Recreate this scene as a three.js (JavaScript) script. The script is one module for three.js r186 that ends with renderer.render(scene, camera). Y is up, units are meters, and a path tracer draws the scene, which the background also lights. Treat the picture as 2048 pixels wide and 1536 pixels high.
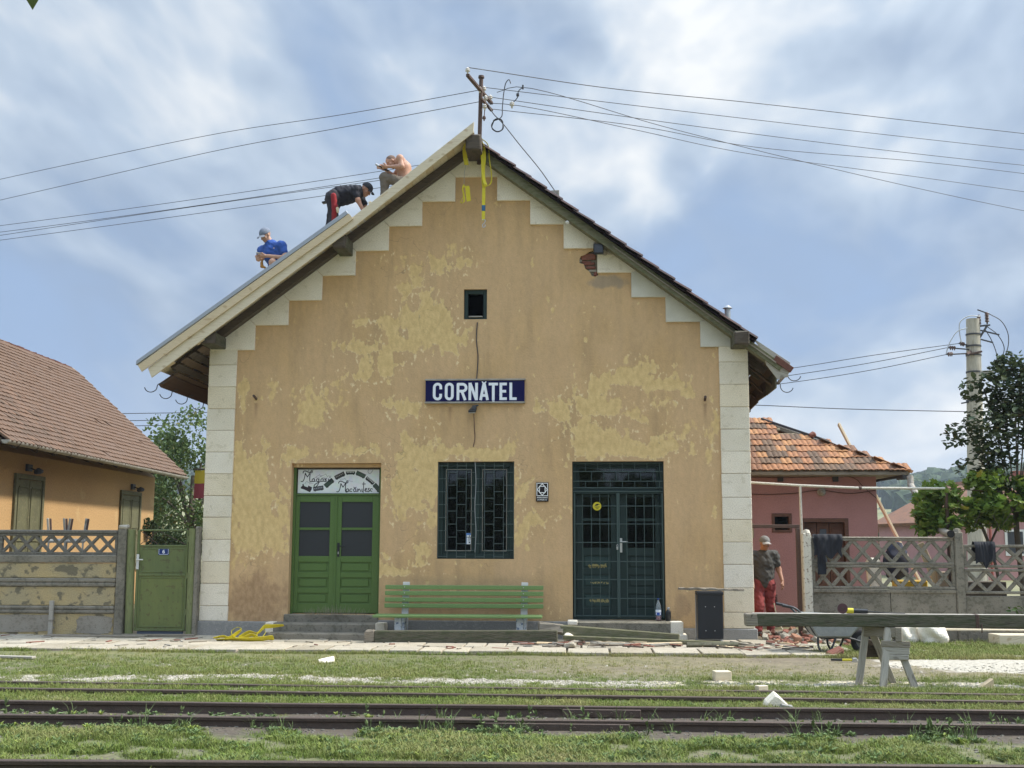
import * as THREE from 'three';
import { mergeGeometries } from 'three/addons/utils/BufferGeometryUtils.js';

// ---------- camera, sky, sun, exposure ----------
const scene = new THREE.Scene();
const camera = new THREE.PerspectiveCamera(36.92, 1024 / 768, 0.1, 6000);
{
  const pitch = 0.1376, yaw = -0.0587, roll = 0.0031;
  const fw = new THREE.Vector3(Math.sin(yaw) * Math.cos(pitch), Math.sin(pitch), -Math.cos(yaw) * Math.cos(pitch));
  const rt = new THREE.Vector3(Math.cos(yaw), 0, Math.sin(yaw)), up = new THREE.Vector3().crossVectors(rt, fw);
  camera.position.set(1.76, 1.6, 19.235);
  camera.up.copy(up).multiplyScalar(Math.cos(roll)).addScaledVector(rt, -Math.sin(roll));
  camera.lookAt(camera.position.clone().add(fw));
}
const renderer = new THREE.WebGLRenderer({ antialias: true });
renderer.toneMapping = THREE.LinearToneMapping;
renderer.toneMappingExposure = 1.36;
renderer.shadowMap.enabled = true;
const SUN = new THREE.Vector3(0.70, 0.82, -0.06).normalize();
const sun = new THREE.DirectionalLight(new THREE.Color().setRGB(1, 0.95, 0.86), 4.0);
sun.position.copy(SUN).multiplyScalar(60);
sun.shadow.radius = 9;
sun.castShadow = true;
Object.assign(sun.shadow.camera, { left: -25, right: 25, top: 25, bottom: -25, near: 1, far: 160 });
sun.shadow.mapSize.set(4096, 4096);
scene.add(sun); scene.add(sun.target);

// ---------- random and noise ----------
function rng(seed) { let s = seed >>> 0; return () => { s = (s + 0x6d2b79f5) | 0; let t = Math.imul(s ^ (s >>> 15), 1 | s); t = (t + Math.imul(t ^ (t >>> 7), 61 | t)) ^ t; return ((t ^ (t >>> 14)) >>> 0) / 4294967296; }; }
const R = rng(20240817);
const rr = (a, b) => a + (b - a) * R();
const lerp = (a, b, t) => a + (b - a) * t;
const clamp = (x, a = 0, b = 1) => Math.min(b, Math.max(a, x));
const sstep = (a, b, x) => { const t = clamp((x - a) / (b - a)); return t * t * (3 - 2 * t); };
const PERM = new Uint8Array(512), GX = new Float32Array(256), GY = new Float32Array(256);
{ const r = rng(7); const p = [...Array(256).keys()]; for (let i = 255; i > 0; i--) { const j = Math.floor(r() * (i + 1)); [p[i], p[j]] = [p[j], p[i]]; } for (let i = 0; i < 512; i++) PERM[i] = p[i & 255]; for (let i = 0; i < 256; i++) { const a = r() * 6.2832; GX[i] = Math.cos(a); GY[i] = Math.sin(a); } }
// gradient noise, periodic with period P (an integer up to 256), about -1..1
function noise(x, y, P = 256) {
  const xi = Math.floor(x), yi = Math.floor(y), fx = x - xi, fy = y - yi;
  let x0 = xi % P, y0 = yi % P; if (x0 < 0) x0 += P; if (y0 < 0) y0 += P;
  const x1 = (x0 + 1) % P, y1 = (y0 + 1) % P;
  const u = fx * fx * fx * (fx * (fx * 6 - 15) + 10), v = fy * fy * fy * (fy * (fy * 6 - 15) + 10);
  const a = PERM[PERM[x0] + y0], b = PERM[PERM[x1] + y0], c = PERM[PERM[x0] + y1], d = PERM[PERM[x1] + y1];
  const na = GX[a] * fx + GY[a] * fy, nb = GX[b] * (fx - 1) + GY[b] * fy, nc = GX[c] * fx + GY[c] * (fy - 1), nd = GX[d] * (fx - 1) + GY[d] * (fy - 1);
  return (na + (nb - na) * u + (nc - na) * v + (na - nb - nc + nd) * u * v) * 1.5;
}
function fbm(x, y, oct = 4, P = 0) { let s = 0, a = 0.5, f = 1; for (let i = 0; i < oct; i++) { s += a * noise(x * f, y * f, P ? Math.min(256, P * f) : 256); a *= 0.5; f *= 2; } return s; }
const enc = (l) => Math.round(255 * clamp(l <= 0.0031308 ? l * 12.92 : 1.055 * Math.pow(l, 1 / 2.4) - 0.055));
const ENC = new Uint8Array(4097); for (let i = 0; i <= 4096; i++) ENC[i] = enc(i / 4096);
const e8 = (l) => ENC[(clamp(l) * 4096) | 0];

// a colour texture (linear colours in, sRGB bytes out) and a height texture from one function f(u, v) -> [r, g, b, height]
function twin(w, h, f, wrap = true) {
  const c = new Uint8Array(w * h * 4), b = new Uint8Array(w * h * 4);
  for (let j = 0; j < h; j++) for (let i = 0; i < w; i++) {
    const q = f((i + 0.5) / w, (j + 0.5) / h), k = (j * w + i) * 4, hh = clamp(q[3]) * 255;
    c[k] = e8(q[0]); c[k + 1] = e8(q[1]); c[k + 2] = e8(q[2]); c[k + 3] = 255;
    b[k] = b[k + 1] = b[k + 2] = hh; b[k + 3] = 255;
  }
  const out = [c, b].map((d, n) => { const t = new THREE.DataTexture(d, w, h); t.magFilter = THREE.LinearFilter; t.minFilter = THREE.LinearMipmapLinearFilter; t.generateMipmaps = true; t.wrapS = t.wrapT = wrap ? THREE.RepeatWrapping : THREE.ClampToEdgeWrapping; if (!n) t.colorSpace = THREE.SRGBColorSpace; t.needsUpdate = true; return t; });
  return { map: out[0], bump: out[1] };
}
const mix3 = (a, b, t) => [lerp(a[0], b[0], t), lerp(a[1], b[1], t), lerp(a[2], b[2], t)];
function rep(t, m) { const c = { map: t.map.clone(), bump: t.bump.clone() }; for (const x of [c.map, c.bump]) { x.repeat.set(1 / m, 1 / m); x.needsUpdate = true; } return c; }
function mat(tex, o = {}) { const { bump = 0.004, scale, ...rest } = o; const t = tex ? (scale ? rep(tex, scale) : tex) : null; return new THREE.MeshStandardMaterial({ roughness: 0.85, metalness: 0, ...(t ? { map: t.map, bumpMap: t.bump, bumpScale: bump } : {}), ...rest }); }
const lin = (r, g, b) => new THREE.Color().setRGB(r, g, b);
const flat = (r, g, b, o = {}) => new THREE.MeshStandardMaterial({ color: lin(r, g, b), roughness: 0.8, ...o });

// ---------- sky ----------
const SKYW = 4096, SKYH = 2048;
{
  const d = new Float32Array(SKYW * SKYH * 4);
  const HORIZON = [0.46, 0.545, 0.68], BLUE = [0.275, 0.39, 0.60], ZEN = [0.27, 0.37, 0.56];
  // soft banks in view: azimuth and elevation in degrees, sizes, + brighter cloud / - darker cloud
  const banks = [[2.5, 18, 4.5, 3, 0.50], [8.5, 24.5, 8, 2.6, 0.42], [1, 22, 4, 2, 0.18], [-19, 25.5, 6, 2.5, 0.16], [-19.5, 20, 3.5, 1.8, 0.22], [14.5, 5.6, 11, 2.0, 0.48], [24, 18, 6, 3, 0.15], [13.5, 12.8, 9, 3.4, -0.52], [5.5, 14.6, 4, 2.2, -0.25], [-24, 11.5, 13, 5, -0.42], [-13.5, 19.5, 6, 3, -0.22], [17, 22.5, 6, 2, -0.16], [-21, 6.5, 12, 3.5, -0.30], [-6, 24, 5, 2, -0.06], [30, 10, 8, 4, -0.2], [-36, 22, 8, 4, 0.2]];
  for (let j = 0; j < SKYH; j++) {
    const el = ((j + 0.5) / SKYH - 0.5) * Math.PI, sy = Math.sin(el), cy = Math.cos(el), elD = el * 57.2958;
    for (let i = 0; i < SKYW; i++) {
      const k = (j * SKYW + i) * 4;
      if (sy < -0.02) { d[k] = 0.30; d[k + 1] = 0.31; d[k + 2] = 0.29; d[k + 3] = 1; continue; }
      const ph = ((i + 0.5) / SKYW - 0.5) * 2 * Math.PI, x = Math.cos(ph) * cy, z = Math.sin(ph) * cy;
      // azimuth from the camera's heading of -z, growing to the right
      let az = Math.atan2(x, -z) * 57.2958;
      const s = Math.max(sy, 0) + 0.16, px = x / s * 1.35, pz = z / s * 1.35;
      const lu = x * 5 + sy * 0.8, lv = z * 5 - sy * 8, wx = fbm(lu * 0.8 + 11, lv * 0.8 + 3, 3), wz = fbm(lu * 0.8 + 37, lv * 0.8 + 19, 3);
      const big = fbm(lu * 0.62 + wx * 0.5 + 5, lv * 0.62 + wz * 0.5 + 8, 4);
      const fine = fbm(lu * 1.7 + wx * 0.55 + 50, lv * 1.7 + wz * 0.55 + 21, 7);
      let bank = 0;
      for (const [a, e, wa, we, amt] of banks) { const q = ((az - a) / wa) ** 2 + ((elD - e) / we) ** 2; if (q < 9) bank += amt * Math.exp(-q); }
      const lump = 0.5 - Math.abs(noise(lu * 1.9 + wx * 0.8 + 7, lv * 1.9 + wz * 0.8)) - 0.5 * Math.abs(noise(lu * 4.1 + 17, lv * 4.1 + wz)) - 0.25 * Math.abs(noise(lu * 8.6 + 3, lv * 8.6 + 9)), cover = clamp(0.74 + big * 0.40 + fine * 0.30 + bank * 0.42, 0, 1);
      const light = clamp(0.39 + bank * 0.78 + fine * 0.74 + big * 0.26 + lump * 0.34, 0, 1);
      const clear = mix3(mix3(HORIZON, BLUE, sstep(0.0, 0.16, sy)), ZEN, sstep(0.35, 1, sy));
      const dark = [0.265, 0.345, 0.485], mid = [0.43, 0.52, 0.65], bright = [0.74, 0.77, 0.81];
      const cl = light < 0.5 ? mix3(dark, mid, light * 2) : mix3(mid, bright, (light - 0.5) * 2);
      const c = mix3(clear, cl, sstep(0.32, 0.80, cover));
      const cs = x * SUN.x + sy * SUN.y + z * SUN.z;
      const lift = 1 + 1.9 * sstep(0.42, 0.92, sy) + 1.0 * Math.exp(-(1 - cs) * 4.5);   // an overcast sky brightens towards the zenith and the veiled sun
      d[k] = c[0] * lift * 0.91; d[k + 1] = c[1] * lift * 0.90; d[k + 2] = c[2] * lift * 0.87; d[k + 3] = 1;
    }
  }
  const t = new THREE.DataTexture(d, SKYW, SKYH, THREE.RGBAFormat, THREE.FloatType);
  t.mapping = THREE.EquirectangularReflectionMapping; t.magFilter = THREE.LinearFilter; t.minFilter = THREE.LinearFilter; t.needsUpdate = true;
  scene.background = t; scene.environment = t;
}

// ---------- geometry helpers ----------
const V = (x, y, z) => new THREE.Vector3(x, y, z);
const taken = {};
const numbered = (n) => { const k = taken[n] = (taken[n] ?? -1) + 1; return k ? n + '_' + String(k).padStart(3, '0') : n; };
function plain(g) {   // non-indexed, position + normal + uv only
  let q = g.index ? g.toNonIndexed() : g;
  for (const n of Object.keys(q.attributes)) if (!['position', 'normal', 'uv', 'color'].includes(n)) q.deleteAttribute(n);
  if (!q.attributes.normal) q.computeVertexNormals();
  if (!q.attributes.uv) boxUV(q);
  return q;
}
function boxUV(g, off = [0, 0]) {
  const p = g.attributes.position, n = p.count, uv = new Float32Array(n * 2), a = V(), b = V(), c = V(), m = V();
  for (let i = 0; i < n; i += 3) {
    a.fromBufferAttribute(p, i); b.fromBufferAttribute(p, i + 1); c.fromBufferAttribute(p, i + 2);
    m.copy(b).sub(a).cross(c.clone().sub(a)); const ax = Math.abs(m.x), ay = Math.abs(m.y), az = Math.abs(m.z);
    [a, b, c].forEach((q, k) => { const s = (ax > ay && ax > az) ? [q.z, q.y] : (ay > az) ? [q.x, q.z] : [q.x, q.y]; uv[(i + k) * 2] = s[0] + off[0]; uv[(i + k) * 2 + 1] = s[1] + off[1]; });
  }
  g.setAttribute('uv', new THREE.BufferAttribute(uv, 2)); return g;
}
const rnduv = () => [rr(0, 7), rr(0, 7)];
// chamfered box about its centre, 44 triangles
function cbox(w, h, d, c = 0.006) {
  c = Math.min(c, w * 0.3, h * 0.3, d * 0.3);
  const X = w / 2, Y = h / 2, Z = d / 2, P = [], T = [];
  const vid = (sx, sy, sz, ax) => { const v = [sx * (ax === 0 ? X : X - c), sy * (ax === 1 ? Y : Y - c), sz * (ax === 2 ? Z : Z - c)]; return v; };
  const tri = (a, b, e) => { const n = [(b[1] - a[1]) * (e[2] - a[2]) - (b[2] - a[2]) * (e[1] - a[1]), (b[2] - a[2]) * (e[0] - a[0]) - (b[0] - a[0]) * (e[2] - a[2]), (b[0] - a[0]) * (e[1] - a[1]) - (b[1] - a[1]) * (e[0] - a[0])], m = [a[0] + b[0] + e[0], a[1] + b[1] + e[1], a[2] + b[2] + e[2]]; if (n[0] * m[0] + n[1] * m[1] + n[2] * m[2] < 0) P.push(...a, ...e, ...b); else P.push(...a, ...b, ...e); };
  const quad = (a, b, e, f) => { tri(a, b, e); tri(a, e, f); };
  for (const s of [-1, 1]) { quad(vid(s, -1, -1, 0), vid(s, 1, -1, 0), vid(s, 1, 1, 0), vid(s, -1, 1, 0)); quad(vid(-1, s, -1, 1), vid(1, s, -1, 1), vid(1, s, 1, 1), vid(-1, s, 1, 1)); quad(vid(-1, -1, s, 2), vid(1, -1, s, 2), vid(1, 1, s, 2), vid(-1, 1, s, 2)); }
  for (const s of [-1, 1]) for (const t of [-1, 1]) {
    quad(vid(-1, s, t, 1), vid(1, s, t, 1), vid(1, s, t, 2), vid(-1, s, t, 2));
    quad(vid(s, -1, t, 0), vid(s, 1, t, 0), vid(s, 1, t, 2), vid(s, -1, t, 2));
    quad(vid(s, t, -1, 0), vid(s, t, 1, 0), vid(s, t, 1, 1), vid(s, t, -1, 1));
    for (const u of [-1, 1]) tri(vid(s, t, u, 0), vid(s, t, u, 1), vid(s, t, u, 2));
  }
  const g = new THREE.BufferGeometry(); g.setAttribute('position', new THREE.Float32BufferAttribute(P, 3)); g.computeVertexNormals(); return g;
}
function place(g, pos = [0, 0, 0], rot) { if (rot) g.applyMatrix4(new THREE.Matrix4().makeRotationFromEuler(new THREE.Euler(...rot))); g.translate(...pos); return g; }
const box = (w, h, d, pos, rot, c = 0.006, off) => place(boxUV(cbox(w, h, d, c), off ?? rnduv()), pos, rot);
const boxab = (a, b, c = 0.006, off) => { const g = cbox(b[0] - a[0], b[1] - a[1], b[2] - a[2], c); g.translate((a[0] + b[0]) / 2, (a[1] + b[1]) / 2, (a[2] + b[2]) / 2); return boxUV(g, off ?? [0, 0]); };
// a straight bar between two points: w across (along 'side'), h along the other way; grain runs along it
function bar(p, q, w, h, side = [0, 0, 1], c = 0.005) {
  const a = V(...p), b = V(...q), x = b.clone().sub(a), L = x.length(); x.normalize();
  let z = V(...side); z.addScaledVector(x, -z.dot(x)).normalize(); const y = V().crossVectors(z, x);
  const g = boxUV(cbox(L, h, w, c), rnduv());
  g.applyMatrix4(new THREE.Matrix4().makeBasis(x, y, z).setPosition((p[0] + q[0]) / 2, (p[1] + q[1]) / 2, (p[2] + q[2]) / 2)); return g;
}
function rod(p, q, r0, r1 = r0, seg = 8) {
  const a = V(...p), b = V(...q), L = a.distanceTo(b), g = new THREE.CylinderGeometry(r1, r0, L, seg, 1);
  g.applyQuaternion(new THREE.Quaternion().setFromUnitVectors(V(0, 1, 0), b.clone().sub(a).normalize())); g.translate((p[0] + q[0]) / 2, (p[1] + q[1]) / 2, (p[2] + q[2]) / 2); return g;
}
function tube(pts, r, seg = 6, div = 0) { const c = new THREE.CatmullRomCurve3(pts.map((p) => V(...p))); return new THREE.TubeGeometry(c, div || Math.max(8, pts.length * 4), r, seg, false); }
function prism(poly, z0, z1, bevel = 0) {   // polygon in x,y extruded from z0 to z1
  const s = new THREE.Shape(poly.map((p) => new THREE.Vector2(...p)));
  const g = new THREE.ExtrudeGeometry(s, bevel ? { depth: z1 - z0 - 2 * bevel, bevelEnabled: true, bevelThickness: bevel, bevelSize: bevel, bevelOffset: -bevel, bevelSegments: 1 } : { depth: z1 - z0, bevelEnabled: false });
  g.translate(0, 0, z0 + bevel); const q = g.index ? g.toNonIndexed() : g; q.computeVertexNormals(); return boxUV(q);
}
function lathe(prof, seg = 16) { return new THREE.LatheGeometry(prof.map((p) => new THREE.Vector2(...p)), seg); }
function geo(gs) { const a = (Array.isArray(gs) ? gs : [gs]).map(plain); return a.length === 1 ? a[0] : mergeGeometries(a, false); }
function part(parent, name, gs, m, extra) { const o = new THREE.Mesh(gs.isBufferGeometry && gs.userData.ready ? gs : geo(gs), m); o.name = name; o.castShadow = o.receiveShadow = true; parent.add(o); if (extra) Object.assign(o.userData, extra); return o; }
function thing(name, label, category, pos = [0, 0, 0], turn = 0, group) { const o = new THREE.Group(); o.name = numbered(name); o.position.set(...pos); o.rotation.y = turn; o.userData = { label, category }; if (group) o.userData.group = group; scene.add(o); return o; }
function single(name, label, category, gs, m, group) { const o = part(scene, numbered(name), gs, m); o.userData = { label, category }; if (group) o.userData.group = group; return o; }
function struct(name, gs, m) { const o = part(scene, numbered(name), gs, m); o.userData.kind = 'structure'; return o; }
function jitter(g, amt, freq = 3, seed = 0) {   // uneven old timber and stone: moves points by smooth noise of their place
  const p = g.attributes.position;
  for (let i = 0; i < p.count; i++) { const x = p.getX(i), y = p.getY(i), z = p.getZ(i); p.setXYZ(i, x + amt * noise(y * freq + seed, z * freq + 3.1), y + amt * noise(x * freq + 7.7 + seed, z * freq), z + amt * noise(x * freq + 1.3, y * freq + 5.9 + seed)); }
  g.computeVertexNormals(); return g;
}
// ---------- surface textures (metres across given with each material) ----------
function woodTex(a, b, c, knots = 0.5, seed = 0, moss = null) {
  return twin(512, 512, (u, v) => {
    const w = noise(u * 3 + seed, v * 3 + seed, 0 + 3) * 0.05;
    const g = fbm(u * 4 + seed, (v + w) * 64, 3, 64) , l = fbm(u * 2 + 9, v * 12 + seed, 3, 12), f = noise(u * 128, v * 128, 128);
    let t = 0.5 + g * 0.75 + l * 0.35; let q = mix3(a, b, clamp(t)); q = mix3(q, c, clamp(sstep(0.18, 0.62, -g) * 0.7 + sstep(0.2, 0.6, l) * 0.3));
    if (knots) { const n = noise(u * 5 + 31 + seed, v * 9 + 4, 0 + 45) ; if (n > 0.52) q = mix3(q, c, knots * sstep(0.52, 0.7, n)); }
    let h = 0.55 + g * 0.6 + f * 0.08;
    if (moss) { const m = fbm(u * 5 + 3 + seed, v * 18, 5, 45) + 0.5 * fbm(u * 24 + seed, v * 48, 4, 48); const k = sstep(-0.25, 0.45, m); q = mix3(q, moss, k * 0.7); h += k * 0.1; }
    return [...q.map((x) => x * (1 + f * 0.07)), h];
  });
}
function grainTex(cols, o = {}) {   // mottled mineral surface: cols = [base, second, third]
  const { f1 = 4, f2 = 16, f3 = 64, k2 = 0.6, k3 = 0.35, grit = 0.10, seed = 0, edge = 0.15 } = o;
  return twin(512, 512, (u, v) => {
    const a = fbm(u * f1 + seed, v * f1 + seed * 2, 4, f1), b = fbm(u * f2 + 5 + seed, v * f2, 4, f2), c = fbm(u * f3 + 9, v * f3 + seed, 3, f3), n = noise(u * 200, v * 200, 200);
    let q = mix3(cols[0], cols[1], clamp(0.5 + a * 1.3) * k2); q = mix3(q, cols[2], sstep(edge, edge + 0.22, b + a * 0.4) * k3);
    const s = 1 + c * 0.25 + n * grit; return [q[0] * s, q[1] * s, q[2] * s, 0.5 + c * 0.5 + b * 0.25 + n * 0.12];
  });
}
function streakTex(base, rust, dark, o = {}) {   // painted metal: runs of rust and dirt going down v
  const { amt = 0.5, seed = 0 } = o;
  return twin(512, 512, (u, v) => {
    const a = fbm(u * 3 + seed, v * 3, 5, 3), s = fbm(u * 24 + seed, v * 3, 4, 24), c = noise(u * 90, v * 90, 90), sp = fbm(u * 12 + 7, v * 12 + seed, 5, 12);
    let q = mix3(base, dark, clamp(0.3 + a * 0.9 + s * 0.5) * 0.55); q = mix3(q, rust, sstep(0.30 - amt * 0.2, 0.42, sp + s * 0.25) * amt);
    const k = 1 + c * 0.06; return [q[0] * k, q[1] * k, q[2] * k, 0.5 + sp * 0.4 + c * 0.1];
  });
}
const T = {};
T.pine = woodTex([0.62, 0.52, 0.36], [0.72, 0.63, 0.47], [0.46, 0.34, 0.2], 0.7, 0);
T.oldwood = woodTex([0.20, 0.165, 0.12], [0.31, 0.275, 0.215], [0.07, 0.055, 0.04], 0.6, 5);
T.darkwood = woodTex([0.06, 0.045, 0.032], [0.11, 0.085, 0.06], [0.02, 0.016, 0.012], 0.4, 9);
T.greenwood = woodTex([0.13, 0.122, 0.072], [0.20, 0.185, 0.11], [0.05, 0.045, 0.027], 0.4, 13, [0.095, 0.11, 0.04]);
T.mosswood = woodTex([0.075, 0.070, 0.045], [0.135, 0.122, 0.082], [0.026, 0.024, 0.016], 0.4, 17, [0.048, 0.062, 0.024]);
T.greywood = woodTex([0.33, 0.30, 0.25], [0.44, 0.41, 0.35], [0.14, 0.12, 0.095], 0.6, 21);
T.white = grainTex([[0.84, 0.765, 0.63], [0.77, 0.69, 0.55], [0.63, 0.555, 0.41]], { f1: 3, f2: 10, k2: 0.8, k3: 0.55, edge: 0.22, grit: 0.06 });
T.plinth = grainTex([[0.29, 0.28, 0.26], [0.225, 0.22, 0.205], [0.36, 0.34, 0.30]], { f1: 3, k3: 0.5, grit: 0.08, seed: 3 });
T.concrete = grainTex([[0.255, 0.228, 0.178], [0.175, 0.157, 0.118], [0.11, 0.102, 0.072]], { f1: 3, k2: 0.8, k3: 0.6, edge: 0.05, grit: 0.12, seed: 11 });
T.darkconcrete = grainTex([[0.175, 0.16, 0.13], [0.115, 0.105, 0.085], [0.27, 0.25, 0.20]], { f1: 4, k2: 0.8, k3: 0.5, grit: 0.12, seed: 15 });
T.stone = grainTex([[0.47, 0.42, 0.33], [0.39, 0.345, 0.265], [0.27, 0.23, 0.165]], { f1: 3, k2: 0.7, k3: 0.5, edge: 0.12, grit: 0.10, seed: 19 });
T.fenceplaster = grainTex([[0.47, 0.36, 0.18], [0.38, 0.32, 0.19], [0.14, 0.125, 0.085]], { f1: 3, f2: 8, k2: 0.9, k3: 0.85, edge: 0.10, grit: 0.08, seed: 23 });
T.houseplaster = grainTex([[0.47, 0.29, 0.125], [0.41, 0.25, 0.105], [0.54, 0.39, 0.19]], { f1: 2, f2: 6, k2: 0.6, k3: 0.35, edge: 0.3, grit: 0.05, seed: 27 });
T.pink = grainTex([[0.44, 0.235, 0.225], [0.40, 0.21, 0.20], [0.36, 0.19, 0.185]], { f1: 3, f2: 32, k2: 0.7, k3: 0.4, grit: 0.16, seed: 31 });
T.terra = grainTex([[0.40, 0.19, 0.105], [0.32, 0.165, 0.10], [0.19, 0.12, 0.085]], { f1: 5, k2: 0.8, k3: 0.5, edge: 0.1, grit: 0.12, seed: 35 });
T.rust = grainTex([[0.10, 0.058, 0.042], [0.065, 0.042, 0.034], [0.16, 0.08, 0.045]], { f1: 6, f2: 24, k2: 0.8, k3: 0.5, grit: 0.12, seed: 39 });
T.railsteel = grainTex([[0.105, 0.074, 0.057], [0.07, 0.05, 0.040], [0.15, 0.10, 0.072]], { f1: 6, f2: 24, k2: 0.8, k3: 0.4, grit: 0.12, seed: 43 });
T.galv = grainTex([[0.42, 0.43, 0.43], [0.33, 0.345, 0.36], [0.5, 0.5, 0.49]], { f1: 6, f2: 12, k2: 0.8, k3: 0.4, grit: 0.05, seed: 47 });
T.gutter = grainTex([[0.40, 0.375, 0.33], [0.28, 0.25, 0.20], [0.18, 0.14, 0.10]], { f1: 4, f2: 12, k2: 0.8, k3: 0.45, edge: 0.12, grit: 0.06, seed: 51 });
T.gate = streakTex([0.135, 0.165, 0.055], [0.085, 0.055, 0.03], [0.075, 0.105, 0.038], { amt: 0.5, seed: 3 });
T.gatepost = streakTex([0.20, 0.22, 0.085], [0.09, 0.06, 0.035], [0.11, 0.13, 0.05], { amt: 0.5, seed: 8 });
T.shutter = streakTex([0.13, 0.125, 0.06], [0.19, 0.165, 0.09], [0.06, 0.055, 0.032], { amt: 0.7, seed: 13 });
T.darkgreen = streakTex([0.008, 0.028, 0.023], [0.014, 0.032, 0.026], [0.005, 0.017, 0.015], { amt: 0.3, seed: 17 });
T.chippaint = streakTex([0.64, 0.60, 0.50], [0.20, 0.14, 0.09], [0.50, 0.47, 0.39], { amt: 0.95, seed: 29 });
T.bark = woodTex([0.13, 0.105, 0.075], [0.19, 0.16, 0.12], [0.06, 0.048, 0.035], 0, 33);
T.brick = grainTex([[0.27, 0.10, 0.065], [0.22, 0.085, 0.06], [0.34, 0.20, 0.14]], { f1: 4, k2: 0.8, k3: 0.4, grit: 0.12, seed: 55 });
const M = {
  pine: mat(T.pine, { bump: 0.002, roughness: 0.75 }), pine2: mat(T.pine, { bump: 0.002, roughness: 0.75, color: lin(0.93, 0.86, 0.76) }),
  oldwood: mat(T.oldwood, { bump: 0.006 }), darkwood: mat(T.darkwood, { bump: 0.006, roughness: 0.9 }), greenwood: mat(T.greenwood, { bump: 0.006 }), mosswood: mat(T.mosswood, { bump: 0.006 }), greywood: mat(T.greywood, { bump: 0.005 }),
  white: mat(T.white, { scale: 1.1, bump: 0.004 }), plinth: mat(T.plinth, { scale: 1.3, bump: 0.006 }), concrete: mat(T.concrete, { bump: 0.01, scale: 0.9 }), darkconcrete: mat(T.darkconcrete, { bump: 0.012, scale: 0.8 }),
  stone: mat(T.stone, { bump: 0.01 }), fenceplaster: mat(T.fenceplaster, { bump: 0.012, scale: 1.4 }), houseplaster: mat(T.houseplaster, { bump: 0.006, scale: 2.5 }), pink: mat(T.pink, { bump: 0.006, scale: 1.2 }),
  rust: mat(T.rust, { bump: 0.003, scale: 0.4, roughness: 0.8 }), rail: mat(T.railsteel, { bump: 0.003, scale: 0.5, roughness: 0.6, metalness: 0.3 }), galv: mat(T.galv, { bump: 0.001, scale: 0.6, metalness: 0.75, roughness: 0.5 }), gutter: mat(T.gutter, { bump: 0.002, scale: 0.7, metalness: 0.2, roughness: 0.6 }),
  gate: mat(T.gate, { bump: 0.002, roughness: 0.55, scale: 1 }), gatepost: mat(T.gatepost, { bump: 0.003, roughness: 0.6, scale: 0.7 }), shutter: mat(T.shutter, { bump: 0.003, scale: 0.6 }),
  darkgreen: mat(T.darkgreen, { bump: 0.002, roughness: 0.6, scale: 0.8 }), chip: mat(T.chippaint, { bump: 0.004, scale: 0.6 }), bark: mat(T.bark, { bump: 0.01, scale: 0.5 }), brick: mat(T.brick, { bump: 0.008, scale: 0.4 }),
  green: flat(0.058, 0.128, 0.028, { roughness: 0.42 }), benchgreen: flat(0.125, 0.245, 0.085, { roughness: 0.5 }),
  black: flat(0.012, 0.013, 0.015, { roughness: 0.45 }), wire: flat(0.05, 0.05, 0.055, { roughness: 0.6 }), ceramic: flat(0.62, 0.58, 0.52, { roughness: 0.25 }), ceramicbrown: flat(0.10, 0.05, 0.035, { roughness: 0.25 }),
  glass: new THREE.MeshPhysicalMaterial({ color: lin(0.75, 0.8, 0.8), transmission: 1, thickness: 0, roughness: 0.03, ior: 1.5 }),
  frosted: flat(0.028, 0.03, 0.034, { roughness: 0.35 }), dark: flat(0.02, 0.019, 0.018, { roughness: 0.95 }), steel: flat(0.55, 0.55, 0.54, { metalness: 0.8, roughness: 0.35 }), whitepaint: flat(0.66, 0.65, 0.61, { roughness: 0.5 }),
  yellow: flat(0.58, 0.50, 0.03, { roughness: 0.6 }), tinplate: flat(0.36, 0.385, 0.42, { metalness: 0.35, roughness: 0.45 }), lightpipe: mat(T.chippaint, { bump: 0.001, scale: 0.35, roughness: 0.6 }),
};
// green gloss paint keeps a faint brush grain
{ const t = grainTex([[0.085, 0.155, 0.034], [0.076, 0.14, 0.03], [0.094, 0.168, 0.039]], { f1: 4, f2: 32, k2: 0.6, k3: 0.4, grit: 0.04, seed: 61 }); M.green = mat(t, { bump: 0.0015, roughness: 0.45 });
  const b = grainTex([[0.175, 0.275, 0.09], [0.155, 0.25, 0.08], [0.19, 0.295, 0.105]], { f1: 4, f2: 32, k2: 0.6, k3: 0.4, grit: 0.05, seed: 65 }); M.benchgreen = mat(b, { bump: 0.0015, roughness: 0.5 }); }
// ---------- ground ----------
// rail lines (z of the rail top's middle at x) read from the photograph
const railA2 = (x) => 7.10 + 0.017 * (x + 4.4), railA1 = (x) => railA2(x) - 0.72;
const railB1 = (x) => 8.42 - 0.012 * (x + 3.6), railB2 = (x) => railB1(x) + 0.79, railC = (x) => 11.36 - 0.045 * (x + 2.1);
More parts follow.
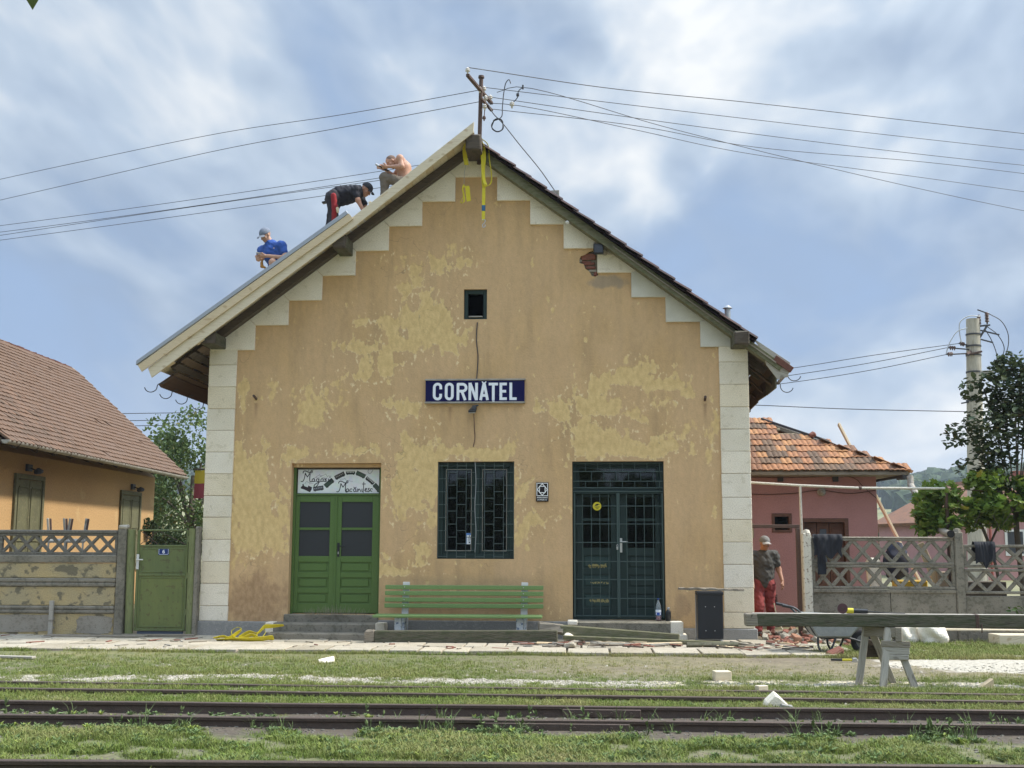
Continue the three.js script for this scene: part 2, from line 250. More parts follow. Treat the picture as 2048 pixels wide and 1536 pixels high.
// what lies where: grass cover, pale gravel or sawdust, bare soil (0..1 each), plus a colour
function cover(x, z) {
  const w = fbm(x * 0.5 + 3, z * 0.5 + 8, 4), f = fbm(x * 2.2 + 17, z * 2.2 + 5, 4), f2 = fbm(x * 7 + 1, z * 7 + 2, 3);
  let grass = 0.80 + w * 0.5 + f * 0.75, soil = 0, gravel = 0, dry = clamp(0.22 + w * 0.6 + f * 0.6);
  if (z < 2.45) { grass = 0.12 + f * 0.5; soil = 0.6; }
  // the strip of pale gravel and sawdust in front of the far track
  const gz = 5.72 + 0.10 * Math.sin(x * 0.9) + 0.25 * fbm(x * 0.35 + 40, 3, 2), gw = x < 3.5 ? 0.52 : 0.40;
  gravel = clamp(sstep(gw, 0.12, Math.abs(z - gz)) * (x < -4.4 ? 0.9 : 1) * (0.50 + f * 2.2 + f2 * 0.9));
  if (x > 4.2) { const q = ((x - 7.6) / 2.0) ** 2 + ((z - 3.3) / 1.1) ** 2; gravel = Math.max(gravel, clamp(sstep(1.35, 0.35, q + f * 1.1))); }
  // trodden dry grass and earth between the paving and the gravel on the right
  const worn = sstep(-0.4, 2.4, x) * sstep(1.6, 2.6, z) * sstep(5.6, 4.4, z); grass -= worn * (0.42 + f * 0.6); dry = Math.max(dry, worn * (0.62 + f * 0.5)); soil = Math.max(soil, worn * 0.35);
  if (z > railB1(x) - 0.06 && z < railB2(x) + 0.16) { grass = -0.1 + f * 0.7 + w * 0.4; soil = 1; gravel = 0; }
  else if (z > railB2(x) && z < railC(x)) { const t = (z - railB2(x)); grass = lerp(0.35, 0.9, sstep(0.1, 0.7, t)) + f * 0.95 + w * 0.5 - 0.10 * sstep(-2, 4, x); soil = 0.8; }
  if (z > 7.25 && z < 8.1) { grass = 0.78 + f * 0.7; soil = 0.4; if (z < 7.42 && f > 0) gravel = Math.max(gravel, f * 0.9); }
  return { grass: clamp(grass - gravel * 0.95), gravel, soil, dry, w, f, f2 };
}
{
  const GX0 = -15, GX1 = 15, GZ0 = -3, GZ1 = 13.4, W = 2048, H = 1120;
  const t = twin(W, H, (u, v) => {
    const x = lerp(GX0, GX1, u), z = lerp(GZ1, GZ0, v), c = cover(x, z), n = noise(x * 60, z * 60), m = fbm(x * 14 + 5, z * 14, 3);
    let q = mix3([0.145, 0.115, 0.078], [0.215, 0.175, 0.12], clamp(0.5 + c.f + m * 0.6));        // soil
    if (z > railB1(x) - 0.2 && z < railB2(x) + 0.5) q = mix3(q, [0.065, 0.05, 0.038], 0.8);        // oily earth of the track
    const g = mix3([0.10, 0.135, 0.036], [0.235, 0.205, 0.095], clamp(c.dry + m * 0.4));
    q = mix3(q, g, c.grass * 0.9);
    const pale = x > 2.4 && z > 5.2 ? [0.60, 0.53, 0.36] : [0.50, 0.46, 0.375];
    q = mix3(q, mix3([0.30, 0.27, 0.215], pale, clamp(0.62 + m * 0.9 + n * 0.35)), sstep(0.2, 0.7, c.gravel));
    const s = 1 + n * 0.16 + m * 0.2; return [q[0] * s, q[1] * s, q[2] * s, 0.5 + m * 0.5 + n * 0.25];
  }, false);
  const gm = mat(t, { bump: 0.03, roughness: 0.95 });
  const g = new THREE.PlaneGeometry(GX1 - GX0, GZ1 - GZ0, 150, 90); g.rotateX(-Math.PI / 2); g.translate(0, 0, (GZ0 + GZ1) / 2);
  const p = g.attributes.position;
  for (let i = 0; i < p.count; i++) { const x = p.getX(i), z = p.getZ(i), e = Math.min(1, (15 - Math.abs(x)) / 1.5, (z - GZ0) / 1, (GZ1 - z) / 1) ; p.setY(i, 0.008 + Math.max(0, e) * (0.016 + 0.022 * fbm(x * 0.7, z * 0.7, 3) + 0.010 * fbm(x * 3, z * 3, 2))); }
  g.computeVertexNormals();
  struct('station_yard', g, gm);
  const far = grainTex([[0.16, 0.165, 0.075], [0.23, 0.205, 0.115], [0.30, 0.26, 0.175]], { f1: 4, k2: 0.8, k3: 0.4, seed: 70 });
  const fg = new THREE.PlaneGeometry(5000, 5000, 1, 1); fg.rotateX(-Math.PI / 2); fg.translate(0, -0.004, 0); boxUV(plain(fg));
  struct('ground', fg.toNonIndexed ? boxUV(plain(fg)) : fg, mat(far, { scale: 9, bump: 0.02, roughness: 0.95 }));
}
// paving slabs before the station, laid in rows with open joints
{
  const o = new THREE.Group(); o.name = 'platform_paving'; o.userData.kind = 'structure'; scene.add(o);
  part(o, 'bedding', box(17.6, 0.05, 2.50, [-3.5, 0.006, 1.25], null, 0.004), mat(T.darkconcrete, { scale: 1.2, bump: 0.01, color: lin(0.7, 0.62, 0.5) }));
  const ms = [[1, 1, 1], [0.92, 0.91, 0.89], [1.05, 1.04, 1.02], [0.84, 0.82, 0.78]].map((c) => mat(T.stone, { bump: 0.01, color: lin(...c) }));
  const rows = [[0.02, 0.50], [0.52, 1.08], [1.10, 1.72], [1.74, 2.46]];
  rows.forEach(([z0, z1], k) => {
    let x = -12.2 + k * 0.21; const xEnd = [4.9, 5.2, 5.6, 5.35][k];
    while (x < xEnd) {
      const w = rr(0.56, 0.74), cracked = R() < 0.12, gone = x > 4.8 && R() < 0.25; 
      if (!gone && !(k === 3 && R() < 0.04)) {
        const pieces = cracked ? [[0, rr(0.35, 0.6)], [0, 1]] : [[0, 1]]; let a = 0;
        for (const [, e] of pieces) {
          const ww = (e - a) * w - 0.03; if (ww < 0.06) continue;
          const g = box(ww, 0.05, z1 - z0 - 0.018, [0, 0, 0], null, 0.007); jitter(g, 0.007, 4, x + k);
          const s = part(o, 'slab', g, ms[Math.floor(R() * 4)]); s.position.set(x + a * w + ww / 2, 0.040 + rr(-0.006, 0.008), (z0 + z1) / 2); s.rotation.set(rr(-0.01, 0.01), rr(-0.012, 0.012), rr(-0.012, 0.012)); a = e;
        }
      }
      x += w;
    }
  });
}
// rails: a real rail section swept along each line, with fishplates at the joint
function railShape(h = 0.125) { const s = new THREE.Shape(); const p = [[-0.055, 0], [0.055, 0], [0.055, 0.008], [0.012, 0.022], [0.008, h - 0.04], [0.026, h - 0.03], [0.028, h - 0.006], [0.022, h], [-0.022, h], [-0.028, h - 0.006], [-0.026, h - 0.03], [-0.008, h - 0.04], [-0.012, 0.022], [-0.055, 0.008]]; s.moveTo(...p[0]); p.slice(1).forEach((q) => s.lineTo(...q)); s.closePath(); return s; }
function railTrack(name, label, lines, y, plates) {
  const t = thing(name, label, 'railway track', [0, 0, 0]);
  lines.forEach(([f, dy, x0 = -13, x1 = 13], n) => {
    const N = 26, gs = [];
    for (let i = 0; i < N; i++) {
      const a = lerp(x0, x1, i / N), b = lerp(x0, x1, (i + 1) / N), g = new THREE.ExtrudeGeometry(railShape(), { depth: b - a, bevelEnabled: false });
      const p = g.attributes.position;
      for (let k = 0; k < p.count; k++) { const X = a + p.getZ(k), w = p.getX(k), yy = p.getY(k); p.setXYZ(k, X, y + dy + yy + 0.004 * noise(X * 0.6, n * 7), f(X) - w); }
      const q = g.toNonIndexed(); q.computeVertexNormals(); gs.push(boxUV(q));
    }
    part(t, 'rail', gs, M.rail);
    for (const [px, len, side] of plates?.[n] ?? []) {
      const pl = part(t, 'fishplate', [box(len, 0.075, 0.022, [px, y + dy + 0.062, f(px) + side * 0.030], null, 0.006)], M.rail);
      for (let k = 0; k < 4; k++) part(pl, 'bolt', rod([px - len / 2 + len * (k + 0.5) / 4, y + dy + 0.062, f(px) + side * 0.04], [px - len / 2 + len * (k + 0.5) / 4, y + dy + 0.062, f(px) + side * 0.062], 0.014, 0.014, 6), M.rail);
    }
  });
  // a few sleepers showing through the earth
  return t;
}
railTrack('railway_track', 'narrow rusty railway track half sunk in grass, nearest the building', [[railA1, -0.075], [railA2, -0.055]], 0.005);
const trackB = railTrack('railway_track', 'brown railway track with weeds between its two rails, in the foreground', [[railB1, -0.01], [railB2, -0.02]], 0.01, [[[1.95, 0.72, 1]], [[1.55, 1.25, 1]]]);
for (let x = -12.6; x < 13; x += 0.62) { const g = box(0.20, 0.08, 1.5, [0, 0, 0], null, 0.012); jitter(g, 0.012, 5, x); const s = part(trackB, 'sleeper', g, M.darkwood); s.position.set(x + rr(-0.04, 0.04), -0.018, (railB1(x) + railB2(x)) / 2); }
{ const t = thing('railway_track', 'single rail along the bottom edge of the photo', 'railway track'); const gs = [];
  for (let i = 0; i < 26; i++) { const a = -13 + i, g = new THREE.ExtrudeGeometry(railShape(), { depth: 1, bevelEnabled: false }), p = g.attributes.position; for (let k = 0; k < p.count; k++) { const X = a + p.getZ(k), w = p.getX(k); p.setXYZ(k, X, 0.01 + p.getY(k), railC(X) - w); } const q = g.toNonIndexed(); q.computeVertexNormals(); gs.push(boxUV(q)); }
  part(t, 'rail', gs, M.rail);
  const gs2 = gs.map((g) => g.clone().translate(0, 0, 0.76)); part(t, 'rail', gs2, M.rail); }
// where the top coat has come off the front wall: middle x, y, half sizes in metres, strength
const PEELED = [[-1.12,6.13,0.13,0.22,1],[-1.23,5.86,0.104,0.264,1],[-0.94,6.01,0.086,0.22,1],[-0.45,6.36,0.346,0.194,0.95],[-0.34,6.59,0.216,0.124,0.8],[-0.64,6.25,0.138,0.106,0.9],[-1.22,6.51,0.278,0.053,0.8],[-0.8,5.72,0.19,0.193,1.2],[-0.81,5.44,0.301,0.305,1.4],[-0.63,5.31,0.301,0.262,1.4],[-0.72,5.13,0.472,0.243,1.4],[-0.41,5.01,0.214,0.173,1.3],[-0.32,4.83,0.094,0.172,1.1],[-1.2,5.4,0.121,0.262,1.1],[-1.54,5.36,0.363,0.123,1.1],[-1.44,5.18,0.19,0.087,1],[-1.99,5.37,0.173,0.07,0.9],[-1.77,5.37,0.121,0.061,0.7],[-1.31,4.98,0.31,0.156,1.2],[-1.03,5.09,0.215,0.287,1.1],[-0.99,4.91,0.103,0.13,1],[-1.53,4.77,0.12,0.217,1.2],[-1.54,4.53,0.12,0.259,1.2],[-1.28,4.64,0.206,0.087,1],[-1.52,4.32,0.137,0.077,1.1],[-2.09,4.89,0.172,0.095,1.1],[-1.88,4.73,0.121,0.304,1.2],[-2.01,4.39,0.276,0.13,1.3],[-1.83,4.53,0.104,0.173,1.1],[-2.08,4.26,0.111,0.077,0.9],[-2.43,4.89,0.043,0.139,0.9],[-2.74,3.92,0.293,0.309,1.3],[-2.85,3.73,0.172,0.155,1.2],[-3.92,4.22,0.07,0.112,1],[-3.43,4.2,0.096,0.19,1.1],[-4.01,3.97,0.096,0.242,1],[-3.76,4.01,0.156,0.052,0.6],[-1.17,3.88,0.256,0.128,1.2],[-1.29,3.76,0.188,0.103,1.1],[-3.98,3.08,0.086,0.17,1.1],[-3.71,2.8,0.224,0.34,1.25],[-3.97,2.72,0.172,0.51,1.25],[-3.76,2.31,0.36,0.422,1.4],[-3.66,1.82,0.495,0.352,1.5],[-3.93,1.71,0.214,0.267,1.4],[-3.26,2.06,0.128,0.505,1.1],[-3.38,1.76,0.205,0.251,1.3],[-3.03,3.08,0.257,0.127,1.2],[-2.11,3.13,0.495,0.119,0.95],[-1.72,3.24,0.102,0.084,0.9],[-1.05,2.97,0.305,0.338,1.35],[-0.99,2.58,0.355,0.386,1.4],[-0.98,2.25,0.27,0.142,1.2],[-1.31,2.36,0.127,0.302,1.1],[-1.37,2.09,0.067,0.183,1],[-1.48,2.31,0.05,0.184,0.9],[-0.73,2.64,0.152,0.843,1.1],[-0.8,1.98,0.05,0.108,0.9],[-0.84,1.48,0.125,0.165,1.15],[-0.92,1.26,0.184,0.123,1.15],[-1.22,1.12,0.318,0.065,1.1],[-1.46,1.12,0.168,0.124,1.1],[-1.49,1.39,0.084,0.091,1],[-0.37,3.11,0.507,0.119,1.15],[0.14,3.11,0.521,0.118,1.15],[0.73,2.65,0.084,0.376,1],[1.04,1.99,0.382,0.132,1.15],[0.81,1.8,0.166,0.182,1],[0.85,2.5,0.109,0.183,0.95],[2.73,4.41,0.434,0.17,1.25],[2.35,4.33,0.351,0.127,1.1],[2.07,4.17,0.302,0.127,1.1],[3.16,4.27,0.434,0.128,1.2],[3.57,4.11,0.125,0.127,1.1],[3.21,3.94,0.266,0.119,1.1],[1.96,3.95,0.385,0.254,1.25],[1.39,3.84,0.353,0.169,1.2],[1.58,3.95,0.252,0.119,1.1],[2.18,3.84,0.351,0.203,1.2],[1.19,3.99,0.151,0.068,0.8],[1.91,3.51,0.351,0.211,1.25],[2.06,3.29,0.516,0.21,1.35],[2.47,3.23,0.465,0.167,1.3],[2.88,3.18,0.381,0.15,1.25],[1.96,3.07,0.317,0.108,1.2],[3.29,3.29,0.248,0.209,1.1],[3.56,3.48,0.124,0.109,1],[2.61,3.75,0.217,0.084,0.95],[2.88,3.64,0.067,0.092,0.95],[2.59,4.67,0.059,0.094,1],[2.88,4.56,0.134,0.17,1.15],[2.62,4.5,0.167,0.102,1.1],[3.93,3.18,0.099,0.35,1.05],[4.04,3.59,0.041,0.234,1],[4.0,4.05,0.099,0.093,1],[3.99,2.15,0.057,0.107,0.95],[3.66,3.18,0.066,0.184,0.85],[0.57,3.12,0.168,0.185,1.1],[1.31,5.52,0.034,0.078,1],[2.06,5.56,0.034,0.035,1],[1.94,5.36,0.034,0.034,0.9],[1.85,5.19,0.042,0.034,0.9],[1.85,5.03,0.034,0.043,0.9],[-0.35,1.26,0.084,0.032,0.8],[-0.39,1.07,0.1,0.033,0.8],[0.9,1.53,0.042,0.082,0.9],[3.26,2.9,0.041,0.133,0.9],[-2.22,4.18,0.155,0.052,0.7]];
// ---------- the station building ----------
const S0 = 0.3595, ST = 0.5731, SH = 7.8894, SR = 0.4311, WX = 4.57;   // stepped gable: first half width, tread, top, riser; half width of the front
const yd = (x) => 8.56 - 0.752 * Math.abs(x);                            // top of the roof boarding
const station = thing('station_building', 'ochre station building with stepped white gable trim and roof under repair', 'building');
const wallTex = twin(1536, 1408, (u, v) => {
  const x = lerp(-4.6, 4.6, u), y = lerp(0, 8.43, v);
  const wx = x + 0.10 * fbm(x * 3.1, y * 3.1 + 9, 3), wy = y + 0.10 * fbm(x * 3.1 + 20, y * 3.1, 3);
  let F = 0; for (const [a, b, c, d, w] of PEELED) { const q = ((wx - a) / c) ** 2 + ((wy - b) / d) ** 2; if (q < 6) F = Math.max(F, w * Math.exp(-q * 0.75)) + 0.12 * w * Math.exp(-q) * (F > 0.3 ? 1 : 0); }
  const n1 = fbm(x * 4.6 + 2, y * 2.9 + 7, 5), n2 = fbm(x * 15 + 30, y * 8.5 + 4, 5), n3 = fbm(x * 1.1 + 60, y * 1.1, 4), st = fbm(x * 6 + 12, y * 0.7 + 3, 4), g = noise(x * 90, y * 90), g2 = noise(x * 38 + 4, y * 38);
  const m = F + n1 * 1.35 + n2 * 0.62 + fbm(x * 45 + 3, y * 30, 3) * 0.12 - 0.68;
  const soft = 0.012 + 0.16 * sstep(0.0, 0.35, fbm(x * 0.9 + 33, y * 0.9 + 2, 3) + 0.08), peel = sstep(-soft, soft, m) * (0.80 + 0.2 * sstep(-0.3, 0.2, n2)), rim = Math.exp(-(((m - 0.03) / 0.035) ** 2)), chip = F > 0.12 ? sstep(0.30, 0.34, n2 + F * 0.2 - 0.05) * (1 - peel) * sstep(0.06, 0.3, F) : 0;
  let tan = mix3([0.555, 0.362, 0.176], [0.625, 0.412, 0.208], clamp(0.5 + n3 * 1.3)); tan = mix3(tan, [0.455, 0.305, 0.158], clamp(0.2 + st * 1.7) * 0.7);
  // pinkish thin wash over the lower wall, washed in runs
  tan = mix3(tan, [0.62, 0.415, 0.23], sstep(0.0, 0.4, fbm(x * 0.9 + 8, y * 0.6 + 30, 4) + 0.25) * 0.5);
  const yel = mix3(mix3([0.68, 0.475, 0.20], [0.72, 0.525, 0.25], clamp(0.5 + n2)), [0.62, 0.43, 0.19], sstep(0.1, 0.45, n1) * 0.45);
  let q = mix3(tan, yel, peel); q = mix3(q, [0.80, 0.65, 0.38], clamp(rim * 0.5 * sstep(0.10, 0.02, soft) + chip * 0.75));
  // damp brown staining left of the green door and by the bin
  const s1 = sstep(1.15, 0.25, ((x + 3.62) / 0.55) ** 2 + ((y - 0.62) / 0.55) ** 2 + n1 * 1.0); q = mix3(q, mix3([0.35, 0.215, 0.112], [0.44, 0.285, 0.155], clamp(0.5 + n2 * 1.5)), s1 * 0.85);
  const s2 = sstep(1.1, 0.3, ((x - 3.42) / 0.16) ** 2 + ((y - 0.62) / 0.22) ** 2 + n1 * 1.2); q = mix3(q, [0.33, 0.22, 0.125], s2 * 0.5);
  // grey smear under the broken patch of wall
  const s3 = sstep(1.2, 0.3, ((x - 2.28) / 0.36) ** 2 + ((y - 6.02) / 0.13) ** 2 + n1 * 1.2); q = mix3(q, [0.30, 0.25, 0.19], s3 * 0.65);
  // rust under the wall stubs and the sign
  for (const [a, b] of [[-3.75, 3.96], [3.86, 3.92], [-0.42, 3.88]]) if (y < b && y > b - 0.5) q = mix3(q, [0.24, 0.14, 0.075], Math.exp(-(((x - a + 0.01 * n2) / 0.03) ** 2)) * sstep(b - 0.4, b, y) * 0.55);
  // hair cracks
  const cr = Math.abs(fbm(x * 0.8 + 90, y * 0.8 + 14, 5)); const crack = sstep(0.006, 0.0, cr) * sstep(0.05, 0.3, fbm(x * 0.5 + 3, y * 0.5 + 70, 3)); q = mix3(q, [0.22, 0.155, 0.09], crack * 0.5);
  const k = 1 + g * 0.05 + g2 * 0.05 + n2 * 0.10; return [q[0] * k, q[1] * k, q[2] * k, 0.62 - peel * 0.22 + rim * 0.06 + n2 * 0.12 + g2 * 0.06 + g * 0.04 - crack * 0.2 + fbm(x * 2.1, y * 2.1 + 5, 3) * 0.2];
}, false);
for (const t of [wallTex.map, wallTex.bump]) { t.repeat.set(1 / 9.2, 1 / 8.43); t.offset.set(0.5, 0); }
const M_wall = mat(wallTex, { bump: 0.02, roughness: 0.95 });
{
  const s = new THREE.Shape([[-4.55, 0], [4.55, 0], [4.55, 4.86], [0, 8.22], [-4.55, 5.0]].map((p) => new THREE.Vector2(...p)));
  const hole = (p) => s.holes.push(new THREE.Path(p.map((q) => new THREE.Vector2(...q))));
  hole([[-3.1, 0.42], [-3.1, 2.93], [-1.575, 2.935], [-1.575, 0.42]]);
  hole([[-0.615, 1.34], [-0.615, 2.955], [0.672, 2.96], [0.672, 1.34]]);
  hole([[1.64, 0.36], [1.64, 2.958], [3.16, 2.962], [3.16, 0.36]]);
  hole([[-0.2, 5.387], [-0.2, 5.912], [0.197, 5.912], [0.197, 5.387]]);
  hole([[1.775, 6.40], [1.80, 6.47], [1.88, 6.50], [1.97, 6.56], [2.07, 6.575], [2.10, 6.49], [2.085, 6.30], [2.10, 6.14], [2.05, 6.11], [1.99, 6.12], [1.95, 6.20], [1.88, 6.25], [1.85, 6.33], [1.78, 6.35]]);
  const g = new THREE.ExtrudeGeometry(s, { depth: 0.45, bevelEnabled: false }); g.translate(0, 0, -0.45); const q = g.index ? g.toNonIndexed() : g; q.computeVertexNormals();
  const wall = part(station, 'front_wall', boxUV(q), M_wall);
  // bricks laid bare where the plaster has fallen off
  part(wall, 'mortar', box(0.42, 0.55, 0.3, [1.94, 6.34, -0.215]), mat(T.stone, { bump: 0.015, scale: 0.5, color: lin(0.62, 0.6, 0.58) }));
  [[1.93, 6.47, 0.25, 0.11, 0.015], [1.80, 6.41, 0.05, 0.06, -0.005], [1.94, 6.345, 0.2, 0.045, 0.0], [1.97, 6.285, 0.17, 0.05, 0.008], [2.0, 6.225, 0.15, 0.045, -0.004], [2.05, 6.17, 0.06, 0.07, 0.01], [1.90, 6.385, 0.16, 0.03, 0.012]].forEach(([x, y, w, h, d], i) => part(wall, 'brick', jitter(box(w, h, 0.12, [x, y, -0.10 + d], [0, 0, rr(-0.04, 0.04)], 0.01), 0.012, 14, i), i % 3 === 1 ? M.stone : M.brick));
  part(station, 'side_wall', boxab([-4.55, 0, -9], [-4.15, 4.9, -0.451]), M.houseplaster); part(station, 'side_wall', boxab([4.15, 0, -9], [4.55, 4.9, -0.451]), M.houseplaster);
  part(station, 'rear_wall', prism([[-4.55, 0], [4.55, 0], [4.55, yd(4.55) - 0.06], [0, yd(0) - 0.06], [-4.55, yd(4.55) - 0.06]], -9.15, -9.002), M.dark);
  part(station, 'floor', boxab([-4.14, 0.2, -8.99], [4.14, 0.33, -0.46]), M.darkconcrete); part(station, 'ceiling', boxab([-4.14, 3.3, -8.99], [4.14, 3.5, -0.46]), M.oldwood);
  part(station, 'partition_wall', boxab([-4.14, 0.331, -3.2], [4.14, 3.299, -3.0]), mat(T.darkconcrete, { scale: 2, bump: 0.004 }));
  // soffit strip of plaster over the green door
  part(station, 'lintel', boxab([-3.098, 2.868, -0.30], [-1.577, 2.931, -0.09], 0.004), M_wall);
}
// plinth of grey concrete, interrupted by the doorsteps
for (const [a, b, top] of [[-4.63, -3.1, 0.30], [-1.575, 1.64, 0.335], [3.16, 4.63, 0.238]]) part(station, 'plinth', boxab([a, -0.05, -0.2], [b, top, 0.055], 0.012), M.plinth);
// corner stones, each a block of its own
{
  const ysL = [4.883, 4.62, 4.24, 3.86, 3.49, 3.12, 2.75, 2.38, 2.02, 1.65, 1.28, 0.92, 0.55, 0.303], ysR = [4.91, 4.62, 4.24, 3.86, 3.49, 3.12, 2.75, 2.36, 2.0, 1.63, 1.27, 0.89, 0.5, 0.24];
  const tones = [[1, 1, 1], [0.93, 0.92, 0.89], [1.03, 1.02, 1.0], [0.95, 0.91, 0.82]].map((c) => mat(T.white, { scale: 1.1, bump: 0.008, color: lin(...c) }));
  for (const sgn of [-1, 1]) { const ys = sgn < 0 ? ysL : ysR; for (let i = 0; i < ys.length - 1; i++) { const y1 = ys[i] - 0.003, y0 = ys[i + 1] + 0.003, inn = i === 12 && sgn > 0 ? 4.09 : 4.105; const g = sgn < 0 ? boxab([-4.585, y0, -0.45], [-inn, y1, 0.035], 0.006, rnduv()) : boxab([inn, y0, -0.45], [4.585, y1, 0.035], 0.006, rnduv()); part(station, 'corner_stone', jitter(g, 0.005, 6, i * 3 + sgn), tones[Math.floor(R() * 4)]); } }
}
// stepped white blocks under the roof; the lower right ones have lost some of their whitewash
{
  const loss = (k, seed) => { const t = twin(256, 256, (u, v) => { const x = u * 1.2, y = v * 1.2, n = fbm(x * 3.5 + seed, y * 3.5, 4), n2 = fbm(x * 14 + seed, y * 14, 4), d = (x - 0.28) * 0.752 + (y - 0.56) , m = sstep(-0.005, 0.02, d + n * 0.32 + n2 * 0.10 - k), g = noise(x * 60, y * 60); const q = mix3(mix3([0.66, 0.635, 0.55], [0.58, 0.555, 0.47], clamp(0.4 + n * 1.2)), mix3([0.40, 0.38, 0.33], [0.31, 0.295, 0.26], clamp(0.5 + n2 * 1.6)), m); const s = 1 + g * 0.05; return [q[0] * s, q[1] * s, q[2] * s, 0.6 - m * 0.25 + n2 * 0.15]; }); return t; };
  for (const sgn of [-1, 1]) for (let k = 0; k < 7; k++) {
    const x0 = S0 + k * ST, x1 = x0 + ST, y1 = SH - k * SR, y0 = y1 - SR, off = 0.17, topy = (x) => yd(x) - (sgn < 0 ? 0.10 : 0.22), e = 0.004;
    const A = [x0 + e, y1 + e], B = [x0 + e, y0 + e], last = k === 6, C = last ? [4.575, y0 + e] : [x1 - e, y0 + e];
    const xd = Math.min(4.575, x1 + off), xa = x0 + off;
    const D = last ? [4.575, topy(4.575)] : [xd - e, topy(xd)], E2 = [xa + e, topy(xa)];
    let poly = [A, B, C, D, E2].map(([x, y]) => [sgn * x, y]); if (sgn < 0) poly.reverse();
    const g = prism(poly, -0.02, 0.045, 0.005);
    let m = M.white;
    if (sgn > 0 && k >= 4) { const t = loss([0, 0, 0, 0, 0.10, 0.16, 0.34][k], k * 5); const p = g.attributes.uv; for (let i = 0; i < p.count; i++) p.setXY(i, (p.getX(i) - x0) / 1.2, (p.getY(i) - y0) / 1.2); m = mat(t, { bump: 0.008, roughness: 0.92 }); }
    part(station, 'step_block', g, m);
  }
  const e = 0.004, xa = S0 + 0.17;
  part(station, 'step_block', prism([[-S0 + e, SH + e], [S0 - e, SH + e], [xa - e, yd(xa) - 0.22], [0, 8.30], [-xa + e, yd(xa) - 0.1]], -0.02, 0.045, 0.005), M.white);
}
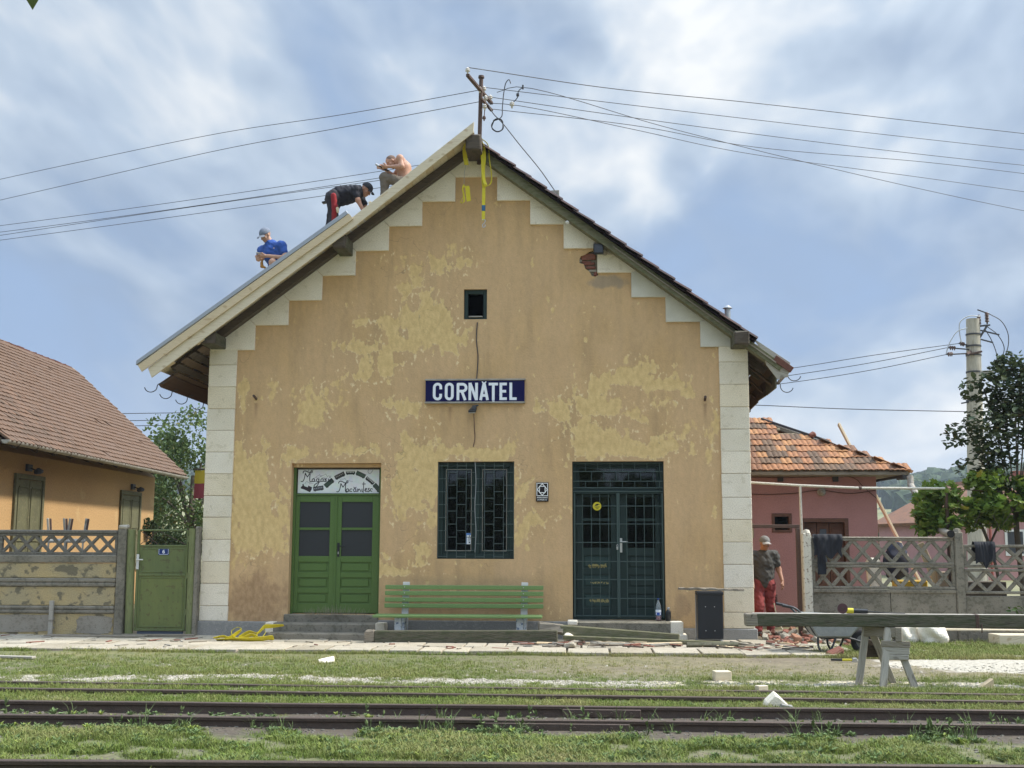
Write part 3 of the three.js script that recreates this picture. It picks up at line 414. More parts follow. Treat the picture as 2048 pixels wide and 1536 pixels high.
// ---- roof: new boarding on the left, old tiles on the right
const roof = new THREE.Group(); roof.name = 'roof'; station.add(roof);
{
  const sl = Math.atan(0.752), cs = Math.cos(sl), sn = Math.sin(sl), L = 5.42 / cs;
  const along = (d, z, up = 0) => [-(d * cs) - up * sn, yd(0) - d * sn + up * cs, z];   // a point on the left slope, d metres down from the ridge
  const bg = boxUV(cbox(0.145, 0.026, 9.9, 0.003)); const p = bg.attributes.uv; for (let i = 0; i < p.count; i++) { const a = p.getX(i); p.setXY(i, p.getY(i), a); } bg.userData.ready = true;
  for (let d = 0.10, i = 0; d < L - 0.05; d += 0.149, i++) { const o = part(roof, 'roof_board', bg, i % 3 ? M.pine : M.pine2); o.position.set(...along(d, -4.27 + rr(-0.03, 0.03), -0.035)); o.rotation.z = sl; }
  // lower bargeboard, up to the ridge
  const P = [[0.015, 8.64], [-2.05, 6.985], [-5.40, 4.47], [-5.33, 4.31], [-2.04, 6.80], [0.005, 8.45]];
  part(roof, 'bargeboard', prism(P, 0.665, 0.70, 0.003), M.pine, { label: 'new pale bargeboard running up to the ridge' });
  part(roof, 'bargeboard', prism([[-2.07, 7.065], [-5.56, 4.512], [-5.49, 4.405], [-2.00, 6.97]], 0.705, 0.735, 0.003), M.pine2, { label: 'upper bargeboard ending half way up the slope' });
  const mp = [[-2.14, 7.13], [-5.585, 4.60], [-5.59, 4.52], [-2.10, 7.045]]; part(roof, 'metal_flashing', [prism([[-2.12, 7.115], [-5.585, 4.59], [-5.590, 4.52], [-2.085, 7.06]], 0.42, 0.742, 0.002)], M.tinplate);
  // blocks nailed on the board: batten ends and a broken splinter
  for (const [x, dy] of [[-1.05, 0.02], [-1.75, 0.02], [-0.9, -0.02]]) part(roof, 'batten_end', box(0.05, 0.035, 0.5, [x, yd(x) + 0.03 + dy, 0.35], [0, 0, sl]), M.pine);
  for (const x of [-5.05, -4.55]) part(roof, 'wood_wedge', box(0.16, 0.05, 0.10, [x, yd(x) - 0.215, 0.63], [0, 0, sl - 0.1], 0.01), M.pine2);
  // the old gable rafter left dark against the wall
  part(roof, 'rafter', jitter(prism([[0.02, 8.50], [-5.2, 4.575], [-5.13, 4.47], [0.02, 8.35]], 0.06, 0.22, 0.004), 0.006, 6), M.darkwood);
  // rafters under the boarding
  for (let z = -0.75; z > -9; z -= 0.85) part(roof, 'rafter', bar(along(0.1, z, -0.12), along(L - 0.3, z, -0.12), 0.10, 0.14), M.darkwood);
  // old dark eaves boards on the left, ragged at the edge
  for (let i = 0; i < 6; i++) { const x = -4.62 - i * 0.135, z1 = 0.45 - (i > 3 ? rr(0.1, 0.5) : rr(0, 0.08)); part(roof, 'eaves_board', jitter(box(0.132, 0.022, z1 + 9, [x, yd(x) - 0.235 + rr(-0.004, 0.004), (z1 - 9) / 2], [0, 0, sl], 0.004), 0.006, 3, i), i % 2 ? M.darkwood : mat(T.oldwood, { bump: 0.006, color: lin(0.55, 0.42, 0.34) })); }
  { const gs = []; for (let z = 0.05; z > -4; z -= 0.085) gs.push(rod([-5.18, yd(5.18) - 0.235, z], [-5.42, yd(5.42) - 0.225, z], 0.042, 0.046, 8)); part(roof, 'tile_noses', gs, mat(T.darkwood, { color: lin(1.1, 0.8, 0.7) }), { kind: 'stuff' }); }
  for (const [z, x] of [[0.52, -5.30], [-0.35, -5.36], [-1.15, -5.36], [-2.05, -5.36]]) { const y = yd(5.42) - 0.26, pts = [[x + 0.12, y + 0.02, z], [x + 0.02, y - 0.005, z]]; for (let a = 0.25; a <= 1.02; a += 0.125) pts.push([x - 0.10 + 0.115 * Math.cos(-a * Math.PI * 0.95 + 0.15), y - 0.02 + 0.115 * Math.sin(-a * Math.PI * 0.95 + 0.15), z]); part(roof, 'gutter_hook', tube(pts, 0.008, 6, 24), M.wire); }
  // purlins with weathered dark ends
  for (const [x0, x1, y0, y1, zf, m] of [[-4.56, -4.30, 4.885, 5.085, 0.60, M.mosswood], [-2.36, -2.13, 6.50, 6.74, 0.60, M.mosswood], [-0.135, 0.13, 8.17, 8.45, 0.62, M.darkwood], [4.30, 4.55, 4.83, 5.06, 0.5, M.mosswood], [2.02, 2.30, 6.50, 6.68, 0.12, M.oldwood]]) {
    const pu = part(roof, 'purlin', jitter(box(zf + 9, y1 - y0, x1 - x0, [(x0 + x1) / 2, (y0 + y1) / 2, (zf - 9) / 2], [0, Math.PI / 2, 0], 0.014), 0.010, 5, x0), m);
    if (zf > 0.3) part(pu, 'decayed_end', jitter(box(x1 - x0 - 0.012, y1 - y0 - 0.012, 0.06, [(x0 + x1) / 2, (y0 + y1) / 2, zf + 0.012], null, 0.02), 0.03, 16, x1), M.darkwood);
  }
  for (let i = 0; i < 9; i++) part(roof, 'mortar_lump', jitter(new THREE.IcosahedronGeometry(rr(0.03, 0.07), 1).toNonIndexed(), 0.03, 20, i), M.stone).position.set(2.06 + rr(0, 0.26), 6.50 + rr(0, 0.2), 0.06 + rr(0, 0.06));
}
{   // right slope: old rafter face, boards, verge tiles
  const sl = Math.atan(0.752), cs = Math.cos(sl), sn = Math.sin(sl), yr = (x) => yd(x) - 0.155;
  part(roof, 'rafter', jitter(prism([[0.10, yr(0.10)], [0.10, yr(0.10) - 0.19], [2.2, yr(2.2) - 0.175], [5.06, yr(5.06) - 0.17], [5.12, yr(5.12) - 0.02]].reverse(), 0.10, 0.30, 0.004), 0.012, 4, 3), M.greenwood, { label: 'mossy old gable rafter on the right slope' });
  part(roof, 'rafter', prism([[2.35, yr(2.35) - 0.10], [5.0, yr(5.0) - 0.10], [5.0, yr(5.0) - 0.075], [2.35, yr(2.35) - 0.075]], 0.303, 0.318, 0.002), M.oldwood);
  for (let z = -0.55, i = 0; z > -9; z -= 0.62, i++) { const e = 5.0 - (i % 4 === 2 ? 0.3 : rr(0, 0.12)), dy = i * 0.012; part(roof, 'rafter', jitter(bar([0.2, yr(0.2) - 0.13, z], [e, yr(e) - 0.13 - dy, z], 0.09, 0.13), 0.008, 3, i), i % 2 ? M.mosswood : M.darkwood); }
  for (let i = 0; i < 24; i++) { const d = 0.25 + i * 0.222, x = d; if (x > 5.05) break; const cut = x > 4.6 ? rr(0, 0.5) : 0; part(roof, 'old_board', jitter(box(0.215 / cs * 1.0, 0.024, 9.2 - cut, [x + 0.1, yr(x + 0.1) - 0.045, 0.20 - cut - (9.2 - cut) / 2], [0, 0, -sl], 0.004), 0.006, 3, i), M.darkwood); }
  // tiles: a rounded pantile, thick at its lower end
  const tileG = () => { const s = new THREE.Shape(); const N = 8; for (let i = 0; i <= N; i++) { const a = i / N; s.lineTo(-0.125 + 0.25 * a, 0.035 * Math.sin(a * Math.PI) + 0.012 * Math.sin(a * Math.PI * 2)); } for (let i = N; i >= 0; i--) { const a = i / N; s.lineTo(-0.125 + 0.25 * a, 0.035 * Math.sin(a * Math.PI) + 0.012 * Math.sin(a * Math.PI * 2) - 0.06); } const g = new THREE.ExtrudeGeometry(s, { depth: 0.40, bevelEnabled: true, bevelThickness: 0.008, bevelSize: 0.006, bevelSegments: 1 }); g.rotateY(Math.PI / 2); g.translate(-0.2, 0, 0); const q = g.toNonIndexed ? plain(g) : g; q.computeVertexNormals(); boxUV(q); q.userData.ready = true; return q; };
  const tg = tileG(), ms = [[0.55, 0.4, 0.42], [0.42, 0.33, 0.38], [0.7, 0.5, 0.45]].map((c) => mat(T.rust, { scale: 0.5, bump: 0.004, color: lin(c[0] * 0.8, c[1] * 0.8, c[2] * 0.9) }));
  const rest = [];
  for (let i = 0; i < 19; i++) for (let j = 0; j < 38; j++) {
    const d = 0.30 + i * 0.335, x = d * cs, z = 0.27 - j * 0.225, y = yd(0) - d * sn - 0.105 + rr(-0.008, 0.012); if (x > 4.72 && (j % 5 < 2 || j < 2)) continue; if (x > 5.0) continue;
    if (j < 8) { const o = part(roof, 'roof_tile', tg, ms[Math.floor(R() * 3)]); o.position.set(x, y, z + rr(-0.012, 0.012)); o.rotation.set(0, rr(-0.03, 0.03), -sl + 0.085 + rr(-0.025, 0.025)); }
    else { const g = tg.clone(); g.applyMatrix4(new THREE.Matrix4().makeRotationZ(-sl + 0.085)); g.translate(x, y, z); rest.push(g); }
  }
  part(roof, 'roof_tiles', rest, ms[0], { kind: 'stuff' });
  // broken eaves at the right: torn board ends, a hanging plank and gutter hooks
  part(roof, 'eaves_board', jitter(prism([[4.62, yr(4.62) + 0.06], [5.24, yr(5.24) + 0.10], [5.20, yr(5.2) - 0.16], [5.02, yr(5.02) - 0.34], [4.86, yr(4.86) - 0.22], [4.78, yr(4.78) - 0.02]].reverse(), 0.25, 0.275, 0.002), 0.02, 7, 4), M.greywood, { label: 'torn pale board hanging at the right eaves' });
  part(roof, 'eaves_board', jitter(box(0.34, 0.10, 0.03, [5.12, yr(5.12) - 0.02, 0.30], [0, 0, -sl], 0.004), 0.01, 8), mat(T.rust, { scale: 0.4, color: lin(1.6, 1.1, 1.0) }));
  part(roof, 'eaves_board', bar([5.03, yr(5.03) - 0.40, 0.2], [5.24, yr(5.24) - 0.02, 0.05], 0.04, 0.05), M.darkwood);
  for (let k = 0; k < 9; k++) { const z1 = -0.35 - k * 0.98, y0 = yr(5.1) - 0.34 - rr(0, 0.10), tilt = rr(-0.03, 0.03); part(roof, 'eaves_board', jitter(box(0.03, 0.34, 0.97, [5.10 + rr(-0.02, 0.02), y0 + 0.17, z1 - 0.48], [tilt, 0, rr(-0.15, 0.05)], 0.004), 0.02, 4, k), k % 3 ? M.darkwood : M.mosswood); } for (let k = 0; k < 7; k++) part(roof, 'eaves_board', jitter(bar([4.62, yr(4.62) - 0.15, -0.9 - k * 0.9], [5.12, yr(5.12) - 0.22 - rr(0, 0.1), -0.75 - k * 0.9], 0.12, 0.03, [0, 0, 1]), 0.015, 5, k), M.darkwood);
  for (const [z, y0] of [[0.2, 0.05], [-0.5, -0.05]]) { const y = yr(5.1) - 0.22 + y0, x = 5.16, pts = [[x, y + 0.10, z], [x + 0.04, y, z]]; for (let a = 0; a <= 1; a += 0.125) pts.push([x + 0.15 - 0.11 * Math.cos(a * Math.PI * 0.9), y - 0.02 - 0.11 * Math.sin(a * Math.PI * 0.9), z]); part(roof, 'gutter_hook', tube(pts, 0.008, 6, 24), M.wire); }
  part(roof, 'vent_pipe', [rod([4.32, yd(4.32) - 0.2, -0.4], [4.32, yd(4.32) + 0.32, -0.4], 0.05, 0.05, 12), rod([4.32, yd(4.32) + 0.31, -0.4], [4.32, yd(4.32) + 0.36, -0.4], 0.085, 0.03, 12)], M.galv);
  part(roof, 'cable_box', box(0.16, 0.14, 0.12, [1.36, yd(1.36) + 0.02, 0.0], [0, 0, 0.05]), M.gutter);
  // ridge capping
  for (let z = -0.1, i = 0; z > -9; z -= 0.36, i++) { const g = new THREE.CylinderGeometry(0.13, 0.14, 0.39, 10, 1, false, 0, Math.PI); g.rotateX(Math.PI / 2); g.rotateZ(Math.PI / 2 + 0.35); const q = plain(g); const o = part(roof, 'ridge_tile', q, ms[i % 3]); o.position.set(0.10, 8.34, z); }
}
// ---- openings
{   // green double door
  const d = new THREE.Group(); d.name = 'green_double_door'; station.add(d); d.userData.label = 'fresh green double door with dark panes and three panels a leaf';
  const z = -0.18; const B = (x0, y0, x1, y1, z0, z1, c = 0.004) => boxab([x0, y0, z0], [x1, y1, z1], c, rnduv());
  part(d, 'door_frame', [B(-3.1, 0.42, -3.055, 2.868, -0.27, -0.15), B(-1.62, 0.42, -1.575, 2.868, -0.27, -0.15), B(-3.055, 2.395, -1.62, 2.425, -0.27, -0.15)], M.green);
  part(d, 'transom_frame', B(-3.055, 2.845, -1.62, 2.867, -0.27, -0.16), M.darkwood); part(d, 'transom_panel', B(-3.054, 2.426, -1.621, 2.844, -0.26, -0.22), M.darkwood);
  for (const [x0, x1, g0, g1, p0, p1] of [[-3.053, -2.358, -2.985, -2.462, -2.99, -2.472], [-2.352, -1.622, -2.262, -1.736, -2.275, -1.751]]) {
    const ys = [0.436, 0.589, 0.762, 0.848, 1.019, 1.107, 1.277, 1.377, 1.813, 1.855, 2.285, 2.392];
    part(d, 'door_leaf', [B(x0, ys[0], g0, ys[11], z - 0.03, z + 0.012), B(g1, ys[0], x1, ys[11], z - 0.03, z + 0.012), ...[[ys[0], ys[1]], [ys[2], ys[3]], [ys[4], ys[5]], [ys[6], ys[7]], [ys[8], ys[9]], [ys[10], ys[11]]].map(([a, b]) => B(g0, a, g1, b, z - 0.03, z + 0.010))], M.green);
    for (const [a, b] of [[ys[1], ys[2]], [ys[3], ys[4]], [ys[5], ys[6]]]) { part(d, 'door_panel', [B(g0, a, g1, b, z - 0.028, z - 0.012, 0.001), B(p0 + 0.03, a + 0.025, p1 - 0.03, b - 0.025, z - 0.02, z + 0.003, 0.012)], M.green); }
    for (const [a, b] of [[ys[7], ys[8]], [ys[9], ys[10]]]) part(d, 'pane', B(g0, a, g1, b, z - 0.02, z - 0.012, 0.001), M.frosted);
  }
  part(d, 'door_strip', B(-2.372, 0.45, -2.338, 2.39, z + 0.013, z + 0.03), M.green);
  part(d, 'door_handle', [B(-2.325, 1.365, -2.285, 1.60, z + 0.0125, z + 0.022), rod([-2.305, 1.545, z + 0.02], [-2.305, 1.545, z + 0.06], 0.009), rod([-2.305, 1.545, z + 0.055], [-2.19, 1.545, z + 0.055], 0.009)], M.black);
  part(d, 'keyhole', B(-2.313, 1.41, -2.297, 1.45, z + 0.022, z + 0.025), M.steel);
}
{   // dark green double door behind a welded grille
  const d = new THREE.Group(); d.name = 'dark_green_double_door'; station.add(d); d.userData.label = 'dark green double door behind a welded iron grille';
  const B = (x0, y0, x1, y1, z0, z1, c = 0.004) => boxab([x0, y0, z0], [x1, y1, z1], c, rnduv()), m = M.darkgreen;
  part(d, 'door_frame', [B(1.641, 0.36, 1.70, 2.957, -0.30, -0.10), B(3.10, 0.36, 3.159, 2.957, -0.30, -0.10), B(1.70, 2.90, 3.10, 2.957, -0.30, -0.10), B(1.70, 2.42, 3.10, 2.49, -0.30, -0.10), B(1.70, 0.361, 3.10, 0.41, -0.30, -0.09)], m);
  part(d, 'transom_window', [B(1.70, 2.49, 1.76, 2.90, -0.24, -0.19), B(3.04, 2.49, 3.10, 2.90, -0.24, -0.19), B(1.76, 2.49, 3.04, 2.54, -0.24, -0.19), B(1.76, 2.85, 3.04, 2.90, -0.24, -0.19)], m);
  part(d, 'pane', B(1.761, 2.541, 3.039, 2.849, -0.215, -0.21, 0.001), M.glass);
  const chips = twin(256, 512, (u, v) => { const n = fbm(u * 6, v * 12, 5), n2 = fbm(u * 20 + 3, v * 20, 4), st = noise(u * 30, v * 4), band = Math.max(Math.exp(-(((v - 0.80) / 0.055) ** 2)), 0.8 * Math.exp(-(((v - 0.48) / 0.04) ** 2)), Math.exp(-(((v - 0.14) / 0.05) ** 2))) * sstep(0.08, 0.3, u) * sstep(1.0, 0.85, u); const m2 = sstep(0.30, 0.36, band * 0.62 + n2 * 0.5 + n * 0.35 - 0.12), q = mix3(mix3([0.017, 0.05, 0.044], [0.012, 0.034, 0.031], clamp(0.4 + n + st * 0.3)), [0.36, 0.30, 0.11], m2 * 0.8); return [...q, 0.6 - m2 * 0.3 + n2 * 0.1]; });
  for (const [k, x0, x1, g0, g1] of [[0, 1.702, 2.398, 1.80, 2.28], [1, 2.402, 3.098, 2.55, 3.02]]) {
    const ys = [0.412, 0.54, 0.78, 0.88, 1.09, 1.19, 1.40, 1.53, 1.97, 2.02, 2.37, 2.418];
    const lm = k ? m : m;
    part(d, 'door_leaf', [B(x0, ys[0], g0, ys[11], -0.25, -0.195), B(g1, ys[0], x1, ys[11], -0.25, -0.195), ...[[0, 1], [2, 3], [4, 5], [6, 7], [8, 9], [10, 11]].map(([a, b]) => B(g0, ys[a], g1, ys[b], -0.25, -0.197))], lm);
    for (const [a, b] of [[1, 2], [3, 4], [5, 6]]) { const g = [B(g0, ys[a], g1, ys[b], -0.245, -0.222, 0.001), B(g0 + 0.04, ys[a] + 0.03, g1 - 0.04, ys[b] - 0.03, -0.23, -0.205, 0.012)].map((q) => { const uv = q.attributes.uv, p = q.attributes.position; for (let i = 0; i < uv.count; i++) uv.setXY(i, (p.getX(i) - g0) / (g1 - g0), (p.getY(i) - ys[1]) / (ys[6] - ys[1])); return q; }); part(d, 'door_panel', g, k ? m : mat(chips, { bump: 0.002, roughness: 0.5 })); }
    for (const [a, b] of [[7, 8], [9, 10]]) part(d, 'pane', B(g0 + 0.001, ys[a] + 0.001, g1 - 0.001, ys[b] - 0.001, -0.225, -0.22, 0.001), M.glass);
  }
  part(d, 'door_strip', B(2.375, 0.43, 2.425, 2.40, -0.194, -0.175), m);
  const H = (y, x0, x1, r = 0.008, zz = -0.055) => rod([x0, y, zz], [x1, y, zz], r, r, 6), U = (x, y0, y1, r = 0.007, zz = -0.048) => rod([x, y0, zz], [x, y1, zz], r, r, 6);
  const gm = flat(0.045, 0.075, 0.068, { roughness: 0.5 }), gr = new THREE.Group(); gr.name = 'grille'; d.add(gr);
  for (const y of [2.219, 1.922, 1.618, 1.307, 1.013, 0.705, 0.425]) part(gr, 'bar', H(y, 1.66, 3.14), gm);
  for (const x of [1.81, 1.954, 2.095, 2.24, 2.54, 2.688, 2.828, 2.976]) part(gr, 'bar', U(x, 0.42, 2.42), gm);
  for (const x of [1.675, 2.385, 2.412, 3.13]) part(gr, 'bar', B(x - 0.012, 0.40, x + 0.012, 2.43, -0.065, -0.04), gm);
  for (const y of [2.935, 2.792, 2.63, 2.52, 2.46]) part(gr, 'bar', H(y, 1.655, 3.145), gm);
  [[2.79, 2.935, 0.0], [2.63, 2.79, 0.1], [2.52, 2.63, 0.0]].forEach(([a, b, o]) => { for (let x = 1.86 + o; x < 3.1; x += 0.205) part(gr, 'bar', U(x, a, b, 0.006), gm); });
  part(d, 'door_handle', [B(2.425, 1.455, 2.465, 1.69, -0.174, -0.165), rod([2.445, 1.63, -0.17], [2.445, 1.63, -0.11], 0.009), rod([2.445, 1.63, -0.115], [2.555, 1.63, -0.115], 0.009)], M.whitepaint);
  part(d, 'padlock', [B(2.365, 1.50, 2.395, 1.55, -0.05, -0.03), tube([[2.37, 1.55, -0.04], [2.37, 1.58, -0.04], [2.39, 1.58, -0.04], [2.39, 1.55, -0.04]], 0.004)], M.steel);
}
{   // barred window
  const w = new THREE.Group(); w.name = 'barred_window'; station.add(w); w.userData.label = 'dark green window behind an iron grille in a brick bond pattern';
  const B = (x0, y0, x1, y1, z0, z1, c = 0.004) => boxab([x0, y0, z0], [x1, y1, z1], c, rnduv()), m = M.darkgreen;
  part(w, 'frame', [B(-0.614, 1.341, -0.53, 2.954, -0.22, -0.10), B(0.59, 1.341, 0.671, 2.954, -0.22, -0.10), B(-0.53, 2.87, 0.59, 2.954, -0.22, -0.10), B(-0.53, 1.341, 0.59, 1.43, -0.22, -0.10), B(-0.005, 1.43, 0.085, 2.87, -0.22, -0.11)], m);
  for (const [a, b] of [[-0.529, -0.006], [0.086, 0.589]]) { const s = part(w, 'sash', [B(a, 1.431, a + 0.05, 2.869, -0.20, -0.14), B(b - 0.05, 1.431, b, 2.869, -0.20, -0.14), B(a + 0.05, 2.82, b - 0.05, 2.869, -0.20, -0.14), B(a + 0.05, 1.431, b - 0.05, 1.48, -0.20, -0.14)], m); part(s, 'pane', B(a + 0.051, 1.481, b - 0.051, 2.819, -0.175, -0.17, 0.001), M.glass); 
    const r = 0.008; part(w, 'outer_bead', [B(a + 0.045, 1.47, a + 0.045 + r, 2.835, -0.10, -0.09, 0.001), B(b - 0.045 - r, 1.47, b - 0.045, 2.835, -0.10, -0.09, 0.001), B(a + 0.045 + r, 2.827, b - 0.045 - r, 2.835, -0.10, -0.09, 0.001), B(a + 0.045 + r, 1.47, b - 0.045 - r, 1.478, -0.10, -0.09, 0.001)], M.gutter); }
  const gr = new THREE.Group(); gr.name = 'grille'; w.add(gr); const gm = flat(0.07, 0.10, 0.092, { roughness: 0.5 });
  const xs = [-0.607, -0.449, -0.292, -0.136, 0.023, 0.174, 0.333, 0.492, 0.664], zz = -0.035;
  for (const x of xs) part(gr, 'bar', rod([x, 1.35, zz], [x, 2.95, zz], 0.0055, 0.0055, 6), gm);
  xs.slice(0, -1).forEach((x, i) => { for (let y = 1.375 + (i % 2) * 0.108; y < 2.95; y += 0.216) part(gr, 'bar', rod([x, y, zz], [xs[i + 1], y, zz], 0.0055, 0.0055, 6), gm); });
  part(gr, 'grille_edge', [B(-0.612, 1.345, -0.598, 2.952, -0.045, -0.03), B(0.655, 1.345, 0.669, 2.952, -0.045, -0.03)], gm);
  part(w, 'curtain', prism([[0.07, 1.45], [0.13, 1.45], [0.12, 2.8], [0.07, 2.8]], -0.28, -0.26), flat(0.22, 0.15, 0.08));
  part(w, 'hanging_cable', tube([[0.01, 2.95, -0.02], [0.03, 2.6, -0.02], [0.012, 2.2, -0.02], [0.035, 1.8, -0.02], [0.02, 1.45, -0.02]], 0.006, 6, 30), M.galv);
}
{   // attic opening
  const w = new THREE.Group(); w.name = 'attic_window'; station.add(w); const B = (x0, y0, x1, y1, z0, z1, c = 0.004) => boxab([x0, y0, z0], [x1, y1, z1], c, rnduv());
  part(w, 'frame', [B(-0.199, 5.388, -0.135, 5.911, -0.16, -0.05), B(0.132, 5.388, 0.196, 5.911, -0.16, -0.05), B(-0.135, 5.842, 0.132, 5.911, -0.16, -0.05), B(-0.135, 5.388, 0.132, 5.43, -0.16, -0.05)], M.darkgreen); part(w, 'sill', B(-0.12, 5.43, 0.12, 5.45, -0.14, -0.02), M.gutter);
}
// doorsteps
part(station, 'doorstep', jitter(boxab([-3.16, -0.02, -0.44], [-1.575, 0.42, 0.04], 0.012), 0.006, 4), M.concrete);
part(station, 'doorstep', jitter(boxab([-3.33, -0.02, 0.045], [-1.43, 0.30, 0.36], 0.02), 0.008, 4), M.concrete);
part(station, 'doorstep', jitter(boxab([-3.25, -0.02, 0.365], [-1.55, 0.165, 0.68], 0.02), 0.010, 4), M.concrete);
part(station, 'doorstep', jitter(boxab([1.60, -0.02, -0.44], [3.38, 0.36, 0.42], 0.02), 0.008, 4), mat(T.concrete, { scale: 1, bump: 0.01, color: lin(0.95, 0.95, 0.92) }));
for (const [x0, x1, y0, y1, z1] of [[-3.37, -3.24, 0.14, 0.31, 0.37], [-1.56, -1.40, 0.14, 0.31, 0.37], [3.20, 3.40, 0.10, 0.365, 0.44], [1.56, 1.72, 0.30, 0.372, 0.43], [3.24, 3.46, 0.0, 0.17, 0.47]]) part(station, 'whitewashed_edge', jitter(boxab([x0, y0, 0.10], [x1, y1, z1], 0.012), 0.006, 7, x0), M.white);
// ---------- left: lattice fence, gate, house ----------
function lattice(parent, x0, x1, y0, y1, z, n, m, th = 0.045) {   // a cast panel: frame and crossing bars, each bar its own piece
  const rail = 0.045;
  part(parent, 'rail', jitter(boxab([x0, y1 - rail, z - 0.04], [x1, y1, z + 0.04], 0.008, rnduv()), 0.005, 4, x0), m); part(parent, 'rail', jitter(boxab([x0, y0, z - 0.04], [x1, y0 + rail, z + 0.04], 0.008, rnduv()), 0.005, 4, x1), m);
  part(parent, 'stile', boxab([x0, y0 + rail, z - 0.038], [x0 + 0.05, y1 - rail, z + 0.038], 0.006, rnduv()), m); part(parent, 'stile', boxab([x1 - 0.05, y0 + rail, z - 0.038], [x1, y1 - rail, z + 0.038], 0.006, rnduv()), m);
  const w = (x1 - x0 - 0.08) / n, a = y0 + rail - 0.012, b = y1 - rail + 0.012;
  for (let i = 0; i < n; i++) { const u = x0 + 0.04 + i * w; part(parent, 'bar', bar([u, a, z], [u + w, b, z], 0.05, th, [0, 0, 1], 0.007), m); part(parent, 'bar', bar([u, b, z + 0.002], [u + w, a, z + 0.002], 0.047, th, [0, 0, 1], 0.007), m); }
}
{
  const f = thing('concrete_fence', 'ochre plastered concrete fence with crossed lattice top, left of the green gate', 'fence', [0, 0, 0.12]);
  part(f, 'cap', jitter(boxab([-10.6, 1.745, -0.06], [-5.985, 1.80, 0.06], 0.012), 0.008, 5), M.darkconcrete);
  lattice(f, -8.03, -5.985, 1.385, 1.744, 0, 7, M.darkconcrete, 0.05); lattice(f, -10.6, -8.04, 1.385, 1.744, 0, 9, M.darkconcrete, 0.05);
  part(f, 'ledge', jitter(boxab([-10.6, 1.25, -0.07], [-5.985, 1.384, 0.07], 0.015), 0.010, 4), M.concrete);
  const panel = (y0, y1, d) => part(f, 'panel', jitter(boxab([-10.6, y0, -0.05], [-5.985, y1, d], 0.01), 0.008, 3, y0), M.fenceplaster);
  panel(1.001, 1.249, 0.045); panel(0.547, 0.859, 0.05); panel(0.02, 0.419, 0.045);
  for (const [a, b] of [[0.93, 1.0], [0.86, 0.929], [0.485, 0.546], [0.42, 0.484]]) part(f, 'rib', jitter(boxab([-10.6, a, -0.06], [-5.985, b, 0.075], 0.018), 0.010, 5, a), M.concrete);
  // patches of cement render on the foot of the fence
  for (const [x0, x1, y0, y1] of [[-8.5, -7.0, 0.11, 0.40], [-6.62, -6.0, 0.09, 0.38]]) { const P = []; for (let k = 0; k < 26; k++) { const a = k / 26 * 6.2832, q = 1 + 0.12 * noise(k * 0.9, x0); const cx = (x0 + x1) / 2, cy = (y0 + y1) / 2, sx = (x1 - x0) / 2, sy = (y1 - y0) / 2; P.push([cx + sx * Math.sign(Math.cos(a)) * Math.abs(Math.cos(a)) ** 0.45 * q, cy + sy * Math.sign(Math.sin(a)) * Math.abs(Math.sin(a)) ** 0.45 * q]); } part(f, 'render_patch', prism(P, 0.03, 0.056), mat(T.stone, { scale: 0.8, bump: 0.01, color: lin(0.72, 0.72, 0.74) })); }
  part(f, 'post', jitter(boxab([-5.97, 0, -0.09], [-5.825, 1.82, 0.08], 0.012), 0.008, 4), M.concrete); part(f, 'stake', jitter(box(0.07, 0.62, 0.05, [-7.02, 0.32, 0.12], null, 0.006), 0.006, 6), M.greywood);
  part(f, 'post_top', jitter(box(0.15, 0.06, 0.16, [-5.897, 1.85, 0], null, 0.02), 0.02, 9), M.stone);
}
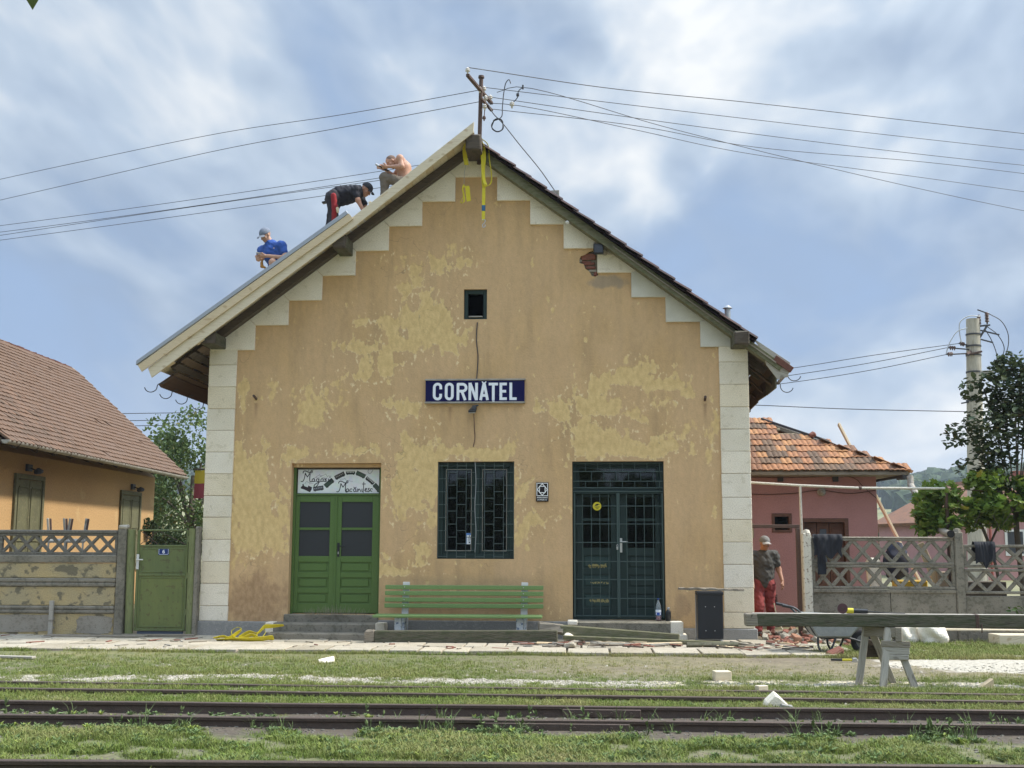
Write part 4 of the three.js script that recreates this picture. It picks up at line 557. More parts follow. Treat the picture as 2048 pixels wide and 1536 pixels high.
{
  const g = thing('metal_gate', 'green sheet metal gate with house number six and white handle', 'gate', [0, 0, 0.12]);
  part(g, 'gate_post', rod([-5.735, 0, 0], [-5.77, 1.81, 0], 0.068, 0.068, 16), M.gatepost); part(g, 'gate_post', rod([-4.715, 0, 0], [-4.725, 1.83, 0], 0.058, 0.058, 16), M.gatepost);
  part(g, 'gate_frame', [boxab([-5.655, 0.14, -0.02], [-5.615, 1.80, 0.02]), boxab([-4.815, 0.14, -0.02], [-4.785, 1.80, 0.02]), boxab([-5.615, 1.785, -0.02], [-4.815, 1.815, 0.02]), boxab([-5.615, 1.525, -0.02], [-4.815, 1.555, 0.02]), boxab([-5.615, 1.04, -0.02], [-4.815, 1.075, 0.02]), boxab([-5.615, 0.14, -0.02], [-4.815, 0.175, 0.02])], M.gate);
  part(g, 'sheet', boxab([-5.614, 1.076, -0.012], [-4.816, 1.524, 0.008], 0.002), M.gate); part(g, 'sheet', boxab([-5.614, 0.176, -0.012], [-4.816, 1.039, 0.008], 0.002, [0.4, 0.3]), mat(T.gate, { scale: 0.9, bump: 0.003, roughness: 0.6, color: lin(1.15, 1.1, 0.95) }));
  for (const [y0, y1] of [[1.10, 1.50], [0.20, 1.015]]) part(g, 'bead', [boxab([-5.585, y0, 0.009], [-5.57, y1, 0.016]), boxab([-4.855, y0, 0.009], [-4.84, y1, 0.016]), boxab([-5.57, y1 - 0.015, 0.009], [-4.855, y1, 0.016]), boxab([-5.57, y0, 0.009], [-4.855, y0 + 0.015, 0.016])], M.gate);
  part(g, 'kick_plate', boxab([-5.60, 0.02, -0.02], [-4.82, 0.135, 0.0]), flat(0.06, 0.075, 0.11, { roughness: 0.6 }));
  for (const [a, b] of [[[-5.615, 1.79], [-5.30, 1.56]], [[-5.615, 1.56], [-5.30, 1.79]], [[-5.30, 1.79], [-4.83, 1.56]], [[-5.42, 1.56], [-5.40, 1.80]]]) part(g, 'wire', rod([a[0], a[1], 0], [b[0], b[1], 0], 0.006, 0.006, 6), M.rust);
  part(g, 'handle', [boxab([-5.655, 1.15, 0.021], [-5.61, 1.40, 0.032]), rod([-5.632, 1.31, 0.03], [-5.632, 1.31, 0.07], 0.011), rod([-5.632, 1.31, 0.066], [-5.53, 1.31, 0.066], 0.011)], M.whitepaint);
  for (let k = 0; k < 3; k++) part(g, 'hinge', rod([-4.78, 0.4 + k * 0.6, 0.01], [-4.78, 0.5 + k * 0.6, 0.01], 0.016, 0.016, 8), M.gatepost);
  const c = document.createElement('canvas'); c.width = 256; c.height = 160; const x = c.getContext('2d'); x.fillStyle = '#16306e'; x.fillRect(0, 0, 256, 160); x.strokeStyle = '#e6ecf2'; x.lineWidth = 8; x.beginPath(); x.roundRect(14, 14, 228, 132, 26); x.stroke(); x.fillStyle = '#f4f6f8'; x.font = 'bold 116px sans-serif'; x.textAlign = 'center'; x.textBaseline = 'middle'; x.fillText('6', 128, 84);
  for (const [px, py] of [[26, 80], [230, 80]]) { x.fillStyle = '#201a18'; x.beginPath(); x.arc(px, py, 8, 0, 7); x.fill(); }
  const t = new THREE.CanvasTexture(c); t.colorSpace = THREE.SRGBColorSpace; const pg = new THREE.PlaneGeometry(0.178, 0.112); pg.translate(-5.2, 1.445, 0.0155);
  const plate = thing('house_number_plate', 'small blue enamel plate with white number 6 on the gate', 'number plate', [0, 0, 0.12]);
  part(plate, 'plate', box(0.18, 0.114, 0.006, [-5.2, 1.445, 0.012], null, 0.002), flat(0.012, 0.03, 0.15, { roughness: 0.3 })); part(plate, 'print', pg, new THREE.MeshStandardMaterial({ map: t, roughness: 0.3 }));
}
single('concrete_post', 'narrow ochre concrete post between gate and station corner', 'post', jitter(boxab([-4.66, -0.02, 0.0], [-4.595, 1.86, 0.16], 0.012), 0.008, 4), M.concrete);
{
  const f = thing('flag', 'yellow and red flag hanging beside the station corner', 'flag', [-4.86, 0, -0.6]);
  const cloth = (y0, y1, m, n) => { const g = new THREE.PlaneGeometry(0.26, y1 - y0, 12, 6), p = g.attributes.position; for (let i = 0; i < p.count; i++) p.setXYZ(i, p.getX(i) + 0.02, p.getY(i) + (y0 + y1) / 2, 0.025 * Math.sin(p.getX(i) * 26 + (p.getY(i)) * 3)); g.computeVertexNormals(); part(f, n, g, m); };
  const m = (r, g, b) => new THREE.MeshStandardMaterial({ color: lin(r, g, b), roughness: 0.9, side: THREE.DoubleSide });
  cloth(2.62, 2.85, m(0.45, 0.34, 0.03), 'yellow_band'); cloth(2.36, 2.62, m(0.24, 0.045, 0.055), 'red_band'); part(f, 'staff', rod([-0.13, 2.87, 0], [0.3, 2.87, 0], 0.015), M.darkwood);
}
{   // the house with the brown tiled roof
  const h = thing('tiled_house', 'ochre house with steep brown tiled roof behind the left fence', 'house', [-8.74, 0, -1], 0.0483);
  const W = -0.65, body = prism([[W, 0], [W, 3.36], [-3.24, 6.15], [-5.83, 3.36], [-5.83, 0]].reverse(), -10.95, -0.45);
  part(h, 'wall', body, M.houseplaster);
  part(h, 'roof_deck', [prism([[0.02, 3.44], [-3.24, 6.38], [-3.24, 6.30], [0.02, 3.36]], -11.2, -0.1), prism([[-6.5, 3.44], [-3.24, 6.38], [-3.24, 6.30], [-6.5, 3.36]].reverse(), -11.2, -0.1)], M.darkwood);
  const sl = Math.atan2(2.96, 3.26), cs = Math.cos(sl), sn = Math.sin(sl), L = 4.46;
  const s = new THREE.Shape(); s.moveTo(-0.09, 0.16); s.lineTo(-0.09, -0.14); s.quadraticCurveTo(-0.07, -0.185, 0, -0.19); s.quadraticCurveTo(0.07, -0.185, 0.09, -0.14); s.lineTo(0.09, 0.16); s.closePath();
  const tg = new THREE.ExtrudeGeometry(s, { depth: 0.034, bevelEnabled: true, bevelThickness: 0.004, bevelSize: 0.004, bevelOffset: -0.004, bevelSegments: 1, curveSegments: 2 }); const tq = boxUV(plain(tg)); tq.computeVertexNormals(); tq.userData.ready = true;
  const ms = [[1, 1, 1], [0.86, 0.84, 0.82], [1.12, 1.05, 0.98], [0.78, 0.80, 0.78], [0.98, 0.92, 0.84]].map((c) => mat(T.terra, { scale: 0.5, bump: 0.006, color: lin(c[0] * 0.40, c[1] * 0.50, c[2] * 0.56) }));
  const rest = [[], []]; const basis = new THREE.Matrix4();
  // tile axes: its length runs down the slope, its width along the house
  const down = V(cs, -sn, 0), across = V(0, 0, -1);
  for (let i = 0; i < 27; i++) for (let j = 0; j < 61; j++) {
    const d = L - 0.10 - i * 0.163, z = -0.15 - j * 0.182 - (i % 2) * 0.091 + rr(-0.006, 0.006); if (R() < 0.006) continue;
    const tilt = 0.13 + rr(-0.015, 0.02), dn = down.clone(), up = V().crossVectors(across, dn.clone().negate()); dn.addScaledVector(up, tilt).normalize(); const n2 = V().crossVectors(across, dn.clone().negate());
    const yaw = rr(-0.03, 0.03), ax = across.clone().addScaledVector(dn, yaw).normalize();
    basis.makeBasis(ax, dn.clone().negate(), V().crossVectors(ax, dn.clone().negate())).setPosition(-3.24 + d * cs + 0.03, 6.40 - d * sn + 0.045 + rr(-0.004, 0.006), z);
    if (j >= 5 && j < 19 && i < 21) { const o = part(h, 'roof_tile', tq, ms[Math.floor(R() * 5)]); o.applyMatrix4(basis); }
    else rest[R() < 0.5 ? 0 : 1].push(tq.clone().applyMatrix4(basis));
  }
  part(h, 'roof_tiles', rest[0], ms[0], { kind: 'stuff' }); part(h, 'roof_tiles', rest[1], ms[4], { kind: 'stuff' });
  // ridge tiles, those near the far end slipped and dark
  for (let i = 0; i < 28; i++) { const g = new THREE.CylinderGeometry(0.11, 0.125, 0.40, 10, 1, false, -Math.PI / 2, Math.PI); g.rotateX(-Math.PI / 2); const o = part(h, 'ridge_tile', plain(g), i > 16 ? mat(T.rust, { scale: 0.4, color: lin(1.4, 0.95, 0.9) }) : ms[3]); o.position.set(-3.24 + rr(-0.015, 0.015), 6.43 + (i > 16 ? 0.02 : 0), -0.25 - i * 0.39); o.rotation.set(i > 14 ? rr(-0.02, 0.14) : 0.02, 0, Math.PI + rr(-0.08, 0.08)); }
  part(h, 'verge_mortar', jitter(bar([0.02, 3.50, -11.22], [-3.20, 6.45, -11.22], 0.05, 0.07), 0.03, 7), M.stone);
  // gutter in lengths with brackets
  const half = new THREE.Shape(); half.absarc(0, 0, 0.075, Math.PI, 2 * Math.PI, false); half.absarc(0, 0, 0.066, 2 * Math.PI, Math.PI, true);
  for (let z = -0.02, i = 0; z > -11; z -= 1.62, i++) { const g = new THREE.ExtrudeGeometry(half, { depth: Math.min(1.63, 11.3 + z), bevelEnabled: false, curveSegments: 10 }); g.translate(0.10, 3.44 - i * 0.006, z - Math.min(1.63, 11.3 + z)); part(h, 'gutter', plain(g), M.gutter); }
  for (let z = -0.5; z > -11.2; z -= 0.81) part(h, 'gutter_bracket', tube(Array.from({ length: 9 }, (_, k) => [0.10 + 0.082 * Math.cos(Math.PI + k / 8 * Math.PI), 3.44 + 0.082 * Math.sin(Math.PI + k / 8 * Math.PI), z]), 0.008, 5, 14), M.rust);
  part(h, 'gutter_end', new THREE.CylinderGeometry(0.073, 0.073, 0.008, 14, 1, false, 0, Math.PI).rotateX(Math.PI / 2).rotateZ(-Math.PI / 2).translate(0.10, 3.44, -0.016), M.gutter);
  for (let z = -0.8; z > -11; z -= 0.9) part(h, 'rafter_end', bar([-0.66, 3.70, z], [-0.02, 3.37, z], 0.09, 0.10, [0, 0, 1]), M.darkwood);
  // shuttered door and window on the wall that faces the yard
  const shut = (z0, z1, y0, y1, n) => {
    const g = new THREE.Group(); g.name = n; h.add(g); const F = (a, b, c, d, x0, x1) => boxab([W + x0, c, Math.min(a, b)], [W + x1, d, Math.max(a, b)], 0.006, rnduv());
    part(g, 'frame', [F(z0, z0 - 0.09, y0, y1, 0.002, 0.06), F(z1 + 0.09, z1, y0, y1, 0.002, 0.06), F(z0 - 0.09, z1 + 0.09, y1 - 0.1, y1, 0.002, 0.06)], M.shutter);
    const mid = (z0 + z1) / 2; for (const [a, b] of [[z0 - 0.1, mid + 0.01], [mid - 0.01, z1 + 0.1]]) { const lf = part(g, 'shutter_leaf', F(a, b, y0, y1 - 0.11, 0.002, 0.03), M.shutter); const hh = y1 - 0.11 - y0; for (const [p, q] of [[0.05, 0.47], [0.53, 0.93]]) { const A = a - 0.09, B = b + 0.09; part(lf, 'panel', F(A, B, y0 + hh * p + 0.05, y0 + hh * q - 0.03, 0.031, 0.045), M.shutter); part(lf, 'moulding', [F(A + 0.03, A, y0 + hh * p, y0 + hh * q, 0.031, 0.05), F(B, B - 0.03, y0 + hh * p, y0 + hh * q, 0.031, 0.05), F(A, B, y0 + hh * q, y0 + hh * q + 0.03, 0.031, 0.05)], M.shutter); } }
  };
  shut(-2.14, -3.54, 0.5, 2.96, 'shuttered_door'); shut(-8.22, -9.75, 0.9, 2.90, 'shuttered_window');
  const lamp = (z, y, n) => { part(h, n, [box(0.06, 0.14, 0.22, [W + 0.035, y, z]), rod([W + 0.05, y, z], [W + 0.2, y - 0.06, z], 0.015), lathe([[0.02, 0], [0.09, 0.02], [0.10, 0.06], [0.03, 0.12]], 14).rotateX(0.4).translate(W + 0.22, y - 0.12, z - 0.05)], M.wire); };
  lamp(-2.75, 3.10, 'wall_lamp'); lamp(-9.1, 3.02, 'wall_lamp');
}
{   // garden chairs turned upside down behind the fence: only their legs and slats show
  for (const [x, lab] of [[-7.62, 'upturned grey garden chair behind the left fence, nearest the shuttered door'], [-7.32, 'second upturned grey garden chair behind the left fence']]) {
    const c = thing('garden_chair', lab, 'chair', [x, 0, -1.2], 0.3, 'upturned garden chairs');
    part(c, 'seat', box(0.36, 0.04, 0.36, [0, 1.62, 0], [0.1, 0, 0]), M.greywood);
    for (const [a, b] of [[-1, -1], [1, -1], [-1, 1], [1, 1]]) part(c, 'leg', bar([a * 0.15, 1.62, b * 0.14], [a * 0.19, 2.02, b * 0.17], 0.035, 0.035), b > 0 ? M.greywood : M.rust);
    part(c, 'backrest', [bar([-0.15, 1.60, 0.16], [-0.16, 1.18, 0.22], 0.03, 0.03), bar([0.15, 1.60, 0.16], [0.16, 1.18, 0.22], 0.03, 0.03), box(0.36, 0.06, 0.02, [0, 1.28, 0.21])], M.greywood);
    part(c, 'support_table', [boxab([-0.3, 1.05, -0.3], [0.3, 1.08, 0.3]), ...[[-0.26, -0.26], [0.26, -0.26], [-0.26, 0.26], [0.26, 0.26]].map(([a, b]) => boxab([a - 0.02, 0, b - 0.02], [a + 0.02, 1.05, b + 0.02]))], M.greywood);
  }
}
// ---------- foliage ----------
function leafShape(w, l, lobes = 0) {   // a folded leaf blade, tip towards +y; few triangles
  const P = lobes ? [[0, 0], [-0.32, 0.05], [-0.5, 0.30], [-0.30, 0.42], [-0.46, 0.68], [-0.18, 0.70], [0, 1], [0.18, 0.70], [0.46, 0.68], [0.30, 0.42], [0.5, 0.30], [0.32, 0.05]] : [[0, 0], [-0.34, 0.16], [-0.46, 0.40], [-0.34, 0.68], [0, 1], [0.34, 0.68], [0.46, 0.40], [0.34, 0.16]];
  const pos = [], n = P.length, c = [0, 0.42, -0.10 * w];
  for (let i = 0; i < n; i++) { const a = P[i], b = P[(i + 1) % n]; const f = (q) => [q[0] * w, q[1] * l, 0.22 * w * Math.abs(q[0]) - 0.12 * l * (q[1] - 0.4) ** 2]; pos.push(...[c[0] * w, c[1] * l, c[2]], ...f(b), ...f(a)); }
  const g = new THREE.BufferGeometry(); g.setAttribute('position', new THREE.Float32BufferAttribute(pos, 3)); g.computeVertexNormals(); boxUV(g); return g;
}
const leafMat = (r, g, b, tr = 0.35) => new THREE.MeshPhysicalMaterial({ color: lin(r, g, b), roughness: 0.75, transmission: tr, thickness: 0, side: THREE.DoubleSide, vertexColors: true, specularIntensity: 0.4 });
const leafMatP = (r, g, b, tr = 0.35) => new THREE.MeshPhysicalMaterial({ color: lin(r, g, b), roughness: 0.7, transmission: tr, thickness: 0, side: THREE.DoubleSide, specularIntensity: 0.4 });
// many leaves as one geometry: where(rand) gives [x, y, z, outward x, y, z]
function leaves(count, shape, where, size, rand, droop = 0.3, tint = 0.35) {
  const sp = shape.attributes.position, sn = shape.attributes.normal, n = sp.count, P = new Float32Array(count * n * 3), N = new Float32Array(count * n * 3), C = new Float32Array(count * n * 3);
  const q = new THREE.Quaternion(), e = new THREE.Euler(), v = V(), m = V(); let o = 0;
  for (let k = 0; k < count; k++) {
    const w = where(rand); if (!w) continue; const s = size * (0.6 + 0.8 * rand());
    e.set(-droop - rand() * 1.3 + 0.4, rand() * 6.2832, (rand() - 0.5) * 1.6 + Math.PI * (rand() < 0.5 ? 1 : 0) * droop, 'YXZ'); q.setFromEuler(e);
    const t = 1 - tint / 2 + tint * rand(), wr = 1 + (rand() - 0.5) * 0.25, br = rand() < 0.04 ? 1.5 : 1;
    for (let i = 0; i < n; i++, o += 3) { v.fromBufferAttribute(sp, i).multiplyScalar(s).applyQuaternion(q); m.fromBufferAttribute(sn, i).applyQuaternion(q); P[o] = v.x + w[0]; P[o + 1] = v.y + w[1]; P[o + 2] = v.z + w[2]; N[o] = m.x; N[o + 1] = m.y; N[o + 2] = m.z; C[o] = t * wr * br; C[o + 1] = t; C[o + 2] = t * (2 - wr); }
  }
  const g = new THREE.BufferGeometry(); g.setAttribute('position', new THREE.BufferAttribute(P.slice(0, o), 3)); g.setAttribute('normal', new THREE.BufferAttribute(N.slice(0, o), 3)); g.setAttribute('color', new THREE.BufferAttribute(C.slice(0, o), 3)); g.setAttribute('uv', new THREE.BufferAttribute(new Float32Array(o / 3 * 2), 2)); g.userData.ready = true; return g;
}
const clump = (cs) => (rand) => { const c = cs[Math.floor(rand() * cs.length)], a = rand() * 6.2832, z = rand() * 2 - 1, r = Math.sqrt(1 - z * z), k = Math.cbrt(0.25 + 0.75 * rand()); return [c[0] + c[3] * k * r * Math.cos(a), c[1] + c[4] * k * z, c[2] + c[5] * k * r * Math.sin(a)]; };
function broadTree(name, label, base, h, cs, nLeaf, size, col, group, seed, lean = [0, 0]) {
  const t = thing(name, label, 'tree', base, 0, group), r = rng(seed), top = [lean[0], h * 0.62, lean[1]];
  part(t, 'trunk', [rod([0, -0.1, 0], [lean[0] * 0.5, h * 0.35, lean[1] * 0.5], h * 0.028, h * 0.02), rod([lean[0] * 0.5, h * 0.35, lean[1] * 0.5], top, h * 0.02, h * 0.010)], M.bark);
  for (const c of cs.slice(0, 12)) part(t, 'limb', tube([[lean[0] * 0.5, h * 0.33, lean[1] * 0.5], [lerp(0, c[0], 0.5), lerp(h * 0.36, c[1], 0.6), lerp(0, c[2], 0.5)], [c[0], c[1], c[2]]], h * 0.006, 5, 8), M.bark);
  part(t, 'crown', leaves(nLeaf, leafShape(0.7, 1), clump(cs), size, r), leafMat(...col), { kind: 'stuff' });
  return t;
}
{   // trees behind the gap between house and station
  const cl = (n, x, y, z, sx, sy, sz, seed) => { const r = rng(seed); return Array.from({ length: n }, () => { const k = 0.28 + 0.3 * r(); return [x + (r() - 0.5) * 2 * sx, y + (r() - 0.5) * 2 * sy, z + (r() - 0.5) * 2 * sz, sx * k, sy * k * 0.9, sz * k]; }); };
  broadTree('leafy_tree', 'dark green leafy tree between the tiled house and the station', [-10.6, 0, -17], 6, cl(26, 0, 3.3, 0, 1.3, 1.9, 1.0, 5), 6000, 0.12, [0.12, 0.175, 0.055], 'trees behind the gate', 51);
  broadTree('leafy_tree', 'lighter grey green tree nearer the tiled house corner', [-12.2, 0, -18.5], 5.2, cl(22, 0, 2.7, 0, 1.1, 1.8, 1.0, 9), 4500, 0.10, [0.17, 0.22, 0.095], 'trees behind the gate', 52);
  broadTree('leafy_tree', 'tall thin tree top touching the station corner', [-9.6, 0, -19], 6.6, cl(16, 0, 4.1, 0, 0.9, 1.6, 0.9, 14), 3000, 0.11, [0.13, 0.18, 0.06], 'trees behind the gate', 53);
  broadTree('shrub', 'low dark shrub behind the metal gate', [-9.4, 0, -12], 2.6, cl(16, 0, 1.2, 0, 1.6, 0.9, 0.8, 19), 6000, 0.09, [0.05, 0.08, 0.026], 'shrubs behind the gate', 54);
  broadTree('shrub', 'pale green shrub beside the flag', [-7.2, 0, -11.0], 2.9, cl(12, 0, 1.5, 0, 0.7, 0.9, 0.7, 24), 3500, 0.09, [0.13, 0.18, 0.045], 'shrubs behind the gate', 55);
}
// ---------- right: pink wing, fence, trellis ----------
const GABLE = 0.51, HX = 8.16, HY = 3.01, HZ = -3.5;   // hip corner and roof rise per metre
{
  const h = thing('pink_house', 'pink plastered house with orange tiled hip roof, right of the station', 'house');
  const wallS = new THREE.Shape([[4.66, 0], [7.63, 0], [7.63, 2.98], [4.66, 2.98]].map((p) => new THREE.Vector2(...p)));
  for (const q of [[[5.565, 1.83], [5.565, 2.205], [5.955, 2.205], [5.955, 1.83]], [[6.125, 0.12], [6.125, 2.11], [7.06, 2.11], [7.06, 0.12]]]) wallS.holes.push(new THREE.Path(q.map((p) => new THREE.Vector2(...p))));
  const wg = new THREE.ExtrudeGeometry(wallS, { depth: 0.3, bevelEnabled: false }).translate(0, 0, -4.3); const wq = wg.index ? wg.toNonIndexed() : wg; wq.computeVertexNormals();
  part(h, 'front_wall', boxUV(wq), M.pink);
  part(h, 'side_wall', boxab([7.33, 0, -8.5], [7.63, 2.98, -4.302]), M.pink); part(h, 'rear_wall', boxab([4.66, 0, -8.8], [7.63, 2.98, -8.502]), M.pink); part(h, 'inner_wall', boxab([4.66, 0, -5.4], [7.32, 2.97, -5.2]), M.dark);
  part(h, 'soffit', boxab([4.62, 2.93, -8.6], [8.08, 2.955, -3.55]), M.oldwood);
  const B = (x0, y0, x1, y1, z0, z1, c = 0.004) => boxab([x0, y0, z0], [x1, y1, z1], c, rnduv()), brown = mat(T.darkwood, { bump: 0.003, color: lin(1.5, 0.9, 0.75), roughness: 0.5 });
  const w = new THREE.Group(); w.name = 'window'; h.add(w); part(w, 'frame', [B(5.565, 1.83, 5.62, 2.205, -4.2, -3.98), B(5.90, 1.83, 5.955, 2.205, -4.2, -3.98), B(5.62, 2.14, 5.90, 2.205, -4.2, -3.98), B(5.62, 1.83, 5.90, 1.88, -4.2, -3.98)], brown); part(w, 'pane', B(5.62, 1.88, 5.90, 2.14, -4.12, -4.11, 0.001), M.glass);
  const d = new THREE.Group(); d.name = 'door'; h.add(d); part(d, 'frame', [B(6.125, 0.12, 6.20, 2.11, -4.25, -3.99), B(6.985, 0.12, 7.06, 2.11, -4.25, -3.99), B(6.20, 2.03, 6.985, 2.11, -4.25, -3.99)], brown);
  for (const [a, b] of [[6.205, 6.46], [6.47, 6.70], [6.71, 6.98]]) { const l = part(d, 'door_leaf', B(a, 0.13, b, 2.02, -4.18, -4.13), brown); part(l, 'panel', B(a + 0.05, 1.2, b - 0.05, 1.9, -4.129, -4.115, 0.006), a > 6.46 && a < 6.6 ? flat(0.09, 0.11, 0.14, { roughness: 0.2 }) : brown); part(l, 'panel', B(a + 0.05, 0.3, b - 0.05, 1.05, -4.129, -4.115, 0.006), brown); }
  part(h, 'notice_board', [B(5.02, 1.72, 5.20, 2.0, -3.998, -3.97), B(5.04, 1.76, 5.17, 1.98, -3.969, -3.965)], flat(0.42, 0.36, 0.22));
  part(h, 'wall_lamp', [lathe([[0, 0], [0.085, 0], [0.085, 0.03], [0.06, 0.05], [0, 0.05]], 16).rotateX(Math.PI / 2).translate(6.55, 2.63, -3.999), new THREE.SphereGeometry(0.055, 12, 8).translate(6.55, 2.615, -3.93)], M.gutter);
  for (const x of [5.75, 6.83]) part(h, 'vent', B(x - 0.055, 2.83, x + 0.055, 2.94, -3.998, -3.94), M.wire);
  part(h, 'cable', tube([[4.7, 2.62, -3.97], [5.3, 2.58, -3.97], [6.0, 2.60, -3.97], [6.5, 2.66, -3.97], [7.1, 2.60, -3.97], [7.6, 2.66, -3.97]], 0.008, 5, 30), M.rust); part(h, 'cable', tube([[4.7, 2.92, -3.95], [6, 2.91, -3.94], [7.2, 2.9, -3.95], [7.35, 2.75, -3.97], [7.62, 2.5, -3.96]], 0.008, 5, 30), M.rust);
  // roof: rafters and battens, then each tile
  const roofY = (z) => HY + GABLE * (HZ - z);
  part(h, 'fascia', B(4.6, 2.935, 8.10, 3.0, -3.53, -3.50), M.oldwood);
  part(h, 'hip_rafter', bar([8.14, 2.98, -3.52], [5.7, 4.235, -5.96], 0.08, 0.10, [0, 1, 0]), M.oldwood);
  for (const x of [5.2, 5.9, 6.5, 7.1, 7.7]) { const zE = Math.min(-3.55, HZ - Math.min(2.4, HX - x)); part(h, 'rafter', bar([x, roofY(-3.55) - 0.07, -3.55], [x, roofY(zE) - 0.07, zE], 0.08, 0.10), M.oldwood); }
  for (let r = 0; r < 9; r++) { const z = HZ - 0.05 - r * 0.282, xe = HX - (HZ - z) - 0.1; part(h, 'batten', bar([4.6, roofY(z) - 0.012, z], [xe, roofY(z) - 0.012, z], 0.05, 0.03, [0, 1, 0]), r > 4 ? M.pine2 : M.oldwood); }
  const prof = new THREE.Shape(), N = 12, wv = (a) => 0.018 * Math.abs(Math.sin(a * Math.PI * 2)) + (a > 0.93 ? 0.012 : 0); for (let i = 0; i <= N; i++) prof.lineTo(-0.106 + 0.212 * i / N, wv(i / N)); for (let i = N; i >= 0; i--) prof.lineTo(-0.106 + 0.212 * i / N, wv(i / N) - 0.016);
  const tg = boxUV(plain(new THREE.ExtrudeGeometry(prof, { depth: 0.36, bevelEnabled: false }))); tg.computeVertexNormals(); tg.translate(0, 0, -0.36); tg.userData.ready = true;   // z = 0 is the lower edge
  const ms = [[0.95, 0.88, 0.68], [0.7, 0.68, 0.62], [0.45, 0.55, 0.55], [0.36, 0.45, 0.46], [1.1, 1.1, 0.8], [0.58, 0.6, 0.56]].map((c) => mat(T.terra, { scale: 0.5, bump: 0.006, color: lin(...c) }));
  const sl = Math.atan(GABLE), lim = [99, 99, 99, 99, 99, 6.55, 6.02, 5.93, 5.84], cs = Math.cos(sl);
  for (let r = 0; r < 9; r++) { const z = HZ + 0.03 - r * 0.282; for (let x = 4.62 + (r % 2) * 0.02; x < HX - (HZ - z) - 0.06; x += 0.203) { const hip = HX - (HZ - z); if (x > lim[r]) continue; const near = sstep(hip - 1.2, hip - 0.1, x), k = R() < near * 0.75 ? (R() < 0.5 ? 0 : 4) : Math.floor(R() * 6); const o = part(h, 'roof_tile', tg, ms[k]); o.position.set(x + rr(-0.006, 0.006), roofY(z) + 0.035 + rr(-0.005, 0.008), z + rr(-0.012, 0.012)); o.rotation.set(sl - 0.06 + rr(-0.015, 0.015), rr(-0.02, 0.02), rr(-0.02, 0.02)); } }
  // right slope, seen only along its edge
  for (let r = 0; r < 8; r++) { const x = HX + 0.03 - r * 0.282; for (let z = HZ - r * 0.282 - 0.12; z > -7.5; z -= 0.203) { if (r > 4 && z > -6) continue; const o = part(h, 'roof_tile', tg, ms[Math.floor(R() * 6)]); o.position.set(x, HY + GABLE * (HX - x) + 0.035, z); o.rotation.set(0, Math.PI / 2, 0); o.rotateX(sl - 0.06); } if (r > 6) break; }
  for (let k = 0; k < 7; k++) { const t = k * 0.20 + 0.02; const o = part(h, 'hip_tile', plain(new THREE.CylinderGeometry(0.055, 0.075, 0.30, 10, 1, false, -Math.PI / 2, Math.PI).rotateX(-Math.PI / 2).rotateZ(Math.PI)), ms[k % 2 ? 0 : 4]); o.position.set(HX - t - 0.05, HY + GABLE * t + 0.05, HZ - t - 0.05); o.lookAt(HX - t - 1, HY + GABLE * (t + 1), HZ - t - 1); if (k > 4) o.visible = true; }
  part(h, 'hip_board', bar([6.9, 3.70, -4.76], [5.72, 4.30, -5.94], 0.05, 0.05, [0, 1, 0]), M.wire);
  part(h, 'loose_tile', box(0.12, 0.10, 0.12, [6.62, 3.86, -5.0], [0.4, 0.3, 0.5], 0.02), M.brick);
  part(h, 'broken_gutter', [bar([7.66, 2.86, -4.3], [8.12, 2.93, -3.6], 0.10, 0.05), box(0.20, 0.10, 0.22, [8.06, 2.90, -3.62], [0, 0.5, 0.1], 0.02)], M.wire);
}
{   // the broken downpipe, fallen onto the fence
  const p = thing('downpipe', 'broken grey downpipe leaning from the pink roof corner onto the fence', 'pipe');
  part(p, 'pipe', [tube([[8.115, 2.90, -3.36], [8.11, 2.70, -3.30]], 0.062, 14, 4), tube([[8.11, 2.72, -3.30], [8.08, 2.45, -2.72], [8.05, 2.30, -2.30], [8.0, 2.13, -1.85]], 0.06, 14, 20)], M.gutter);
  part(p, 'pipe', [tube([[7.99, 2.11, -1.80], [7.955, 2.02, -1.5], [7.945, 1.86, -1.05], [7.945, 1.785, -0.72], [7.945, 1.775, -0.52]], 0.066, 16, 24)], M.gutter); part(p, 'pipe_mouth', new THREE.CircleGeometry(0.058, 16).translate(7.945, 1.775, -0.522), M.dark);
}
